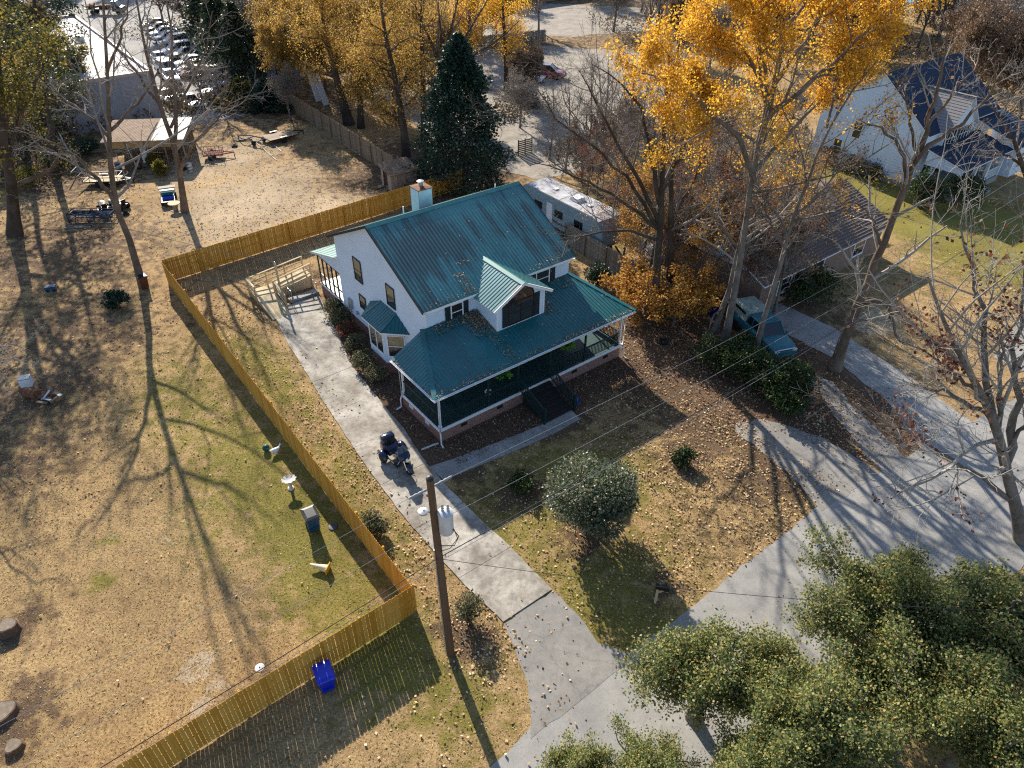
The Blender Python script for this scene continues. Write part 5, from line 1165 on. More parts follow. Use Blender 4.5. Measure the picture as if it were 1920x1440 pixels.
T = thing('garden_ball', 'dark green ball in the grass beside the fence', 'ball', G(500, 845), 0); MB().ball((0, 0, .2), .2, 14, 10).build('sphere', mat('teal_plastic', (.01, .09, .08), .4), T, smooth=True)
T = thing('garden_statue', 'small white plastic goose ornament next to the green ball', 'ornament', G(518, 850), .6); MB().loft([[(x + .0, r*math.cos(t), z+r*math.sin(t)) for t in [2*math.pi*j/10 for j in range(10)]] for x, r, z in ((-.3, .03, .3), (-.15, .13, .24), (.05, .15, .22), (.2, .08, .3), (.26, .05, .45), (.3, .055, .52), (.38, .02, .5))], True).build('goose_body', M_TRIM, T, smooth=True); MB().tube([(0, .06, 0), (0, .06, .12)], .02).tube([(0, -.06, 0), (0, -.06, .12)], .02).build('feet', M_TRIM, T)
T = thing('round_cover', 'dark round lid on the ground by the slate cart', 'cover', G(625, 988), 0); MB().lathe([(.2, 0), (.24, .02), (.22, .06), (.05, .08)], 16).build('disc', mat('slate_disc', (.06, .065, .08), .6), T, smooth=True)
T = thing('plastic_lid', 'white round lid with black centre lying just behind the front fence', 'lid', G(487, 1252), 0); MB().lathe([(.17, 0), (.19, .015), (.15, .03), (.03, .032)], 18).build('disc', M_TRIM, T, smooth=True); MB().lathe([(.03, .03), (.03, .045)], 8).build('knob', M_BLACK, T)
T = thing('old_tire', 'black tire lying flat on the leaves right of the porch', 'tire', G(1243, 643), 0); MB().torus((0, 0, .11), .25, .105, 'z', 24, 10).build('casing', M_RUBBER, T, smooth=True); MB().torus((0, 0, .11), .16, .02, 'z', 24, 6).build('bead', M_BLACK, T)
T = thing('mailbox', 'black mailbox on a wooden post near the road', 'mailbox', G(1228, 1130), YAW-.9)
MB().bx(-.05, .05, -.05, .05, -.1, 1.05).beam((0, 0, .7), (.3, 0, 1.0), .05, .05).build('post', M_DECKW, T)
b = MB(); ring = lambda x: [(x, -.11, 1.06), (x, .11, 1.06), (x, .11, 1.2)] + [(x, .11*math.cos(t), 1.2+.11*math.sin(t)) for t in [math.pi*k/8 for k in range(1, 8)]] + [(x, -.11, 1.2)]
b.loft([ring(-.12), ring(.48)], True); b.build('box', M_BLACK, T, smooth=35); MB().box((.3, .125, 1.28), (.05, .01, .16)).build('flag', M_TAIL, T); MB().box((.485, 0, 1.17), (.012, .2, .2)).build('door', M_STEEL, T)
T = thing('blue_bucket', 'small blue pail on the leaves beside the front steps', 'pail', G(1082, 757), 0); MB().lathe([(.11, 0), (.15, .28), (.16, .29), (.13, .28), (.09, .03)], 14).build('bucket', mat('sky_blue', (.02, .10, .42), .4), T, smooth=True); MB().torus((0, 0, .28), .14, .008, 'x', 16, 5).build('handle', M_STEEL, T)
for px, py, r, h, lb in ((20, 1182, .36, .42, 'cut tree stump at the left edge of the yard'), (8, 1338, .45, .22, 'wide pale grey stump at the lower left edge'), (28, 1402, .28, .2, 'small grey stump with green sprouts at the lower left')):
    T = thing('tree_stump', lb, 'stump', G(px, py), px*.1, 'stumps at the left edge')
    ring = lambda k, z: [(r*k*(1+.1*math.sin(3*t+px)+.05*math.sin(7*t))*math.cos(t), r*k*(1+.1*math.sin(3*t+px))*math.sin(t), z) for t in [2*math.pi*j/20 for j in range(20)]]
    MB().loft([ring(1.25, -.05), ring(1.05, .1), ring(1, h)], True).build('bark', mat('stump_bark', (.11, .075, .05), .9, var=.4, scale=6, bump=.5), T, smooth=40); MB().loft([ring(.9, h), ring(.88, h+.012)], True).build('cut_face', mat('cut_wood', (.21, .165, .12), .85, var=.35, scale=7), T)

# junk pile left
T = thing('fire_barrel', 'rusty barrel lying in the junk pile on the left lawn', 'barrel', G(62, 745), -.3); Mx = Matrix.Rotation(math.pi/2, 3, 'Y')
MB().lathe([(.05, -.45), (.29, -.45), (.30, -.43), (.285, -.40), (.285, -.17), (.30, -.15), (.285, -.13), (.285, .13), (.30, .15), (.285, .17), (.285, .40), (.30, .43), (.29, .45), (.05, .45)], 18, (0, 0, .3), Mx).build('drum', M_RUST, T, smooth=40); MB().lathe([(.02, .451), (.05, .46)], 8, (0, 0, .3), Mx).build('bung', M_STEEL, T)
T = thing('scrap_pile', 'heap of scrap boards and metal beside the rusty barrel', 'scrap pile', G(85, 750), .2)
for k in range(14):
    a = rnd.uniform(0, 3.1); x, y = rnd.uniform(-.5, .9), rnd.uniform(-.5, .5); MB().box((x, y, .08+.05*(k % 5)), (rnd.uniform(.4, 1.2), rnd.uniform(.08, .25), .05), Matrix.Rotation(a, 3, 'Z') @ Matrix.Rotation(rnd.uniform(-.25, .25), 3, 'Y')).build('plank' if k % 3 else 'metal_sheet', [M_GREYWOOD, M_OLDWOOD, M_RUST][k % 3] if k % 4 else M_STEEL, T)
T = thing('wash_machine', 'pale metal box standing behind the rusty barrel', 'appliance', G(52, 722), .3); MB().bx(-.3, .3, -.25, .25, 0, .55).build('cabinet', M_TRIM, T); MB().bx(-.31, .31, -.26, .26, .55, .6).build('top', M_STEEL, T)

# trailers and equipment in the left yard
def util_trailer(name, label, px, py, rz, L_=3.0, W2=1.6, side=.45, m=M_BLACK, deck=M_OLDWOOD, gate=False, wr_=.3):
    T = thing(name, label, 'trailer', G(px, py), rz)
    n = 8
    for k in range(n): MB().bx(-L_/2, L_/2, -W2/2+k*W2/n+.006, -W2/2+(k+1)*W2/n-.006, .5, .54).build('deck_board', deck, T)
    f = MB()
    for s in (-1, 1):
        f.bx(-L_/2, L_/2, s*W2/2-.03, s*W2/2+.03, .42, .5)
        if side: f.bx(-L_/2, L_/2, s*W2/2-.02, s*W2/2+.02, .5+side-.04, .5+side)
        for k in range(6):
            if side: x = -L_/2+.03+k*(L_-.06)/5; f.bx(x-.02, x+.02, s*W2/2-.021, s*W2/2+.021, .5, .5+side-.04)
    f.bx(L_/2-.03, L_/2+.03, -W2/2, W2/2, .42, .5); f.bx(-L_/2-.03, -L_/2+.03, -W2/2, W2/2, .42, .5)
    if side: f.bx(L_/2-.02, L_/2+.02, -W2/2, W2/2, .5+side-.04, .5+side)
    f.build('frame', m, T)
    MB().beam((L_/2, -W2*.3, .45), (L_/2+1.1, 0, .45), .07, .08).beam((L_/2, W2*.3, .45), (L_/2+1.1, 0, .45), .07, .08).bx(L_/2+1.0, L_/2+1.08, -.04, .04, 0, .5).build('tongue', m, T)
    for s in (-1, 1):
        wheel(T, -.2, s*(W2/2+.14), wr_, .18, M_TRIM); MB().bx(-.2-wr_-.1, -.2+wr_+.1, *sorted((s*(W2/2+.04), s*(W2/2+.26))), 2*wr_+.04, 2*wr_+.07).build('fender', m, T)
    if gate:
        g = MB(); 
        for k in range(7): g.beam((-L_/2, -W2/2+k*W2/6, .55), (-L_/2-.7, -W2/2+k*W2/6, 1.5), .03, .03)
        for q in (0, .5, 1): g.beam((-L_/2-.7*q, -W2/2, .55+.95*q), (-L_/2-.7*q, W2/2, .55+.95*q), .03, .03)
        g.build('tailgate', m, T)
    return T
util_trailer('utility_trailer', 'flat utility trailer with a raised mesh tailgate by the leaning poles', 197, 345, .12, 3.2, 1.5, .45, M_BLACK, M_DECKW, True)
util_trailer('red_trailer', 'small red box trailer in the sun of the left yard', 402, 296, YAW-.4, 1.9, 1.3, .5, mat('faded_red', (.16, .018, .018), .85, var=.3, spec=.1), mat('red_brown_deck', (.12, .03, .022), .9))
util_trailer('flatbed_trailer', 'low flatbed trailer covered in leaves beside the old fence', 527, 262, YAW+.1, 3.4, 2.0, .0, M_BLACK, M_OLDWOOD)
T = thing('steel_rack', 'dark blue steel rack lying in front of the leaning tree', 'rack', G(165, 412), .03); m = mat('blue_steel', (.014, .035, .075), .85, .0, spec=.12)
f = MB(); Lr, Wr, hr_ = 3.6, 1.2, .75
for z in (.1, hr_):
    for y in (0, Wr): f.bx(0, Lr, y-.03, y+.03, z-.03, z+.03)
    for x in (0, Lr*.45, Lr): f.bx(x-.03, x+.03, .03, Wr-.03, z-.028, z+.028)
for x in (0, Lr*.45, Lr):
    for y in (0, Wr): f.bx(x-.025, x+.025, y-.025, y+.025, 0, hr_)
T.location = G(130, 418); f.build('frame', m, T)
for k in range(9): MB().bx(.05, Lr-.05, .1+k*.118, .14+k*.118, hr_-.12, hr_-.08).build('slat', m, T)
for k in range(5): MB().bx(.03, Lr-.03, -.015, .015, .2+k*.1, .24+k*.1).build('side_slat', m, T)
def mower(name, label, px, py, rz, m, roof=None, seat=M_BLACK):
    T = thing(name, label, 'mower', G(px, py), rz)
    MB().loft([section(-.2, .30, .3, .62, .06, .02), section(.5, .30, .3, .72, .06, .03), section(.95, .26, .3, .66, .06, .02)], True).build('hood', m, T, smooth=40); MB().bx(-.85, -.1, -.32, .32, .3, .48).build('chassis', M_BLACK, T)
    MB().bx(-.65, -.25, -.22, .22, .48, .58).beam((-.66, 0, .55), (-.78, 0, .95), .42, .08, up=(1, 0, 0)).build('seat', seat, T); MB().tube([(.05, 0, .6), (-.1, 0, .92)], .02).torus((-.1, 0, .93), .17, .015, 'z', 16, 6).build('steering_wheel', M_BLACK, T)
    MB().loft([[(-.5, -.55, .12), (.35, -.55, .12), (.35, .55, .12), (-.5, .55, .12)], [(-.5, -.55, .24), (.35, -.5, .28), (.35, .5, .28), (-.5, .55, .24)]]).build('cutting_deck', m, T)
    for x, r in ((-.6, .28), (.72, .19)):
        for s in (-1, 1): wheel(T, x, s*.38, r, .2, M_TRIM)
    return T
mower('riding_mower', 'pale riding mower with dark tyres behind the blue rack', 225, 390, 2.7, mat('faded_white', (.55, .55, .52), .6))
mower('lawn_tractor', 'black lawn tractor beside the leaning tree trunk', 197, 396, 2.2, M_BLACK)
T = thing('golf_cart', 'stripped utility cart with teal panel and blue tarp beside the forked tree', 'cart', G(318, 378), R(112))
MB().bx(-1.3, 1.3, -.55, .55, .35, .5).build('chassis', M_BLACK, T); MB().bx(.55, 1.35, -.6, .6, .5, .85).build('front_box', mat('cream_metal', (.55, .52, .42), .6), T); MB().bx(1.0, 1.55, -.75, .75, .85, .92).build('work_top', M_GREYWOOD2, T)
MB().bx(-.1, .45, -.5, .5, .5, .62).beam((-.1, 0, .6), (-.25, 0, 1.0), .95, .06, up=(1, 0, 0)).build('seat', mat('teal_vinyl', (.015, .14, .17), .5), T); MB().loft([[(-.75, -.52, .5), (-.2, -.52, .5), (-.2, .5, .5), (-.75, .5, .5)], [(-.7, -.45, .72), (-.3, -.5, .66), (-.25, .4, .7), (-.7, .42, .64)]]).build('blue_tarp', mat('tarp_blue', (.01, .03, .42), .5), T)
for x in (-.85, .9):
    for s in (-1, 1): wheel(T, x, s*.55, .24, .2)
T = thing('wooden_spool', 'round pale wooden table top next to the forked tree', 'table', G(330, 394), 0); MB().lathe([(.1, .62), (.52, .62), (.52, .68), (.1, .681)], 22).build('table_top', M_DECKW, T); MB().lathe([(.2, .04), (.2, .62)], 14).build('column', M_OLDWOOD, T); MB().lathe([(.45, 0), (.45, .04), (.1, .045)], 20).build('base', M_OLDWOOD, T)
def frame_pipes(label, pts, r=.03, m=M_STEEL, name='steel_pipe'): return tag(MB().tube(pts, r, 8).build(name, m, smooth=True), label, 'pipe', 'pipes lying about the rear yard')
frame_pipes('long pale pipe lying on the grass left of the flatbed trailer', [G(496, 257, .05), G(528, 284, .05)]); frame_pipes('thin dark pipe lying across the grass below the trailer frame', [G(470, 258, .06), G(518, 300, .06)], .025)
frame_pipes('long grey pole leaning against the left hand trees', [G(148, 322, .05), VP(112, 252, G(148, 322), 1.0)], .06)
T = thing('boat_trailer', 'empty steel boat trailer frame beside the red trailer', 'trailer frame', G(478, 268), YAW+2.0)
MB().beam((-1.6, -.6, .45), (1.2, -.6, .45), .08, .1).beam((-1.6, .6, .45), (1.2, .6, .45), .08, .1).beam((1.2, -.6, .45), (2.4, 0, .45), .08, .1).beam((1.2, .6, .45), (2.4, 0, .45), .08, .1).beam((-1.0, -.6, .45), (-1.0, .6, .45), .08, .08).beam((.6, -.6, .45), (.6, .6, .45), .08, .08).bx(2.3, 2.38, -.04, .04, 0, .45).build('frame', mat('dull_blue_steel', (.05, .08, .12), .9, spec=.1), T)
for s in (-1, 1): wheel(T, -.6, s*.75, .28, .17, M_STEEL)
for i, (px, py, h, lb) in enumerate(((598, 190, 4.2, 'tall white panel leaning against the old yard fence'), (612, 197, 3.2, 'shorter white panel leaning beside the tall one'))):
    T = thing('leaning_panel', lb, 'panel', G(px, py), YAW+.3, 'panels leaning on the fence'); MB().beam((0, 0, 0), (.2, 1.4, h), .9, .06).build('sheet', M_TIN, T); MB().beam((-.4, -.05, 0), (-.2, 1.35, h), .06, .08).build('batten', M_TRIM, T)
T = thing('white_board', 'pale board propped upright inside the pole shed', 'board', G(277, 305, 0), .2); MB().beam((0, 0, 0), (-.1, .5, 2.3), .75, .05).build('panel', M_TRIM, T); MB().beam((.3, -.04, .1), (.2, .45, 2.2), .05, .06).build('batten', M_GREYWOOD, T)
T = thing('covered_grill', 'grey covered grill beside the ranch house driveway', 'grill', G(1424, 572), .4); MB().loft([[(-.5, -.3, .02), (.5, -.3, .02), (.5, .3, .02), (-.5, .3, .02)], [(-.48, -.3, .8), (.48, -.3, .8), (.48, .3, .8), (-.48, .3, .8)], [(-.3, -.2, 1.15), (.3, -.2, 1.15), (.3, .2, 1.15), (-.3, .2, 1.15)]]).build('cover', mat('grey_cover', (.24, .27, .31), .7, var=.2), T, smooth=30); MB().bx(-.45, .45, -.32, -.3, .5, .54).build('strap', M_BLACK, T)
T = thing('wood_pallet', 'dark pallet crate standing at the edge of the gravel', 'crate', G(985, 290), YAW)
for k in range(8): MB().bx(-.9, .9, -.02-.0*k, .02, .05+k*.2, .19+k*.2).build('slat', M_GREYWOOD, T)
for x in (-.9, 0, .9): MB().bx(x-.05, x+.05, .021, .1, 0, 1.7).build('post', M_GREYWOOD, T)
T = thing('toy_car', 'small dark object lying on the left lawn beside the trees', 'cart', G(97, 545), .3); MB().bx(-.35, .35, -.2, .2, .12, .4).build('tub', M_NAVY, T); 
for x in (-.22, .22):
    for s in (-1, 1): wheel(T, x, s*.2, .1, .06)
for px, py, lb, up_ in ((262, 318, 'worn tire leaning in front of the pole shed', 1), (345, 318, 'worn tire lying right of the pole shed', 0), (236, 402, 'worn tire lying behind the leaning tree trunk', 0), (440, 275, 'worn tire lying near the boat trailer frame', 0)):
    T = thing('old_tire', lb, 'tire', G(px, py), .5, 'worn tires in the left yard')
    ax = 'y' if up_ else 'z'; z = .33 if up_ else .1
    MB().torus((0, 0, z), .24, .09, ax, 20, 8).build('casing', M_RUBBER, T, smooth=True); MB().torus((0, 0, z), .16, .02, ax, 18, 6).build('bead', M_BLACK, T)
for px, py, m, lb in ((225, 322, M_NAVY, 'slate blue drum under the left end of the pole shed'), (300, 322, M_RUST, 'rusty drum standing before the pole shed posts'), (358, 322, M_STEEL, 'grey steel drum right of the pole shed'), (790, 322, M_NAVY, 'blue drum beside the small plank shed')):
    T = thing('steel_drum', lb, 'drum', G(px, py), 0, 'drums around the sheds')
    MB().lathe([(.05, 0), (.285, 0), (.29, .03), (.28, .06), (.28, .29), (.295, .31), (.28, .33), (.28, .56), (.295, .58), (.28, .6), (.28, .84), (.29, .87), (.27, .87), (.26, .84), (.05, .84)], 16).build('drum', m, T, smooth=40); MB().lathe([(.03, .84), (.03, .865)], 8, (.15, 0, 0)).build('bung', M_STEEL, T)
for px, py, rz, lb in ((455, 262, .4, 'stack of old boards lying left of the boat trailer frame'), (150, 425, .1, 'weathered boards lying on the blue rack side of the yard'), (720, 348, YAW, 'boards lying in front of the small plank shed')):
    T = thing('board_stack', lb, 'boards', G(px, py), rz, 'board stacks in the yards')
    for k in range(7): MB().box((rnd.uniform(-.1, .1), -.3+.1*(k % 4)*1.6, .03+.05*(k//4)), (rnd.uniform(1.4, 2.2), .14, .04), Matrix.Rotation(rnd.uniform(-.12, .12), 3, 'Z')).build('plank', [M_GREYWOOD, M_OLDWOOD][k % 2], T)

# ================================================================== trees
def barkmat(name, a, b, sc=6):
    m, t, o = _nodes(name)
    p = N(t, 'BsdfPrincipled'); p.inputs['Roughness'].default_value = 0.95; p.inputs['Specular IOR Level'].default_value = 0.15
    v = coords(t, 'world', (1, 1, .3)); n1 = noise(t, v, sc, 6, .7); n2 = noise(t, coords(t, 'world'), .8, 4, .6)
    c = ramp(t, n1, [(.3, a), (.7, b)]).outputs[0]; c = mixc(t, ramp(t, n2, [(.45, (0, 0, 0)), (.7, (.55,)*3)]).outputs[0], c, tuple(min(1, x*1.5+.02) for x in b))
    L(t, c, p.inputs['Base Color']); bb = N(t, 'Bump', Strength=.6, Distance=.04); L(t, n1, bb.inputs['Height']); L(t, bb.outputs[0], p.inputs['Normal'])
    L(t, p.outputs[0], o.inputs[0]); return m
B_GREY = barkmat('grey_bark', (.085, .070, .058), (.20, .175, .15)); B_BROWN = barkmat('brown_bark', (.075, .052, .038), (.17, .125, .092)); B_DARK = barkmat('dark_bark', (.035, .026, .020), (.085, .066, .052))
B_PALE = barkmat('pale_bark', (.20, .18, .155), (.36, .33, .295)); B_TWIG = barkmat('twig_bark', (.15, .125, .11), (.29, .255, .225))
LF_GOLD = leafmat('gold_leaves', [(0, (.40, .17, .018)), (.25, (.60, .29, .022)), (.55, (.76, .43, .030)), (.8, (.84, .56, .07)), (.92, (.60, .47, .13)), (1, (.30, .15, .05))], .55)
LF_CYP = leafmat('cypress_leaves', [(0, (.20, .105, .032)), (.3, (.34, .19, .045)), (.6, (.46, .28, .06)), (.85, (.56, .37, .09)), (1, (.34, .30, .09))], .45)
LF_ORANGE = leafmat('orange_leaves', [(0, (.16, .06, .02)), (.3, (.36, .16, .035)), (.65, (.52, .27, .045)), (1, (.50, .34, .09))], .42)
LF_RED = leafmat('russet_leaves', [(0, (.06, .02, .014)), (.5, (.16, .055, .032)), (.85, (.25, .095, .05)), (1, (.30, .16, .09))], .35)
LF_OAK = leafmat('live_oak_leaves', [(0, (.052, .092, .042)), (.3, (.140, .190, .068)), (.6, (.265, .290, .09)), (.85, (.42, .385, .13)), (1, (.50, .34, .14))], .55, .5, .45)
LF_CAM = leafmat('camellia_leaves', [(0, (.040, .070, .040)), (.45, (.105, .140, .074)), (.8, (.205, .215, .13)), (1, (.42, .36, .26))], .3, .45, .4)
LF_MAG = leafmat('evergreen_leaves', [(0, (.010, .026, .018)), (.55, (.024, .055, .034)), (.9, (.05, .088, .052)), (1, (.12, .13, .08))], .15, .5, .3)
LF_PINE = leafmat('pine_needles', [(0, (.020, .038, .022)), (.5, (.046, .070, .036)), (.85, (.085, .105, .05)), (1, (.14, .125, .06))], .2, .5)
LF_OLIVE = leafmat('olive_leaves', [(0, (.05, .055, .014)), (.45, (.125, .115, .024)), (.8, (.24, .19, .035)), (1, (.36, .25, .05))], .4)
LF_BROWN = leafmat('dead_leaves', [(0, (.075, .042, .026)), (.5, (.16, .10, .06)), (1, (.28, .19, .12))], .3)
LF_GREYT = leafmat('winter_brush', [(0, (.13, .11, .095)), (.5, (.21, .18, .155)), (.85, (.28, .245, .21)), (1, (.26, .17, .10))], .25)
LF_HEDGE = leafmat('hedge_leaves', [(0, (.010, .028, .010)), (.5, (.028, .058, .018)), (.85, (.065, .10, .028)), (1, (.16, .16, .04))], .22, .55, .25)
LF_SHRUB = leafmat('shrub_leaves', [(0, (.03, .05, .02)), (.4, (.09, .11, .05)), (.75, (.20, .18, .09)), (1, (.33, .25, .16))], .25)

def tubes(pts, rad, n):
    """pts (B,k,3), rad (B,k) -> vertices and quads of B tapered tubes"""
    B, k, _ = pts.shape
    T = np.gradient(pts, axis=1); T /= np.linalg.norm(T, axis=2, keepdims=True)+1e-9
    ref = np.where(np.abs(T[:, :1, 2:3]) > .8, np.array([[[1., 0, 0]]]), np.array([[[0, 0, 1.]]])); ref = np.broadcast_to(ref, T.shape)
    A = ref - T*(ref*T).sum(2, keepdims=True); A /= np.linalg.norm(A, axis=2, keepdims=True)+1e-9; Bn = np.cross(T, A)
    th = 2*np.pi*np.arange(n)/n
    V = pts[:, :, None, :] + rad[:, :, None, None]*(A[:, :, None, :]*np.cos(th)[None, None, :, None] + Bn[:, :, None, :]*np.sin(th)[None, None, :, None])
    idx = np.arange(B*k*n).reshape(B, k, n); nx = np.roll(idx, -1, axis=2)
    q = np.stack([idx[:, :-1], nx[:, :-1], nx[:, 1:], idx[:, 1:]], -1).reshape(-1, 4)
    return V.reshape(-1, 3), q
def resample(pl, k):
    pl = np.asarray([tuple(p) for p in pl], float); d = np.r_[0, np.cumsum(np.linalg.norm(np.diff(pl, axis=0), axis=1))]
    s = np.linspace(0, d[-1], k); return np.stack([np.interp(s, d, pl[:, i]) for i in range(3)], -1)
def sprout(P, Rd, r, n, t0, t1, ang, ln, k, wig, up, rr, shape=0.5):
    """children of the branches P (B,k,3)"""
    B, kp, _ = P.shape
    Lp = np.linalg.norm(np.diff(P, axis=1), axis=2).sum(1)
    par = np.repeat(np.arange(B), n); m = len(par)
    t = t0 + (t1-t0)*((np.tile(np.arange(n), B)+r.uniform(0, 1, m))/n); x = t*(kp-1); i = np.minimum(x.astype(int), kp-2); f = (x-i)[:, None]
    base = P[par, i]*(1-f) + P[par, i+1]*f; T = P[par, i+1]-P[par, i]; T /= np.linalg.norm(T, axis=1, keepdims=True)+1e-9
    rb = Rd[par, i]*(1-f[:, 0]) + Rd[par, i+1]*f[:, 0]
    q = r.normal(size=(m, 3)); s = np.cross(T, q); s /= np.linalg.norm(s, axis=1, keepdims=True)+1e-9
    a = np.radians(r.uniform(ang[0], ang[1], m))[:, None]; d = T*np.cos(a) + s*np.sin(a)
    le = Lp[par]*r.uniform(ln[0], ln[1], m)*(1-shape*t)
    pts = [base]; cur = base
    for j in range(1, k):
        d = d + wig*r.normal(size=(m, 3)); d[:, 2] += up; d /= np.linalg.norm(d, axis=1, keepdims=True)
        cur = cur + d*(le/(k-1))[:, None]; pts.append(cur)
    C_ = np.stack(pts, 1); r0 = np.minimum(rb*rr, rb*.9); rad = r0[:, None]*np.linspace(1, .35, k)[None]
    return C_, rad
LEAFN = [0]
def tree(name, label, base, limbs, levels, bark, twig=None, leaf=None, lsize=.16, lper=3, lspread=.25, rmin=.006, seed=1, group=None, cat='tree', leaf_levels=1, twigs=True, keep=1.0, lup=0.0, fsel=None, ltop=0.0, lasp=.36):
    """limbs: list of (points, r0, r1); levels: list of sprout settings"""
    r = np.random.default_rng(seed)
    T = thing(name, label, cat, base, 0, group); bv = np.array(base)
    k0 = 12; P = np.stack([resample([Vector(p)-base for p in pl], k0) for pl, _, _ in limbs]); Rd = np.stack([np.linspace(a, b, k0)**1.0 for _, a, b in limbs])
    P[1:, 1:-1] += r.normal(size=P[1:, 1:-1].shape)*.05
    P[:, 3:, 1] += np.cumsum(r.normal(size=(len(limbs), k0-3)), axis=1)*.10
    Rd[0, 0] *= 1.32; Rd[0, 1] *= 1.08
    V, Q = tubes(P, Rd, 9); link('trunk', fastmesh('trunk', V, Q, bark, True), T)
    lv = [(P, Rd)]; vs, qs, off = [], [], 0; cur = (P, Rd)
    for i, s in enumerate(levels):
        C_, rad = sprout(cur[0], cur[1], r, **s); rad = np.maximum(rad, rmin); lv.append((C_, rad))
        nn = 5 if i == 0 else 4 if i == 1 and len(levels) > 2 else 3
        cur = (C_, rad)
        if i == len(levels)-1 and not twigs: continue
        v, q = tubes(C_, rad, nn); vs.append(v); qs.append(q+off); off += len(v)
    if vs: link('branches', fastmesh('branches', np.concatenate(vs), np.concatenate(qs), twig or bark, False), T)
    if leaf is not None:
        cs = []
        for C_, _ in lv[-leaf_levels:]:
            B, k, _ = C_.shape; n = lper
            bi = np.repeat(np.arange(B), n); 
            if keep < 1: bi = bi[(r.uniform(size=B) < keep)[bi]]
            if fsel is not None: bi = bi[fsel(C_[bi, -1])]
            t = r.uniform(.25, 1, len(bi))*(k-1); ii = np.minimum(t.astype(int), k-2); f = (t-ii)[:, None]
            cs.append(C_[bi, ii]*(1-f)+C_[bi, ii+1]*f + r.normal(size=(len(bi), 3))*lspread)
        c = np.concatenate(cs); c = c[c[:, 2] > .15]
        v, q = leaf_quads(c, lsize, up=lup, seed=seed+5, asp=lasp); LEAFN[0] += len(c)
        link('crown', fastmesh('crown', v, q, leaf), T)
    return T
def S(n, t0=.3, t1=1., ang=(30, 60), ln=(.35, .6), k=6, wig=.16, up=.05, rr=.55, shape=.4): return dict(n=n, t0=t0, t1=t1, ang=ang, ln=ln, k=k, wig=wig, up=up, rr=rr, shape=shape)
def pl(base, pts, dy=0.0, bend=0.0):
    n = len(pts); return [VP(x, y, base, dy + bend*i/max(1, n-1)) for i, (x, y) in enumerate(pts)]
BARE = [S(9, .35, 1., (25, 60), (.3, .55), 7, .15, .06), S(7, .2, 1., (25, 60), (.35, .6), 6, .18, .05), S(5, .2, 1., (25, 60), (.4, .65), 4, .2, .03)]
BARE_T = [S(8, .3, 1., (25, 60), (.3, .55), 6, .15, .06), S(6, .2, 1., (25, 60), (.35, .6), 5, .18, .05), S(4, .2, 1., (25, 60), (.4, .65), 4, .2, .03)]

# --- left yard, bare
b = G(268, 537)
tree('bare_tree', 'leaning bare tree by the fence corner, its trunk forking in two', b, [(pl(b, [(268,537),(240,440),(218,390),(210,320),(205,220),(198,100),(190,10),(186,-60)]), .25, .05), (pl(b, [(218,390),(195,345),(150,290),(110,262),(70,245)], bend=-2), .17, .03), (pl(b, [(206,245),(235,215),(262,190),(300,120)], bend=2), .12, .03), (pl(b, [(207,260),(170,215),(125,185),(90,150)], bend=3), .12, .03), (pl(b, [(200,140),(230,60),(250,-40)], bend=-2), .10, .02)], BARE_T, B_BROWN, B_TWIG, seed=21)
b = G(347, 397)
tree('bare_tree', 'forked bare tree standing beside the stripped utility cart', b, [(pl(b, [(347,397),(340,345),(335,310),(325,260),(300,190),(285,130),(270,60),(255,-30)]), .28, .05), (pl(b, [(337,325),(352,285),(375,255),(410,225),(440,180)], bend=-3), .16, .03), (pl(b, [(328,265),(330,200),(320,120),(315,40),(310,-40)], bend=2), .17, .04), (pl(b, [(303,198),(262,150),(225,100),(180,60)], bend=-1), .14, .03), (pl(b, [(320,240),(350,170),(385,90),(400,20)], bend=3), .13, .03)], BARE_T, B_BROWN, B_TWIG, seed=22)
# --- left edge mixed trees
b = G(28, 440)
tree('broad_tree', 'thick dark trunked tree with yellow green leaves at the left edge', b, [(pl(b, [(28,440),(22,350),(8,270),(-5,180),(-12,80)]), .5, .14), (pl(b, [(12,290),(40,220),(80,150),(110,100)], bend=3), .2, .05), (pl(b, [(5,240),(-40,160),(-80,100)], bend=-2), .2, .05)], [S(8, .25, 1), S(7, .2, 1), S(6, .2, 1, k=4)], B_DARK, B_BROWN, LF_OLIVE, .2, 7, .5, seed=23, twigs=False)
b = G(105, 330)
tree('pine_tree', 'tall dark pine at the upper left with drooping needle boughs', b, [(pl(b, [(105,330),(92,220),(78,120),(66,30),(60,-60)]), .34, .1)], [S(26, .35, 1., (60, 95), (.16, .28), 6, .08, .03, .4), S(9, .2, 1, (30, 60), (.3, .5), 4)], B_DARK, B_DARK, LF_PINE, .34, 16, .25, seed=24, lasp=.16)
b = G(50, 300)
tree('pine_tree', 'second dark pine crowding the upper left corner', b, [(pl(b, [(50,300),(36,200),(22,100),(12,0),(6,-80)]), .34, .1)], [S(24, .4, 1., (60, 95), (.16, .28), 6, .08, .03, .4), S(9, .2, 1, (30, 60), (.3, .5), 4)], B_DARK, B_DARK, LF_PINE, .34, 15, .25, seed=25, lasp=.16)
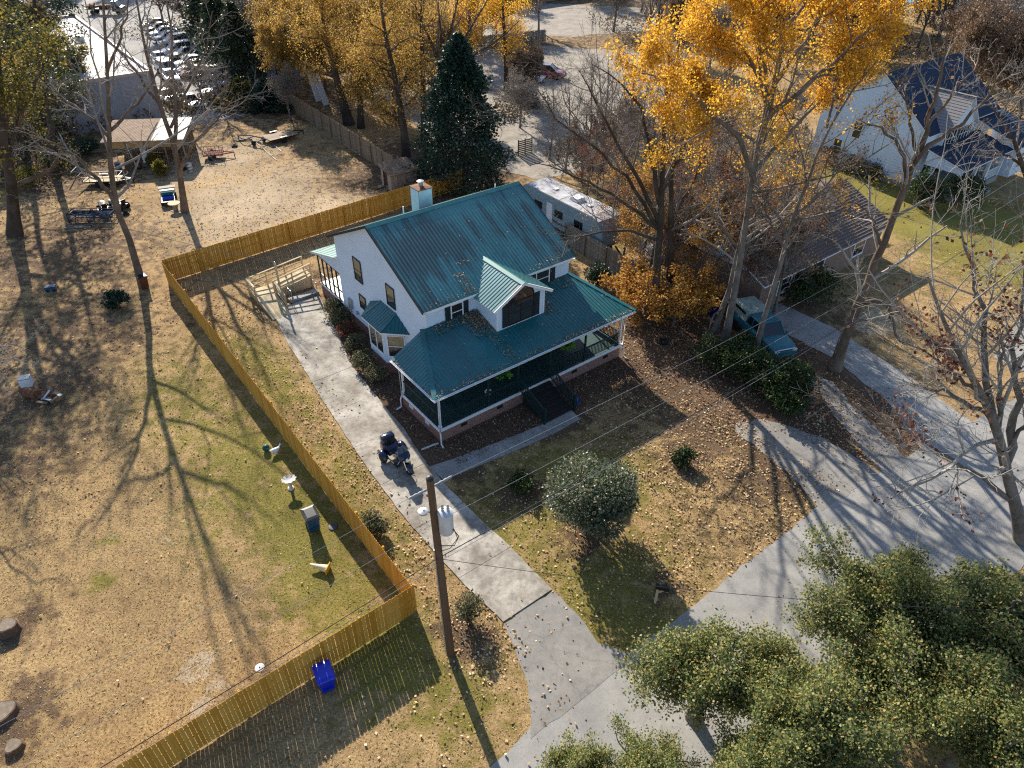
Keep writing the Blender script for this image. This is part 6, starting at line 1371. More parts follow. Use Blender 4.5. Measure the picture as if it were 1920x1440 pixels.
for i, (px, py, hgt, lf, lb, sp) in enumerate(((70, 300, 7, LF_OLIVE, 'yellow green sapling among the dark trunks on the left', .3), (140, 262, 6, LF_OLIVE, 'olive leaved bush tree in front of the grey building', .35), (20, 250, 9, LF_ORANGE, 'rusty leaved tree behind the pines at the left edge', .4), (95, 230, 8, LF_OLIVE, 'olive tree growing against the grey block wall', .4), (170, 235, 4, LF_OLIVE, 'low bright green bush beside the pole shed', .3))):
    b = G(px, py); h = Vector((rnd.uniform(-.6, .6), 0, hgt))
    tree('young_tree', lb, b, [([b, b+h*.5, b+h], .10, .03), ([b+h*.2, b+h*.5+Vector((1.2, .5, .6)), b+h*.8+Vector((1.8, .8, .3))], .06, .02), ([b+h*.2, b+h*.5+Vector((-1.2, .3, .6)), b+h*.8+Vector((-1.9, .3, .2))], .06, .02)], [S(9, .25, 1, k=5, ln=(.3, .5)), S(7, .2, 1, k=4)], B_BROWN, B_BROWN, lf, .2, 8, sp, seed=30+i, group='brushy trees at the left edge')

# --- rear golden cypress stand
CYP = [S(17, .2, 1., (45, 80), (.20, .36), 6, .12, .03, .45, .5), S(9, .2, 1, (30, 65), (.3, .55), 5), S(3, .3, 1, (30, 60), (.4, .6), 3)]
rear = [((655, 233), [(655,233),(640,180),(628,130),(610,60),(600,-20)], .55, 'thick trunked golden cypress rising behind the old yard fence'),
        ((677, 240), [(677,240),(675,180),(672,100),(668,20),(665,-50)], .36, 'slim golden cypress just right of the thickest trunk'),
        ((763, 303), [(763,303),(758,250),(747,180),(735,120),(722,60),(712,-20)], .45, 'leaning golden cypress nearest the small shed'),
        ((796, 262), [(796,262),(794,190),(792,110),(790,30),(788,-50)], .38, 'upright golden cypress left of the dark evergreen'),
        ((525, 170), [(525,170),(520,110),(514,40),(510,-30)], .4, 'golden cypress at the left end of the rear stand'),
        ((590, 150), [(590,150),(588,90),(585,20),(582,-40)], .35, 'golden cypress in front of the white workshop roof'),
        ((720, 150), [(720,150),(722,90),(724,20),(726,-40)], .35, 'golden cypress farther back in the middle of the stand'),
        ((950, 170), [(950,170),(948,100),(944,30),(940,-40)], .35, 'golden cypress at the right end by the gravel lot'),
        ((880, 130), [(880,130),(880,70),(880,10),(880,-50)], .35, 'golden cypress showing behind the evergreen top')]
for i, (bp, pts, rr_, lb) in enumerate(rear):
    b = G(*bp); tree('cypress_tree', lb, b, [(pl(b, pts), rr_, .08)], CYP, B_DARK, B_DARK, LF_CYP if i not in (7, 8) else LF_GOLD, .17, 26 if i != 1 else 15, .5, seed=40+i, group='golden cypress trees behind the house', lup=-.3, twigs=False)
b = G(836, 265)
tree('bare_tree', 'fan shaped bare tree with many stems above the dark evergreen', b, [(pl(b, [(836,265),(834,180),(836,120),(845,60),(862,-20)]), .38, .06), (pl(b, [(835,150),(812,90),(790,40),(770,-20)], bend=1), .2, .04), (pl(b, [(836,130),(860,90),(890,40),(925,-20)], bend=-1), .2, .04), (pl(b, [(836,140),(880,110),(930,80),(975,40)], bend=2), .16, .03), (pl(b, [(836,120),(825,60),(822,0)], bend=-2), .16, .03)], BARE_T, B_DARK, B_GREY, LF_CYP, .14, 1, .2, seed=60)
# dark evergreen cone
b = G(868, 352)
def cone_tree(name, label, base, h, rad, leaf, n, lsize, seed, group=None, z0=.3, power=.8, lump=.25, trunk_r=.22, bark=B_DARK, cat='tree', fill=.55):
    r = np.random.default_rng(seed); T = thing(name, label, cat, base, 0, group)
    nl = 26; hz = np.linspace(0, h*.97, nl); MB().tube([(0, 0, -.1), (0, 0, h*.5), (0, 0, h*.93)], [trunk_r, trunk_r*.6, .03], 9).build('trunk', bark, T, smooth=True)
    t = r.uniform(0, 1, n)**.75; z = z0+(h-z0)*t; R0 = rad*(1-t)**power*np.clip((t+.06)/.16, .35, 1)
    ph = r.uniform(0, 2*np.pi, n)
    L1 = 1+lump*np.sin(ph*3+z*1.9+seed)+lump*.7*np.sin(ph*7-z*3.1)+lump*.5*np.sin(ph*13+z*5)
    rr = R0*L1*np.where(r.uniform(size=n) < .25, r.uniform(fill*.3, 1, n), r.uniform(fill, 1, n)**.5)
    c = np.stack([rr*np.cos(ph), rr*np.sin(ph), z+.15*r.normal(size=n)-.12*rr], -1)
    dirs = np.stack([np.cos(ph), np.sin(ph), -.1+0*ph], -1); v, q = leaf_quads(c, lsize, dirs*1.2, seed=seed); LEAFN[0] += n
    nb = 60; zz = r.uniform(.15, .85, nb)*h; a = r.uniform(0, 6.28, nb); ln = rad*(1-zz/h)**power*.85
    P = np.stack([np.stack([0*zz, 0*zz, zz], -1), np.stack([ln*.5*np.cos(a), ln*.5*np.sin(a), zz+.1*ln], -1), np.stack([ln*np.cos(a), ln*np.sin(a), zz], -1)], 1)
    vb, qb = tubes(P, np.tile([.05, .03, .012], (nb, 1)), 4); link('branches', fastmesh('branches', vb, qb, bark), T)
    link('crown', fastmesh('crown', v, q, leaf), T); return T
cone_tree('magnolia_tree', 'tall dark green cone shaped evergreen right behind the house', b, 13.2, 4.3, LF_MAG, 30000, .24, 70, power=.62)
for i, (px, py, h, rd, lf, lb) in enumerate(((432, 150, 11, 3.6, LF_PINE, 'dark shaggy evergreen beside the car lot'), (465, 168, 10, 3.4, LF_PINE, 'dark evergreen at the end of the car lot next to the gold trees'), (395, 96, 10, 3.3, LF_PINE, 'dark evergreen behind the parked cars'), (505, 205, 3.2, 2.6, LF_MAG, 'low dark green bush at the top of the old yard fence'), (455, 200, 3.0, 2.8, LF_OLIVE, 'olive brush between the cars and the yard'))):
    cone_tree('evergreen_tree', lb, G(px, py), h, rd, lf, 7500, .34, 80+i, 'evergreens beside the car lot', power=.7, lump=.35)
# --- rear and far woods
FAR = [S(12, .25, 1., (30, 65), (.3, .5), 5, .15, .05), S(7, .2, 1., (30, 60), (.35, .6), 4, .18, .04), S(4, .2, 1, (30, 60), (.4, .6), 3)]
def far_proto(seed, leaf, h, lper, lsz, bark=B_GREY, twig=B_TWIG, label='x', lspread=.3, base=None):
    r_ = random.Random(seed); b = base; up = Vector((0, 0, h))
    lim = [([b, b+up*.4+Vector((.2, .1, 0)), b+up*.8, b+up], .22, .05)]
    for k in range(4):
        a = k*1.57+r_.uniform(-.4, .4); o = Vector((math.cos(a), math.sin(a), 0)); lim.append(([b+up*(.28+.06*k), b+up*(.5+.05*k)+o*h*.14, b+up*(.78+.04*k)+o*h*.24], .11, .03))
    return tree('woodland_tree', label, b, lim, FAR, bark, twig, leaf, lsz, lper, lspread, rmin=.012, seed=seed, group='trees of the far woods')
far_spots = {'grey': [], 'brown': [], 'pine': [], 'gold': []}
PROTO = {}
def far_tree(kind, px, py, s, label, rot):
    cfg = dict(grey=(LF_GREYT, 11, 5, .2, B_GREY), brown=(LF_BROWN, 11, 9, .22, B_BROWN), gold=(LF_CYP, 11, 12, .22, B_BROWN), bare=(None, 11, 0, .2, B_GREY), olive=(LF_OLIVE, 11, 9, .22, B_BROWN))[kind]
    if kind not in PROTO:
        T = far_proto(90+len(PROTO), cfg[0], cfg[1], cfg[2], cfg[3], cfg[4], label=label, base=G(px, py)); PROTO[kind] = (T, [x for x in C.objects if x.parent == T]); T.scale = (s, s, s); T.rotation_euler = (0, 0, rot); return
    T0, kids = PROTO[kind]; T = T0.copy(); C.objects.link(T); T.location = G(px, py); T.scale = (s, s, s*rnd.uniform(.9, 1.1)); T.rotation_euler = (0, 0, rot); T['label'] = label
    for k in kids: q = k.copy(); C.objects.link(q); q.parent = T
fs = [('brown',310,60,.9,'brown leaved tree behind the far parking row'),('bare',345,40,.95,'bare tree over the far parking row'),('brown',370,75,.9,'brown leaved tree at the wooded end of the car rows'),('grey',480,140,1.0,'grey mossy tree left of the golden stand'),('gold',560,60,1.0,'rust gold tree at the top behind the workshop'),('gold',640,40,1.0,'rust gold tree at the top centre left'),('gold',760,50,1.1,'rust gold tree at the top centre'),('gold',840,60,1.0,'rust gold tree above the bare fan tree'),('gold',930,90,.9,'rust gold tree above the gravel lot edge'),
 ('bare',1010,60,.8,'bare tree at the far side of the gravel lot'),('grey',1150,60,.85,'grey brush tree behind the dark lot fence'),('bare',1215,90,.95,'bare grey tree at the right of the lot fence'),('grey',1235,60,.9,'grey twiggy tree above the sales lot'),('brown',1270,110,.9,'brown leaved tree left of the great gold crown'),('bare',1300,40,.95,'bare tree behind the great gold crown'),('grey',1560,40,.9,'grey twiggy tree at the top right of the gold crown'),
 ('grey',1640,70,.85,'grey twiggy tree above the navy roof'),('brown',1600,100,.8,'brown leaved tree behind the white house gable'),('grey',1720,90,.9,'grey tree behind the ridge of the white house'),('bare',1760,70,.9,'bare tree between white house and pond'),('grey',1790,110,.85,'grey tree right of the navy roof peak'),('brown',1830,70,1.0,'brown crowned tree near the pond'),('grey',1850,130,.9,'grey brush tree right behind the white house'),('brown',1890,60,1.0,'brown crowned tree at the upper right edge'),('grey',1900,150,.95,'grey twiggy tree at the right edge above the porch'),('brown',1870,190,.8,'rusty brush tree right of the navy roof'),('grey',1935,110,1.0,'grey tree cut off by the right edge'),('grey',1680,30,1.0,'grey tree at the top near the pond'),('bare',1740,25,1.1,'bare trunk standing before the pond'),('brown',1500,60,.9,'brown tree hidden behind the gold crown'),('grey',1400,70,.9,'grey tree hidden behind the gold crown'),('brown',1440,110,.8,'brown brush tree behind the gold trunk'),('grey',1330,130,.8,'grey brush tree under the left of the gold crown'),('bare',1360,190,.7,'bare tree behind the gold trunk at the lot edge'),('brown',1290,220,.55,'small brown tree at the edge of the gravel'),('grey',1180,300,.45,'grey thicket tree behind the trailer'),('brown',1130,310,.4,'brown thicket tree behind the trailer roof'),('brown',990,205,.6,'brown leaved tree right of the dark evergreen'),('grey',975,240,.5,'thin grey tree at the gravel edge by the evergreen'),('grey',545,225,.5,'grey moss hung tree at the upper end of the yard fence'),('brown',545,150,.7,'brown tree behind the moss hung one'),('bare',250,215,.55,'bare shrub tree behind the pole shed'),('grey',380,195,.5,'grey brush below the parked cars'),('grey',340,215,.4,'grey brush right behind the pole shed roof'),('bare',420,215,.5,'bare brush tree at the back of the left yard'),('bare',120,30,.9,'bare tree beyond the grey building'),('brown',40,60,.9,'brown tree beyond the pines at the top left'),('grey',470,60,.9,'grey tree above the evergreens of the lot'),('brown',1560,200,.55,'brown sapling close to the white gable'),('grey',1480,250,.5,'grey sapling left of the white house')]
for x_, y_, k_, w_ in ((30,215,'olive','olive tree low in the upper left corner mass'),(80,195,'olive','olive tree between the two corner pines'),(125,215,'olive','olive tree before the left end of the grey wall'),(8,160,'brown','brown tree at the very left edge behind the pines'),(62,130,'olive','olive tree high in the upper left corner mass'),(150,225,'olive','olive tree nearest the pole shed roof'),(15,290,'olive','olive tree right of the thick trunk at the left edge'),(100,120,'brown','brown tree over the roof edge of the grey building'),(-20,240,'olive','olive tree half outside the left edge')): fs.append((k_, x_, y_, .75, w_))
for x_, y_, w_ in ((560,205,'nearest the leaning panels'),(612,175,'behind the leaning panels'),(700,205,'between the two slim trunks'),(742,225,'left of the leaning cypress'),(820,205,'left of the evergreen top'),(683,150,'above the slim trunks'),(772,150,'above the leaning cypress'),(556,120,'before the workshop wall'),(642,118,'before the workshop roof'),(905,105,'right of the evergreen top'),(485,110,'beside the lot evergreens'),(960,60,'above the white car')): fs.append(('gold', x_, y_, .85, 'full rust gold tree of the rear stand, '+w_))
rw = random.Random(5)
where = [('above the navy roof', 1560, 1900, 15, 110), ('right behind the white house', 1780, 1960, 100, 230), ('at the top behind the gold crown', 1180, 1560, -10, 60), ('at the top left beyond the street', -40, 260, -40, -5), ('along the top edge in the middle', 500, 1100, -40, 5)]
cnt = [26, 10, 16, 6, 10]
words = ['first', 'second', 'third', 'fourth', 'fifth', 'sixth', 'seventh', 'eighth', 'ninth', 'tenth', 'eleventh', 'twelfth', 'thirteenth', 'fourteenth', 'fifteenth', 'sixteenth', 'seventeenth', 'eighteenth', 'nineteenth', 'twentieth', 'twenty first', 'twenty second', 'twenty third', 'twenty fourth', 'twenty fifth', 'twenty sixth']
for (wh, x0, x1, y0, y1), c_ in zip(where, cnt):
    xs = sorted(rw.uniform(x0, x1) for _ in range(c_))
    for j, x in enumerate(xs):
        if 1680 < x < 1870 and 'navy' in wh and j % 3: continue
        kd = rw.choice(['grey', 'grey', 'brown', 'grey', 'gold' if x < 1200 else 'brown']); fs.append((kd, x, rw.uniform(y0, y1), rw.uniform(.8, 1.1), 'woodland tree %s, %s from the left' % (wh, words[j])))
for i, (k, px, py, s, lb) in enumerate(fs): far_tree(k, px, py, s, lb, rnd.uniform(0, 6.28))
for i, (px, py, h) in enumerate(((1782, 42, 20), (1808, 46, 21), (1835, 40, 20), (1745, 48, 19))):
    b = G(px, py); cone_h = h
    tree('tall_pine', ['straight pine trunk standing left before the pond', 'straight pine trunk in the middle before the pond', 'straight pine trunk at the right before the pond', 'pine trunk nearest the gold crown before the pond'][i], b, [([b, b+Vector((.3, 0, h*.5)), b+Vector((.2, 0, h))], .3, .1)], [S(16, .6, 1., (60, 95), (.14, .22), 5, .08, .03, .4), S(6, .2, 1, (30, 60), (.3, .5), 3)], B_DARK, B_DARK, LF_PINE, .4, 9, .3, seed=140+i, lasp=.16, group='pines before the pond')

# --- right of the house
b = G(1358, 645); n = VP
gold_limbs = [(pl(b, [(1358,645),(1372,575),(1388,490),(1402,400),(1412,325),(1436,220),(1462,100),(1485,-20),(1500,-120)]), .235, .06), (pl(b, [(1412,330),(1385,262),(1330,205),(1262,150),(1200,132)], bend=-3), .17, .03), (pl(b, [(1420,290),(1436,200),(1410,110),(1350,50),(1320,0)], bend=3), .17, .03), (pl(b, [(1436,225),(1520,150),(1600,80),(1690,10)], bend=-2), .17, .03), (pl(b, [(1416,318),(1460,270),(1510,215),(1560,165),(1620,90)], bend=3), .16, .03), (pl(b, [(1450,160),(1510,80),(1560,0),(1600,-80)], bend=2), .14, .03), (pl(b, [(1445,190),(1420,60),(1400,-40)], bend=-3), .13, .03), (pl(b, [(1470,60),(1530,-30),(1580,-120)], bend=-1), .1, .02), (pl(b, [(1425,270),(1350,230),(1300,190),(1280,150)], bend=3), .1, .02)]
tree('gold_maple', 'great tall tree covered in golden yellow leaves right of the house', b, gold_limbs, [S(11, .35, 1., (25, 65), (.24, .42), 6, .15, .04), S(8, .2, 1., (25, 65), (.35, .6), 5, .18, .02), S(5, .2, 1., (25, 60), (.4, .65), 4, .2, .0)], B_GREY, B_GREY, LF_GOLD, .125, 34, .22, seed=101, lup=-.25, twigs=False, keep=.62)
b = G(1412, 672)
tree('bare_tree', 'slender bare tree leaning right out of the hedge', b, [(pl(b, [(1412,672),(1432,600),(1450,535),(1470,470),(1485,410),(1507,360),(1528,300),(1550,240),(1592,172),(1640,110)]), .19, .03), (pl(b, [(1485,410),(1520,380),(1560,330),(1600,290)], bend=-2), .1, .02), (pl(b, [(1470,470),(1440,400),(1430,340)], bend=2), .09, .02), (pl(b, [(1550,240),(1560,190),(1565,130)], bend=1), .08, .02)], BARE, B_GREY, B_GREY, LF_BROWN, .13, 1, .12, seed=102)
b = G(1336, 632)
tree('bare_tree', 'bare tree with an arching pale branch at the left end of the hedge', b, [(pl(b, [(1336,632),(1352,585),(1372,530),(1385,470),(1398,420),(1404,340),(1415,260)]), .21, .04), (pl(b, [(1360,570),(1330,600),(1316,640),(1310,690)], bend=-1.5), .06, .02), (pl(b, [(1385,470),(1350,420),(1320,380)], bend=-2), .1, .02), (pl(b, [(1398,420),(1440,380),(1470,350)], bend=1), .1, .02)], BARE, B_GREY, B_PALE, LF_ORANGE, .15, 1, .15, seed=103)
b = G(1224, 602)
tree('russet_oak', 'tall dark oak close to the house with bare limbs and dark red leaf clusters', b, [(pl(b, [(1224,602),(1230,520),(1236,440),(1240,350),(1244,260),(1250,170),(1255,90)]), .33, .05), (pl(b, [(1238,400),(1222,310),(1214,250),(1198,195),(1160,155),(1110,118)], bend=-2), .17, .02), (pl(b, [(1236,420),(1200,340),(1165,280),(1130,215),(1085,130)], bend=-4), .16, .02), (pl(b, [(1234,430),(1180,340),(1120,283),(1042,226),(1008,172)], bend=-5), .14, .02), (pl(b, [(1236,430),(1160,370),(1080,325),(1000,300)], bend=-4), .14, .02), (pl(b, [(1234,450),(1180,430),(1110,440),(1050,450)], bend=-5), .12, .02), (pl(b, [(1240,360),(1270,300),(1300,240),(1320,180)], bend=2), .15, .03)], BARE, B_DARK, B_GREY, LF_RED, .15, 2, .2, seed=104, fsel=lambda p: (p[:, 2] < 7.5) & (np.sin(p[:, 0]*1.3+p[:, 2]*.9) > .1))
b = G(1258, 560)
tree('russet_oak', 'second dark oak trunk just right of the tall one, rusty orange leaves', b, [(pl(b, [(1258,560),(1256,480),(1256,400),(1255,320),(1262,250),(1270,180)]), .32, .06), (pl(b, [(1256,420),(1290,360),(1320,300),(1350,260)], bend=2), .14, .02), (pl(b, [(1256,440),(1220,380),(1200,330)], bend=3), .12, .02), (pl(b, [(1256,460),(1310,450),(1350,440)], bend=-1), .1, .02)], BARE, B_DARK, B_GREY, LF_ORANGE, .16, 2, .2, seed=105, fsel=lambda p: np.sin(p[:, 0]*1.1+p[:, 2]*1.3) > .2)
b = G(1322, 420)
tree('bare_tree', 'thin bare tree behind the ranch house driveway', b, [(pl(b, [(1322,420),(1326,360),(1330,300),(1334,230),(1340,160)]), .22, .04), (pl(b, [(1328,340),(1350,290),(1380,250)], bend=1), .09, .02), (pl(b, [(1330,300),(1305,250),(1290,200)], bend=-1), .09, .02)], BARE_T, B_DARK, B_GREY, LF_BROWN, .15, 1, .2, seed=106)
for i, (px, py, h, w, lb) in enumerate(((1205, 612, 3.6, 2.0, 'orange leaved young oak at the porch end, farthest left'), (1262, 612, 3.8, 2.2, 'orange leaved young oak next to the tall dark trunk'), (1300, 590, 3.0, 1.7, 'orange brown young oak close to the hedge'), (1175, 570, 3.0, 1.6, 'orange leaved sapling right behind the porch roof corner'))):
    b = G(px, py); v_ = Vector((0, 0, h)); lim = [([b, b+v_*.6, b+v_], .09, .02)]
    for k in range(5): a = k*1.26+i; o = Vector((math.cos(a), math.sin(a), 0)); lim.append(([b+v_*.15, b+v_*.45+o*w*.5, b+v_*.7+o*w*.85], .05, .012))
    tree('young_oak', lb, b, lim, [S(8, .25, 1, k=5, ln=(.3, .5)), S(7, .2, 1, k=4)], B_BROWN, B_BROWN, LF_ORANGE, .17, 9, .16, seed=110+i, group='orange young oaks by the porch')
THIN = {}
def thin_tree(kind, px, py, h, label, rot, tint):
    if kind not in THIN:
        b = G(px, py); r_ = random.Random(400+kind); up = Vector((0, 0, 10)); lim = [([b, b+up*.4+Vector((.3, 0, 0)), b+up*.75+Vector((.2, .2, 0)), b+up], .13, .03)]
        for k in range(6):
            a_ = k*2.4+kind; o = Vector((math.cos(a_), math.sin(a_), 0)); z = .22+.1*k; lim.append(([b+up*z, b+up*(z+.12)+o*1.2, b+up*(z+.26)+o*(2.6-.25*k)], .06, .015))
        T = tree('thicket_tree', label, b, lim, [S(8, .25, 1, k=5, ln=(.3, .55)), S(6, .2, 1, k=4), S(4, .2, 1, k=3)], B_GREY, B_TWIG, tint, .15, 4, .22, seed=400+kind, group='thin trees between the houses', fsel=lambda p: np.sin(p[:, 0]*1.4+p[:, 2]*1.1+kind) > -.1)
        THIN[kind] = (T, [x for x in C.objects if x.parent == T]); T.scale = (h/10,)*3; return
    T0, kids = THIN[kind]; T = T0.copy(); C.objects.link(T); T.location = G(px, py); T.scale = (h/10,)*3; T.rotation_euler = (0, 0, rot); T['label'] = label
    for k in kids: q = k.copy(); C.objects.link(q); q.parent = T
tints = [LF_RED, LF_ORANGE, LF_BROWN, None]
spots = [(0,1165,500,7,'thin russet tree at the far end of the weathered fence'),(1,1205,480,8,'thin orange leaved tree behind the weathered fence'),(2,1180,420,8,'thin brown leaved tree beside the trailer nose'),(0,1285,520,9,'thin russet tree left of the twin trunks'),(1,1305,560,7,'thin orange tree close to the dark blue bin'),(2,1300,470,9,'thin brown tree behind the dark oaks'),(0,1385,560,9,'thin russet tree in front of the ranch roof'),(1,1430,520,8,'thin orange tree growing before the ranch house wall'),(2,1450,590,8,'thin brown tree right beside the teal pickup'),(1,1365,480,8,'thin orange tree at the left gable of the ranch house'),(0,1120,400,7,'thin russet tree in front of the trailer'),(2,1240,430,8,'thin brown tree on the green grass patch'),(1,1500,500,7,'thin orange tree near the ranch front door'),(2,1090,340,7,'thin brown tree behind the trailer roof'),(0,1150,330,8,'thin russet tree in the thicket behind the trailer'),(2,1210,350,8,'thin brown tree in the thicket by the gravel lot'),(1,1280,380,8,'thin orange tree between grass patch and gravel lot'),(0,1350,420,8,'thin russet tree behind the left end of the ranch roof')]
more = [(1240,520),(1265,500),(1320,520),(1345,550),(1400,500),(1420,470),(1460,540),(1475,470),(1190,545),(1145,470),(1330,460),(1380,440),(1270,470),(1225,400),(1160,370),(1100,370),(1300,350),(1250,330),(1190,300),(1430,430)]
words_ = ['one', 'two', 'three', 'four', 'five', 'six', 'seven', 'eight', 'nine', 'ten', 'eleven', 'twelve', 'thirteen', 'fourteen', 'fifteen', 'sixteen', 'seventeen', 'eighteen', 'nineteen', 'twenty', 'twenty one', 'twenty two', 'twenty three']
od = ['first', 'second', 'third', 'fourth', 'fifth', 'sixth', 'seventh', 'eighth', 'ninth', 'tenth', 'eleventh', 'twelfth', 'thirteenth', 'fourteenth', 'fifteenth', 'sixteenth', 'seventeenth', 'eighteenth', 'nineteenth', 'twentieth']
for j, (px, py) in enumerate(sorted(((1120,330),(1150,400),(1170,450),(1200,420),(1215,520),(1250,440),(1275,540),(1290,430),(1310,510),(1335,500),(1360,450),(1375,590),(1400,540),(1420,560),(1445,500),(1465,440),(1480,520),(1100,300),(1180,270),(1230,300),(1270,320),(1060,320),(1030,300)))): spots.append((3, px, py, 8.0+(j*5 % 4)*.9, 'bare twiggy tree of the tangle between the houses, number %s from its left end' % words_[j]))
for j, (px, py) in enumerate(sorted(more)): spots.append((j % 3, px, py, 5.5+(j*7 % 5)*.8, ['low russet', 'low orange', 'low brown'][j % 3]+' understory tree between the houses, %s counted from the left' % od[j]))
for i, (k, px, py, h, lb) in enumerate(spots): thin_tree(k, px, py, h, lb, rnd.uniform(0, 6.28), tints[k])
# big bare tree by the drives
b = G(1565, 692)
tree('bare_tree', 'stout bare tree by the driveways with one broken hooked limb', b, [(pl(b, [(1565,692),(1585,630),(1612,560),(1640,490),(1668,430),(1690,370),(1705,330),(1722,285)]), .34, .13), (pl(b, [(1722,285),(1738,235),(1752,180),(1765,110),(1772,50)]), .14, .03), (pl(b, [(1712,310),(1735,275),(1790,240),(1850,190),(1872,150),(1868,112)], bend=-1), .14, .02), (pl(b, [(1700,340),(1690,275),(1650,240),(1608,222)], bend=-1), .12, .02), (pl(b, [(1738,240),(1790,170),(1830,130),(1850,90)], bend=2), .10, .02), (pl(b, [(1613,572),(1640,563),(1662,566),(1676,600),(1682,638),(1698,645)], bend=-1), .16, .05), (pl(b, [(1720,290),(1700,200),(1680,140)], bend=2), .10, .02), (pl(b, [(1650,470),(1640,420),(1610,380),(1590,380)], bend=-1), .09, .02)], [S(6, .35, 1., (25, 55), (.25, .45), 6, .15, .06), S(5, .2, 1., (25, 60), (.35, .6), 5, .18, .05), S(3, .2, 1, (25, 60), (.4, .6), 4, .2, .03)], B_BROWN, B_PALE, LF_BROWN, .13, 1, .15, seed=107, fsel=lambda p: np.sin(p[:, 0]*1.7+p[:, 2]*1.1) > .6)
b = G(1918, 1015)
tree('bare_tree', 'wide many stemmed bare tree at the right edge above the road', b, [(pl(b, [(1918,1015),(1905,950),(1885,870),(1862,790),(1830,720),(1800,670),(1765,600),(1740,520)], bend=-1), .30, .04), (pl(b, [(1885,870),(1905,770),(1900,680),(1912,590),(1925,500)], bend=1.5), .2, .03), (pl(b, [(1865,800),(1848,710),(1852,610),(1830,510),(1822,440)], bend=1), .17, .03), (pl(b, [(1858,785),(1800,748),(1720,727),(1700,735)], bend=-1), .12, .02), (pl(b, [(1900,940),(1850,900),(1780,855),(1700,795),(1640,790)], bend=-2), .13, .02), (pl(b, [(1845,745),(1780,690),(1720,650),(1690,640)], bend=1), .1, .02), (pl(b, [(1880,860),(1920,800),(1960,720)], bend=0), .12, .02), (pl(b, [(1870,820),(1880,720),(1880,620)], bend=-2), .13, .02)], BARE, B_GREY, B_PALE, LF_RED, .16, 2, .15, seed=108, fsel=lambda p: np.sin(p[:, 0]*2.1+p[:, 2]*1.7) > .7)
b = G(1945, 420)
tree('bare_tree', 'leaning bare tree with feathery twigs at the right edge by the white house', b, [(pl(b, [(1945,420),(1925,330),(1898,265),(1870,220),(1840,180)], bend=-1), .3, .04), (pl(b, [(1915,310),(1890,290),(1850,280),(1825,290)], bend=-1), .12, .02), (pl(b, [(1905,280),(1915,210),(1910,140)], bend=1), .13, .02), (pl(b, [(1920,320),(1945,240),(1960,160)], bend=0), .13, .02)], BARE, B_DARK, B_TWIG, seed=109)
# left edge twigs
b = G(-70, 790)
tree('bare_tree', 'bare twiggy tree reaching in from the left edge', b, [(pl(b, [(-70,790),(-90,700),(-100,620)]), .2, .06), (pl(b, [(-85,720),(-40,660),(20,640),(60,655)], bend=-1), .08, .015), (pl(b, [(-80,740),(-40,720),(0,700),(40,680)], bend=1), .08, .015), (pl(b, [(-75,770),(-40,790),(0,815),(25,830)], bend=-1), .06, .012)], BARE_T, B_BROWN, B_PALE, seed=119)
b = G(-120, 560)
tree('broad_tree', 'dark crowned tree beyond the left edge shading the lawn', b, [([b, b+Vector((0, 0, 6)), b+Vector((.5, 0, 13))], .4, .1), ([b+Vector((0, 0, 5)), b+Vector((3, 1, 8)), b+Vector((5, 1.5, 11))], .2, .04), ([b+Vector((0, 0, 6)), b+Vector((-2, 2, 9)), b+Vector((-3, 3, 12))], .2, .04), ([b+Vector((0, 0, 6)), b+Vector((1, -2, 9)), b+Vector((2, -3, 12))], .2, .04)], [S(8, .25, 1), S(7, .2, 1), S(5, .2, 1, k=4)], B_DARK, B_BROWN, LF_OLIVE, .28, 3, .45, seed=120, twigs=False)

# --- live oaks on the near side of the road
OAK = [S(8, .35, 1., (30, 80), (.3, .5), 6, .2, .03), S(6, .2, 1., (30, 75), (.35, .65), 5, .22, .0), S(5, .15, 1., (30, 75), (.4, .7), 4, .24, .0)]
OAKP = {}
def live_oak(label, base, h, ext, seed, lper, n_limb=8, low=.38):
    r_ = random.Random(seed); b = base; lim = []
    top = b+Vector((r_.uniform(-.4, .4), r_.uniform(-.4, .4), h*low)); lim.append(([b, (b+top)/2+Vector((.1, .1, 0)), top, top+Vector((0, 0, h*.3))], .26, .09))
    for k in range(n_limb+6):
        a = 2.4*k+r_.uniform(-.4, .4); f = math.sqrt((k+.6)/(n_limb+6))*r_.uniform(.8, 1.15); o = Vector((math.cos(a)*ext[0]*f, math.sin(a)*ext[1]*f, 0)); z1 = h*(.46-.22*f*f+r_.uniform(-.08, .06))
        lim.append(([top-Vector((0, 0, .4*f)), top+o*.4+Vector((0, 0, z1*.35)), top+o*.75+Vector((0, 0, z1*.8)), top+o+Vector((r_.uniform(-.3, .3), r_.uniform(-.3, .3), z1))], .11, .025))
    return tree('live_oak', label, b, lim, OAK, B_GREY, B_GREY, LF_OAK, .105, int(lper*1.0), .20, seed=seed, group='live oaks across the road', lup=.1, twigs=False, keep=.72)
def oak_copy(src, label, base, sc, rot):
    kids = [x for x in C.objects if x.parent == src]; T = src.copy(); C.objects.link(T); T.location = base; T.scale = sc; T.rotation_euler = (0, 0, rot); T['label'] = label
    for k in kids: q = k.copy(); C.objects.link(q); q.parent = T
def foot(px, py, z): c = G(px, py, z); return Vector((c.x, c.y, 0))
oa = live_oak('olive green live oak at the road edge, leftmost of the large oaks', foot(1335, 1235, 4.0), 5.6, (2.3, 1.7), 200, 10)
ob = live_oak('broad olive green live oak covering the road on the right', foot(1690, 1110, 4.2), 6.0, (3.6, 2.6), 201, 15, 10)
oc = live_oak('live oak in the middle of the bottom right corner', foot(1560, 1375, 4.4), 6.0, (2.9, 2.2), 203, 13, 9)
oak_copy(ob, 'live oak filling the far bottom right corner', foot(1850, 1340, 4.4), (.95, .95, 1.0), 2.2)
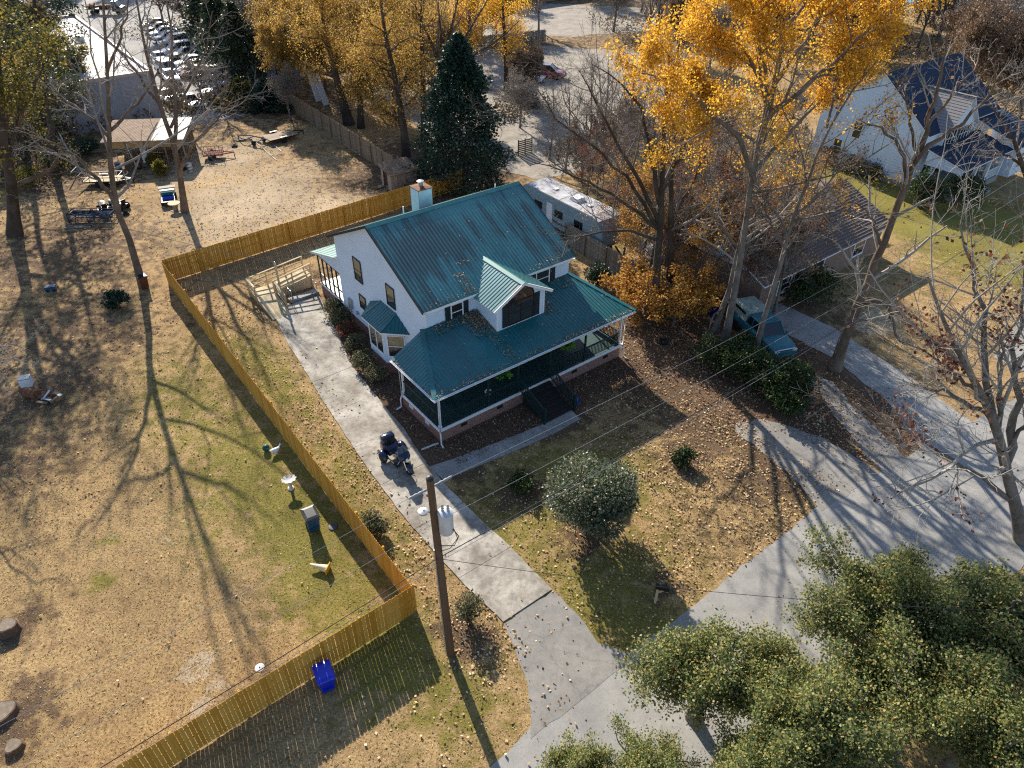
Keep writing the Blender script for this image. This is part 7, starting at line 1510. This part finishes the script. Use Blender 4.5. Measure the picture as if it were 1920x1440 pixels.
oak_copy(oa, 'live oak at the right edge below the bare tree', foot(1880, 1140, 4.2), (1.1, 1.2, 1.05), 1.3)
oak_copy(oc, 'live oak at the bottom edge right of the road gap', foot(1400, 1460, 4.2), (.75, .8, .95), 4.0)
oak_copy(oc, 'live oak at the bottom edge just below the road gap', foot(1235, 1440, 4.2), (.55, .6, .85), .9)
oak_copy(oa, 'live oak between the broad one and the bottom corner', foot(1700, 1270, 4.0), (1.05, 1.1, .95), 3.3)
oak_copy(oa, 'live oak left of the bottom corner under the broad one', foot(1490, 1270, 3.8), (.8, .85, .9), 5.1)
oak_copy(oa, 'small live oak crown at the bottom edge, leftmost of all the oaks', foot(1085, 1440, 3.6), (.55, .6, .8), 2.6)

# --- shrubs
def bush(name, label, base, r0, h, leaf, n, lsize, seed, cat='bush', group=None, lump=.18, stems=7, flat=1.0, stemm=B_BROWN):
    r = np.random.default_rng(seed); T = thing(name, label, cat, base, rnd.uniform(0, 6), group)
    P = []
    for k in range(stems):
        a = 6.28*k/stems+r.uniform(-.3, .3); e = r.uniform(.4, .85); P.append(np.array([(0.05*math.cos(a), .05*math.sin(a), -.05), (r0*e*.5*math.cos(a), r0*e*.5*math.sin(a), h*.4), (r0*e*math.cos(a), r0*e*math.sin(a), h*.78)]))
    P = np.array(P); rad = np.tile(np.array([.05, .035, .012])*max(.35, min(1.4, h/2)), (stems, 1)); lv = sprout(np.stack([resample(p, 6) for p in P]), np.stack([np.interp(np.linspace(0, 1, 6), [0, .5, 1], q) for q in rad]), r, **S(8, .3, 1, k=4))
    v1, q1 = tubes(P, rad, 5); v2, q2 = tubes(lv[0], np.maximum(lv[1], .005), 3); link('stems', fastmesh('stems', np.concatenate([v1, v2]), np.concatenate([q1, q2+len(v1)]), stemm), T)
    nl = 13; cd = r.normal(size=(nl, 3)); cd[:, 2] = np.abs(cd[:, 2])*.9-.25; cd /= np.linalg.norm(cd, axis=1, keepdims=True)
    cc = cd*np.array([r0, r0, h*.5*flat])*r.uniform(.4, .8, (nl, 1)); lr = r.uniform(.28, .55, nl)*(1+lump*.5)
    li = r.integers(0, nl, n); d = r.normal(size=(n, 3)); d /= np.linalg.norm(d, axis=1, keepdims=True)
    rr = np.where(r.uniform(size=n) < .25, r.uniform(.3, 1, n), r.uniform(.75, 1.0, n)) * (1+.10*r.normal(size=n))
    c = cc[li] + d*(lr[li]*rr)[:, None]*np.array([r0, r0, h*.5*flat]); c[:, 2] += h*.5; c = c[c[:, 2] > .06]
    v, q = leaf_quads(c, lsize, d[:len(c)]*.8, seed=seed); LEAFN[0] += len(c); link('foliage', fastmesh('foliage', v, q, leaf), T); return T
bush('camellia_tree', 'large round dark green camellia tree in the middle of the front lawn', G(1097, 985), 2.15, 4.1, LF_CAM, 20000, .125, 301, 'tree', lump=.2)
bush('round_shrub', 'small round glossy shrub on the lawn left of the camellia', G(979, 918), .62, 1.05, LF_HEDGE, 1800, .11, 302)
bush('round_shrub', 'bright green low shrub on the lawn right of the camellia', G(1283, 872), .62, .95, LF_HEDGE, 1700, .12, 303)
bush('loose_shrub', 'grey green shrub beside the fence and the driveway', G(697, 1000), .75, 1.0, LF_SHRUB, 1700, .11, 304)
bush('loose_shrub', 'upright sparse shrub next to the utility pole', G(876, 1160), .55, 1.5, LF_SHRUB, 1300, .10, 305, lump=.35)
bush('round_shrub', 'dark rounded shrub at the back right corner of the porch', G(1118, 532), 1.0, 1.6, LF_MAG, 2600, .14, 306)
for i, (px, py, r0, h, lb) in enumerate(((622, 590, .7, 1.1, 'greenish shrub at the corner of the screened porch'), (640, 606, .75, 1.2, 'shrub with yellowing leaves along the side wall, second from the back'), (652, 632, .7, 1.0, 'reddish twiggy shrub along the side wall, third from the back'), (668, 655, .7, 1.0, 'pale leaved shrub in the side bed below the bay'), (688, 690, .8, 1.1, 'straw coloured shrub in the side bed by the drive'), (703, 712, .7, 1.0, 'olive shrub nearest the porch corner in the side bed'), (648, 588, .6, 1.0, 'dark green shrub against the brick by the meter'))):
    bush('bed_shrub', lb, G(px, py), r0, h, LF_SHRUB if i not in (2, 6) else (LF_RED if i == 2 else LF_HEDGE), 1300, .10, 310+i, group='shrubs along the side wall', lump=.3)
for i, (px, py, r0, h, lb) in enumerate(((1340, 690, 1.4, 2.2, 'dark hedge shrub under the arching branch, leftmost of the hedge'), (1378, 700, 1.5, 2.2, 'dark hedge shrub in front of the twin trunks'), (1420, 715, 1.5, 2.1, 'dark hedge shrub below the teal pickup'), (1455, 735, 1.6, 2.1, 'hedge shrub with yellowish tips left of the hedge end'), (1495, 740, 1.5, 2.2, 'rounded hedge shrub at the driveway end of the hedge'), (1475, 770, 1.3, 1.5, 'low bright green hedge shrub at the lower right of the hedge'), (1400, 680, 1.3, 1.8, 'hedge shrub close to the leaning bare trunk'), (1440, 745, 1.2, 1.6, 'low dark shrub at the lower edge of the hedge'))):
    bush('hedge_shrub', lb, G(px, py), r0, h, LF_HEDGE, 4200, .13, 330+i, group='hedge shrubs by the drives')
for i, (px, py, r0, h, lf, lb) in enumerate(((1480, 560, 1.6, 2.2, LF_HEDGE, 'dark foundation shrub left of the ranch driveway'), (1525, 560, 2.0, 2.2, LF_HEDGE, 'broad dark shrub in front of the ranch house'), (1500, 540, 1.4, 1.9, LF_OLIVE, 'yellowish shrub behind the dark ones at the ranch house'), (1720, 388, 1.2, 3.2, LF_HEDGE, 'tall green shrub left of the white house porch post'), (1745, 392, 1.1, 2.6, LF_HEDGE, 'green shrub beside the white porch post'), (1790, 385, 1.3, 3.0, LF_HEDGE, 'tall green shrub in front of the white porch'), (1815, 378, 1.1, 2.4, LF_HEDGE, 'green shrub next to the white porch steps'), (1600, 325, 1.3, 1.8, LF_SHRUB, 'grey green shrub at the foot of the white gable wall'), (1640, 335, 1.0, 1.4, LF_SHRUB, 'small grey shrub right of the one at the gable wall'), (1550, 305, 1.2, 1.8, LF_BROWN, 'brown shrub at the far corner of the white gable wall'), (222, 575, .8, 1.1, LF_MAG, 'dark little evergreen on the left lawn near the brown cart'), (305, 330, .7, 1.4, LF_OLIVE, 'bright yellow green sprouts on the forked tree trunk'), (290, 312, .6, 1.3, LF_OLIVE, 'bright green sprouts in front of the pole shed'), (60, 350, 1.6, 2.0, LF_OLIVE, 'olive undergrowth at the left edge under the pines'), (110, 310, 1.5, 1.6, LF_HEDGE, 'dark undergrowth beside the leaning pole'), (160, 290, 1.5, 1.5, LF_MAG, 'dark brush left of the pole shed'))):
    bush('yard_shrub', lb, G(px, py), r0, h, lf, 2400, .15, 350+i, lump=.25)

# ================================================================== leaf litter, grass, brush
def flat_leaves(n, pos, size, tilt, seed, zoff=.012):
    r = np.random.default_rng(seed); a = r.uniform(0, 2*np.pi, n)
    d = np.stack([np.cos(a), np.sin(a), r.normal(0, tilt, n)], -1); d /= np.linalg.norm(d, axis=1, keepdims=True)
    s = np.stack([-np.sin(a), np.cos(a), r.normal(0, tilt, n)], -1); s /= np.linalg.norm(s, axis=1, keepdims=True)
    sz = (size*r.uniform(.6, 1.35, n))[:, None]; c = pos.copy(); c[:, 2] += zoff + np.abs(d[:, 2])*sz[:, 0]*.5 + np.abs(s[:, 2])*sz[:, 0]*.4 + r.uniform(0, .02, n)
    v = np.stack([c-d*sz*.5, c+s*sz*.38+d*sz*.05, c+d*sz*.5, c-s*sz*.38+d*sz*.05], 1).reshape(-1, 3)
    return v, np.arange(4*n, dtype=np.int32).reshape(-1, 4)
def uw_arr(u, w, z=0.0): return np.stack([OX+u*CYW-w*SYW, OY+u*SYW+w*CYW, np.zeros_like(u)+z], -1)
def in_house(u, w): return ((u > -.05) & (u < PW+.05) & (w > -.05) & (w < ym)) | ((u > .9) & (u < xr) & (w > 3.9) & (w < 18.7)) | ((u > 5.6) & (u < 7.8) & (w > -2.3) & (w < 0)) | ((u > 25) & (u < 40.4) & (w > -2) & (w < 7)) | ((u > 21.6) & (u < 24.2) & (w > 10) & (w < 20.5))
def on_pave(u, w): 
    return ((u > np.interp(w, [-11, -4, 4.3, 18], [-4.1, -4.35, -3.8, -2.0])) & (u < np.interp(w, [-11, -1, 2.5, 9, 18], [-1.3, -1.5, -1, -.5, 1.6])) & (w < 18.5) & (w > -11)) | (w < -15.5)
def scatter(name, label, boxes, m, size, tilt, seed, pave=.12, noise_amp=.75):
    r = np.random.default_rng(seed); us, ws = [], []
    for u0, u1, w0, w1, den in boxes:
        n = int(abs((u1-u0)*(w1-w0))*den); us.append(r.uniform(u0, u1, n)); ws.append(r.uniform(w0, w1, n))
    u, w = np.concatenate(us), np.concatenate(ws)
    f = .5+.28*np.sin(u*.9+1.3*np.sin(w*.6))+.28*np.sin(w*1.1+1.7*np.sin(u*.5)+2)+.2*np.sin(u*2.3+w*1.7)
    keep = (r.uniform(size=len(u)) < 1-noise_amp+noise_amp*np.clip(f, 0, 1)*1.3) & ~in_house(u, w) & (~on_pave(u, w) | (r.uniform(size=len(u)) < pave))
    u, w = u[keep], w[keep]; z = np.where(on_pave(u, w) & (w > -11.1), .062, np.where(on_pave(u, w), .024, 0.0))
    v, q = flat_leaves(len(u), uw_arr(u, w, z), size, tilt, seed+1)
    tag(link(name, fastmesh(name, v, q, m)), label, 'leaves', kind='stuff'); return len(u)
LF_TAN = leafmat('fallen_tan_leaves', [(0, (.14, .080, .040)), (.3, (.31, .195, .095)), (.65, (.48, .33, .175)), (.9, (.62, .47, .28)), (1, (.70, .58, .40))], .15, .8, .1)
LF_BED = leafmat('fallen_brown_leaves', [(0, (.06, .036, .026)), (.35, (.15, .090, .062)), (.7, (.26, .165, .112)), (.93, (.40, .28, .195)), (1, (.54, .41, .30))], .12, .8, .1)
LF_MIX = leafmat('fallen_mixed_leaves', [(0, (.09, .05, .032)), (.35, (.25, .145, .078)), (.7, (.40, .26, .145)), (.92, (.52, .38, .24)), (1, (.62, .50, .35))], .15, .8, .1)
scatter('lawn_leaves', 'pale tan fallen leaves scattered over the lawns', [(-1.4, 6, -15.3, -2, 17), (6, 14.5, -15.3, -2, 36), (3, 15, -15.3, -8, 20), (-6.6, -3.9, -13, 4, 22), (-6.6, -2.0, 4, 22, 18), (-9, -4, -18, -8.3, 8), (-14, -6, -22, -8.5, 3.5), (-5.2, -3.9, -13, 8, 14), (-24, -6.9, -7, 24, 1.0), (-4.3, -1.3, -11, 18, 2.2), (-6, -.6, -15.5, -11, 2), (16, 20, -15.5, -10, 10), (24, 46, -14, -2, 6), (13, 30, -16, -15.4, 8), (-6, 0, -13, -11, 6), (-8, 14, -22.4, -15.5, .5)], LF_TAN, .12, .38, 501, pave=.3)
scatter('bed_leaves', 'deep brown fallen leaves filling the beds around the house', [(-.2, 13.9, -2.1, 0, 95), (-.9, .0, -1.2, 4.0, 75), (-.6, 1.2, 4.0, 10, 65), (.3, 2.0, 9.6, 18, 55), (7.6, 14.5, -3.4, -1.6, 30), (-.6, 1.9, 6, 14, 20)], LF_BED, .10, .5, 502, pave=.05, noise_amp=.25)
scatter('ground_leaves', 'thick rust brown fallen leaves under the trees right of the porch', [(13.8, 21, -8.5, 6, 48), (15.5, 24.5, -8.6, -2, 40), (17, 25, -4, 4, 30), (17.3, 23.6, -15.8, -9, 36), (16.4, 21, -13, -9, 34), (13, 16, -11, -8, 30), (13.9, 21, 6, 16, 18), (12, 14, -9, -4, 22), (12.6, 20, 3, 20, 10), (21, 26, 1, 10, 14), (8, 14, -8, -3.4, 8)], LF_MIX, .115, .45, 503, pave=.2, noise_amp=.45)
scatter('yard_leaves', 'brown fallen leaves over the rear yard and the left yard', [(-6, 21, 27.5, 36, 10), (-12, 18, 36, 60, 6), (-26, -7, 20, 50, 5), (-30, -8, 5, 22, 3.5), (-6, 2, 18.5, 26.8, 8), (2, 20.5, 19, 26.8, 8)], LF_MIX, .14, .4, 504, noise_amp=.5)
# leaves on the roofs: in the lap of the dormer and along the gutter
def roof_leaves():
    r = np.random.default_rng(77); P = []
    fz = lambda w: he+(hh-he)*(w+oo)/(ym+oo)+.06
    for u0, u1, w0, w1, n, sk in ((4.0, 5.4, 2.0, 4.0, 420, .5), (4.4, 5.4, 2.6, 4.0, 420, .5), (2.2, 5.0, 3.3, 4.0, 260, .5), (8.85, 9.7, 1.8, 4.0, 300, .5), (-.3, 14, -.4, -.15, 420, 1), (4.6, 5.3, -.4, 2.2, 120, 1), (0, 13.5, -.2, 3.6, 110, 1), (9, 12.3, 3.0, 4.0, 160, 1)):
        u, w = r.uniform(u0, u1, n), r.uniform(w0, w1, n); P.append(np.stack([u, w, fz(w)], -1))
    u = r.uniform(-.42, -.30, 90); w = r.uniform(-.3, 3.9, 90); P.append(np.stack([u, w, 0*u+he+.05], -1))
    mz = lambda w: hm+(hr-hm)*(w-ym+.3)/(yr-ym+.3)+.06
    for n, u0, u1, w0, w1 in ((130, 4.6, 5.4, 3.8, 5.2), (90, 2, 12, 3.8, 4.1), (45, 2, 12, 4, 9), (60, 5.2, 6.6, 4.6, 5.8)):
        u, w = r.uniform(u0, u1, n), r.uniform(w0, w1, n); P.append(np.stack([u, w, mz(w)], -1))
    p = np.concatenate(P); keep = ~((p[:, 0] > 5.3) & (p[:, 0] < 8.85) & (p[:, 1] > 1.9) & (p[:, 1] < 5.6)); p = p[keep]
    a = uw_arr(p[:, 0], p[:, 1]); a[:, 2] = p[:, 2]
    v, q = flat_leaves(len(a), a, .085, .35, 78, .0); tag(link('roof_leaves', fastmesh('roof_leaves', v, q, LF_MIX)), 'brown leaves blown against the dormer and along the porch gutter', 'leaves', kind='stuff')
roof_leaves()
# short winter grass
def grass():
    r = np.random.default_rng(88); us, ws = [], []
    for u0, u1, w0, w1, den in ((-24, -6.9, -8, 18, 95), (-6.6, -4, -13, 20, 110), (-1.3, 14, -15.2, -2, 110), (-20, -5, -22, -8.4, 95), (-2, 14, -15.2, -11, 20), (24, 44, -14, -2, 26), (-26, -7, 18, 34, 22)):
        n = int((u1-u0)*(w1-w0)*den); us.append(r.uniform(u0, u1, n)); ws.append(r.uniform(w0, w1, n))
    u, w = np.concatenate(us), np.concatenate(ws); k = ~in_house(u, w) & ~on_pave(u, w); u, w = u[k], w[k]; n = len(u)
    c = uw_arr(u, w); a = r.uniform(0, 6.28, n); h = r.uniform(.012, .034, n); t = r.normal(0, 1.5, (n, 2))*h[:, None]
    s = np.stack([np.cos(a), np.sin(a), 0*a], -1)*r.uniform(.012, .03, n)[:, None]; tip = c+np.stack([t[:, 0], t[:, 1], h], -1)
    v = np.stack([c-s, c+s, tip+s*.4, tip-s*.4], 1).reshape(-1, 3)
    tag(link('grass', fastmesh('grass', v, np.arange(4*n, dtype=np.int32).reshape(-1, 4), LF_GRASS)), 'short dormant straw coloured grass of the lawns', 'grass', kind='stuff')
LF_GRASS = leafmat('dormant_grass', [(0, (.12, .11, .03)), (.3, (.23, .185, .065)), (.6, (.38, .285, .13)), (.9, (.53, .41, .22)), (1, (.62, .52, .33))], .3, .9, .05)
grass()
def brush():
    r = np.random.default_rng(99); P = []
    for px, py, n, rad, h in ((1840,160,26,9,3.2),(1880,90,26,10,3.5),(1720,110,22,9,3.0),(1640,100,18,9,3.0),(1790,60,20,12,3.0),(1900,230,14,5,2.4),(1150,300,22,4,2.2),(1210,300,18,4,2.2),(1080,300,12,3,1.8),(1290,240,16,5,2.2),(1380,240,16,5,2.4),(1460,270,14,4,2.0),(420,200,20,5,2.2),(360,205,16,4,2.0),(60,250,24,6,2.6),(20,330,18,5,2.2),(120,250,18,5,2.2),(990,210,14,4,2.0),(1230,60,18,9,3),(1330,60,18,9,3),(1450,60,18,10,3),(1550,80,18,9,3),(480,120,16,6,2.6),(640,90,16,8,2.4),(330,60,14,6,2.4)):
        b = G(px, py)
        for k in range(n):
            c = np.array([b.x+r.normal()*rad*.55, b.y+r.normal()*rad*.55, 0]); rr = r.uniform(.8, 2.0); hh_ = h*r.uniform(.5, 1.1); m = 70
            d = r.normal(size=(m, 3)); d /= np.linalg.norm(d, axis=1, keepdims=True); P.append(c+np.array([0, 0, hh_*.45])+d*np.array([rr, rr, hh_*.5])*r.uniform(.5, 1, (m, 1))**.5)
    p = np.concatenate(P); p = p[p[:, 2] > .05]; v, q = leaf_quads(p, .42, seed=98, asp=.22); tag(link('brush', fastmesh('brush', v, q, LF_BRUSH)), 'tangled grey brown winter brush under the far trees', 'brush', kind='stuff')
LF_BRUSH = leafmat('brush_twigs', [(0, (.06, .05, .04)), (.35, (.14, .115, .095)), (.65, (.21, .165, .13)), (.82, (.17, .15, .06)), (.93, (.24, .14, .07)), (1, (.32, .27, .22))], .3, .9, .05)
brush()
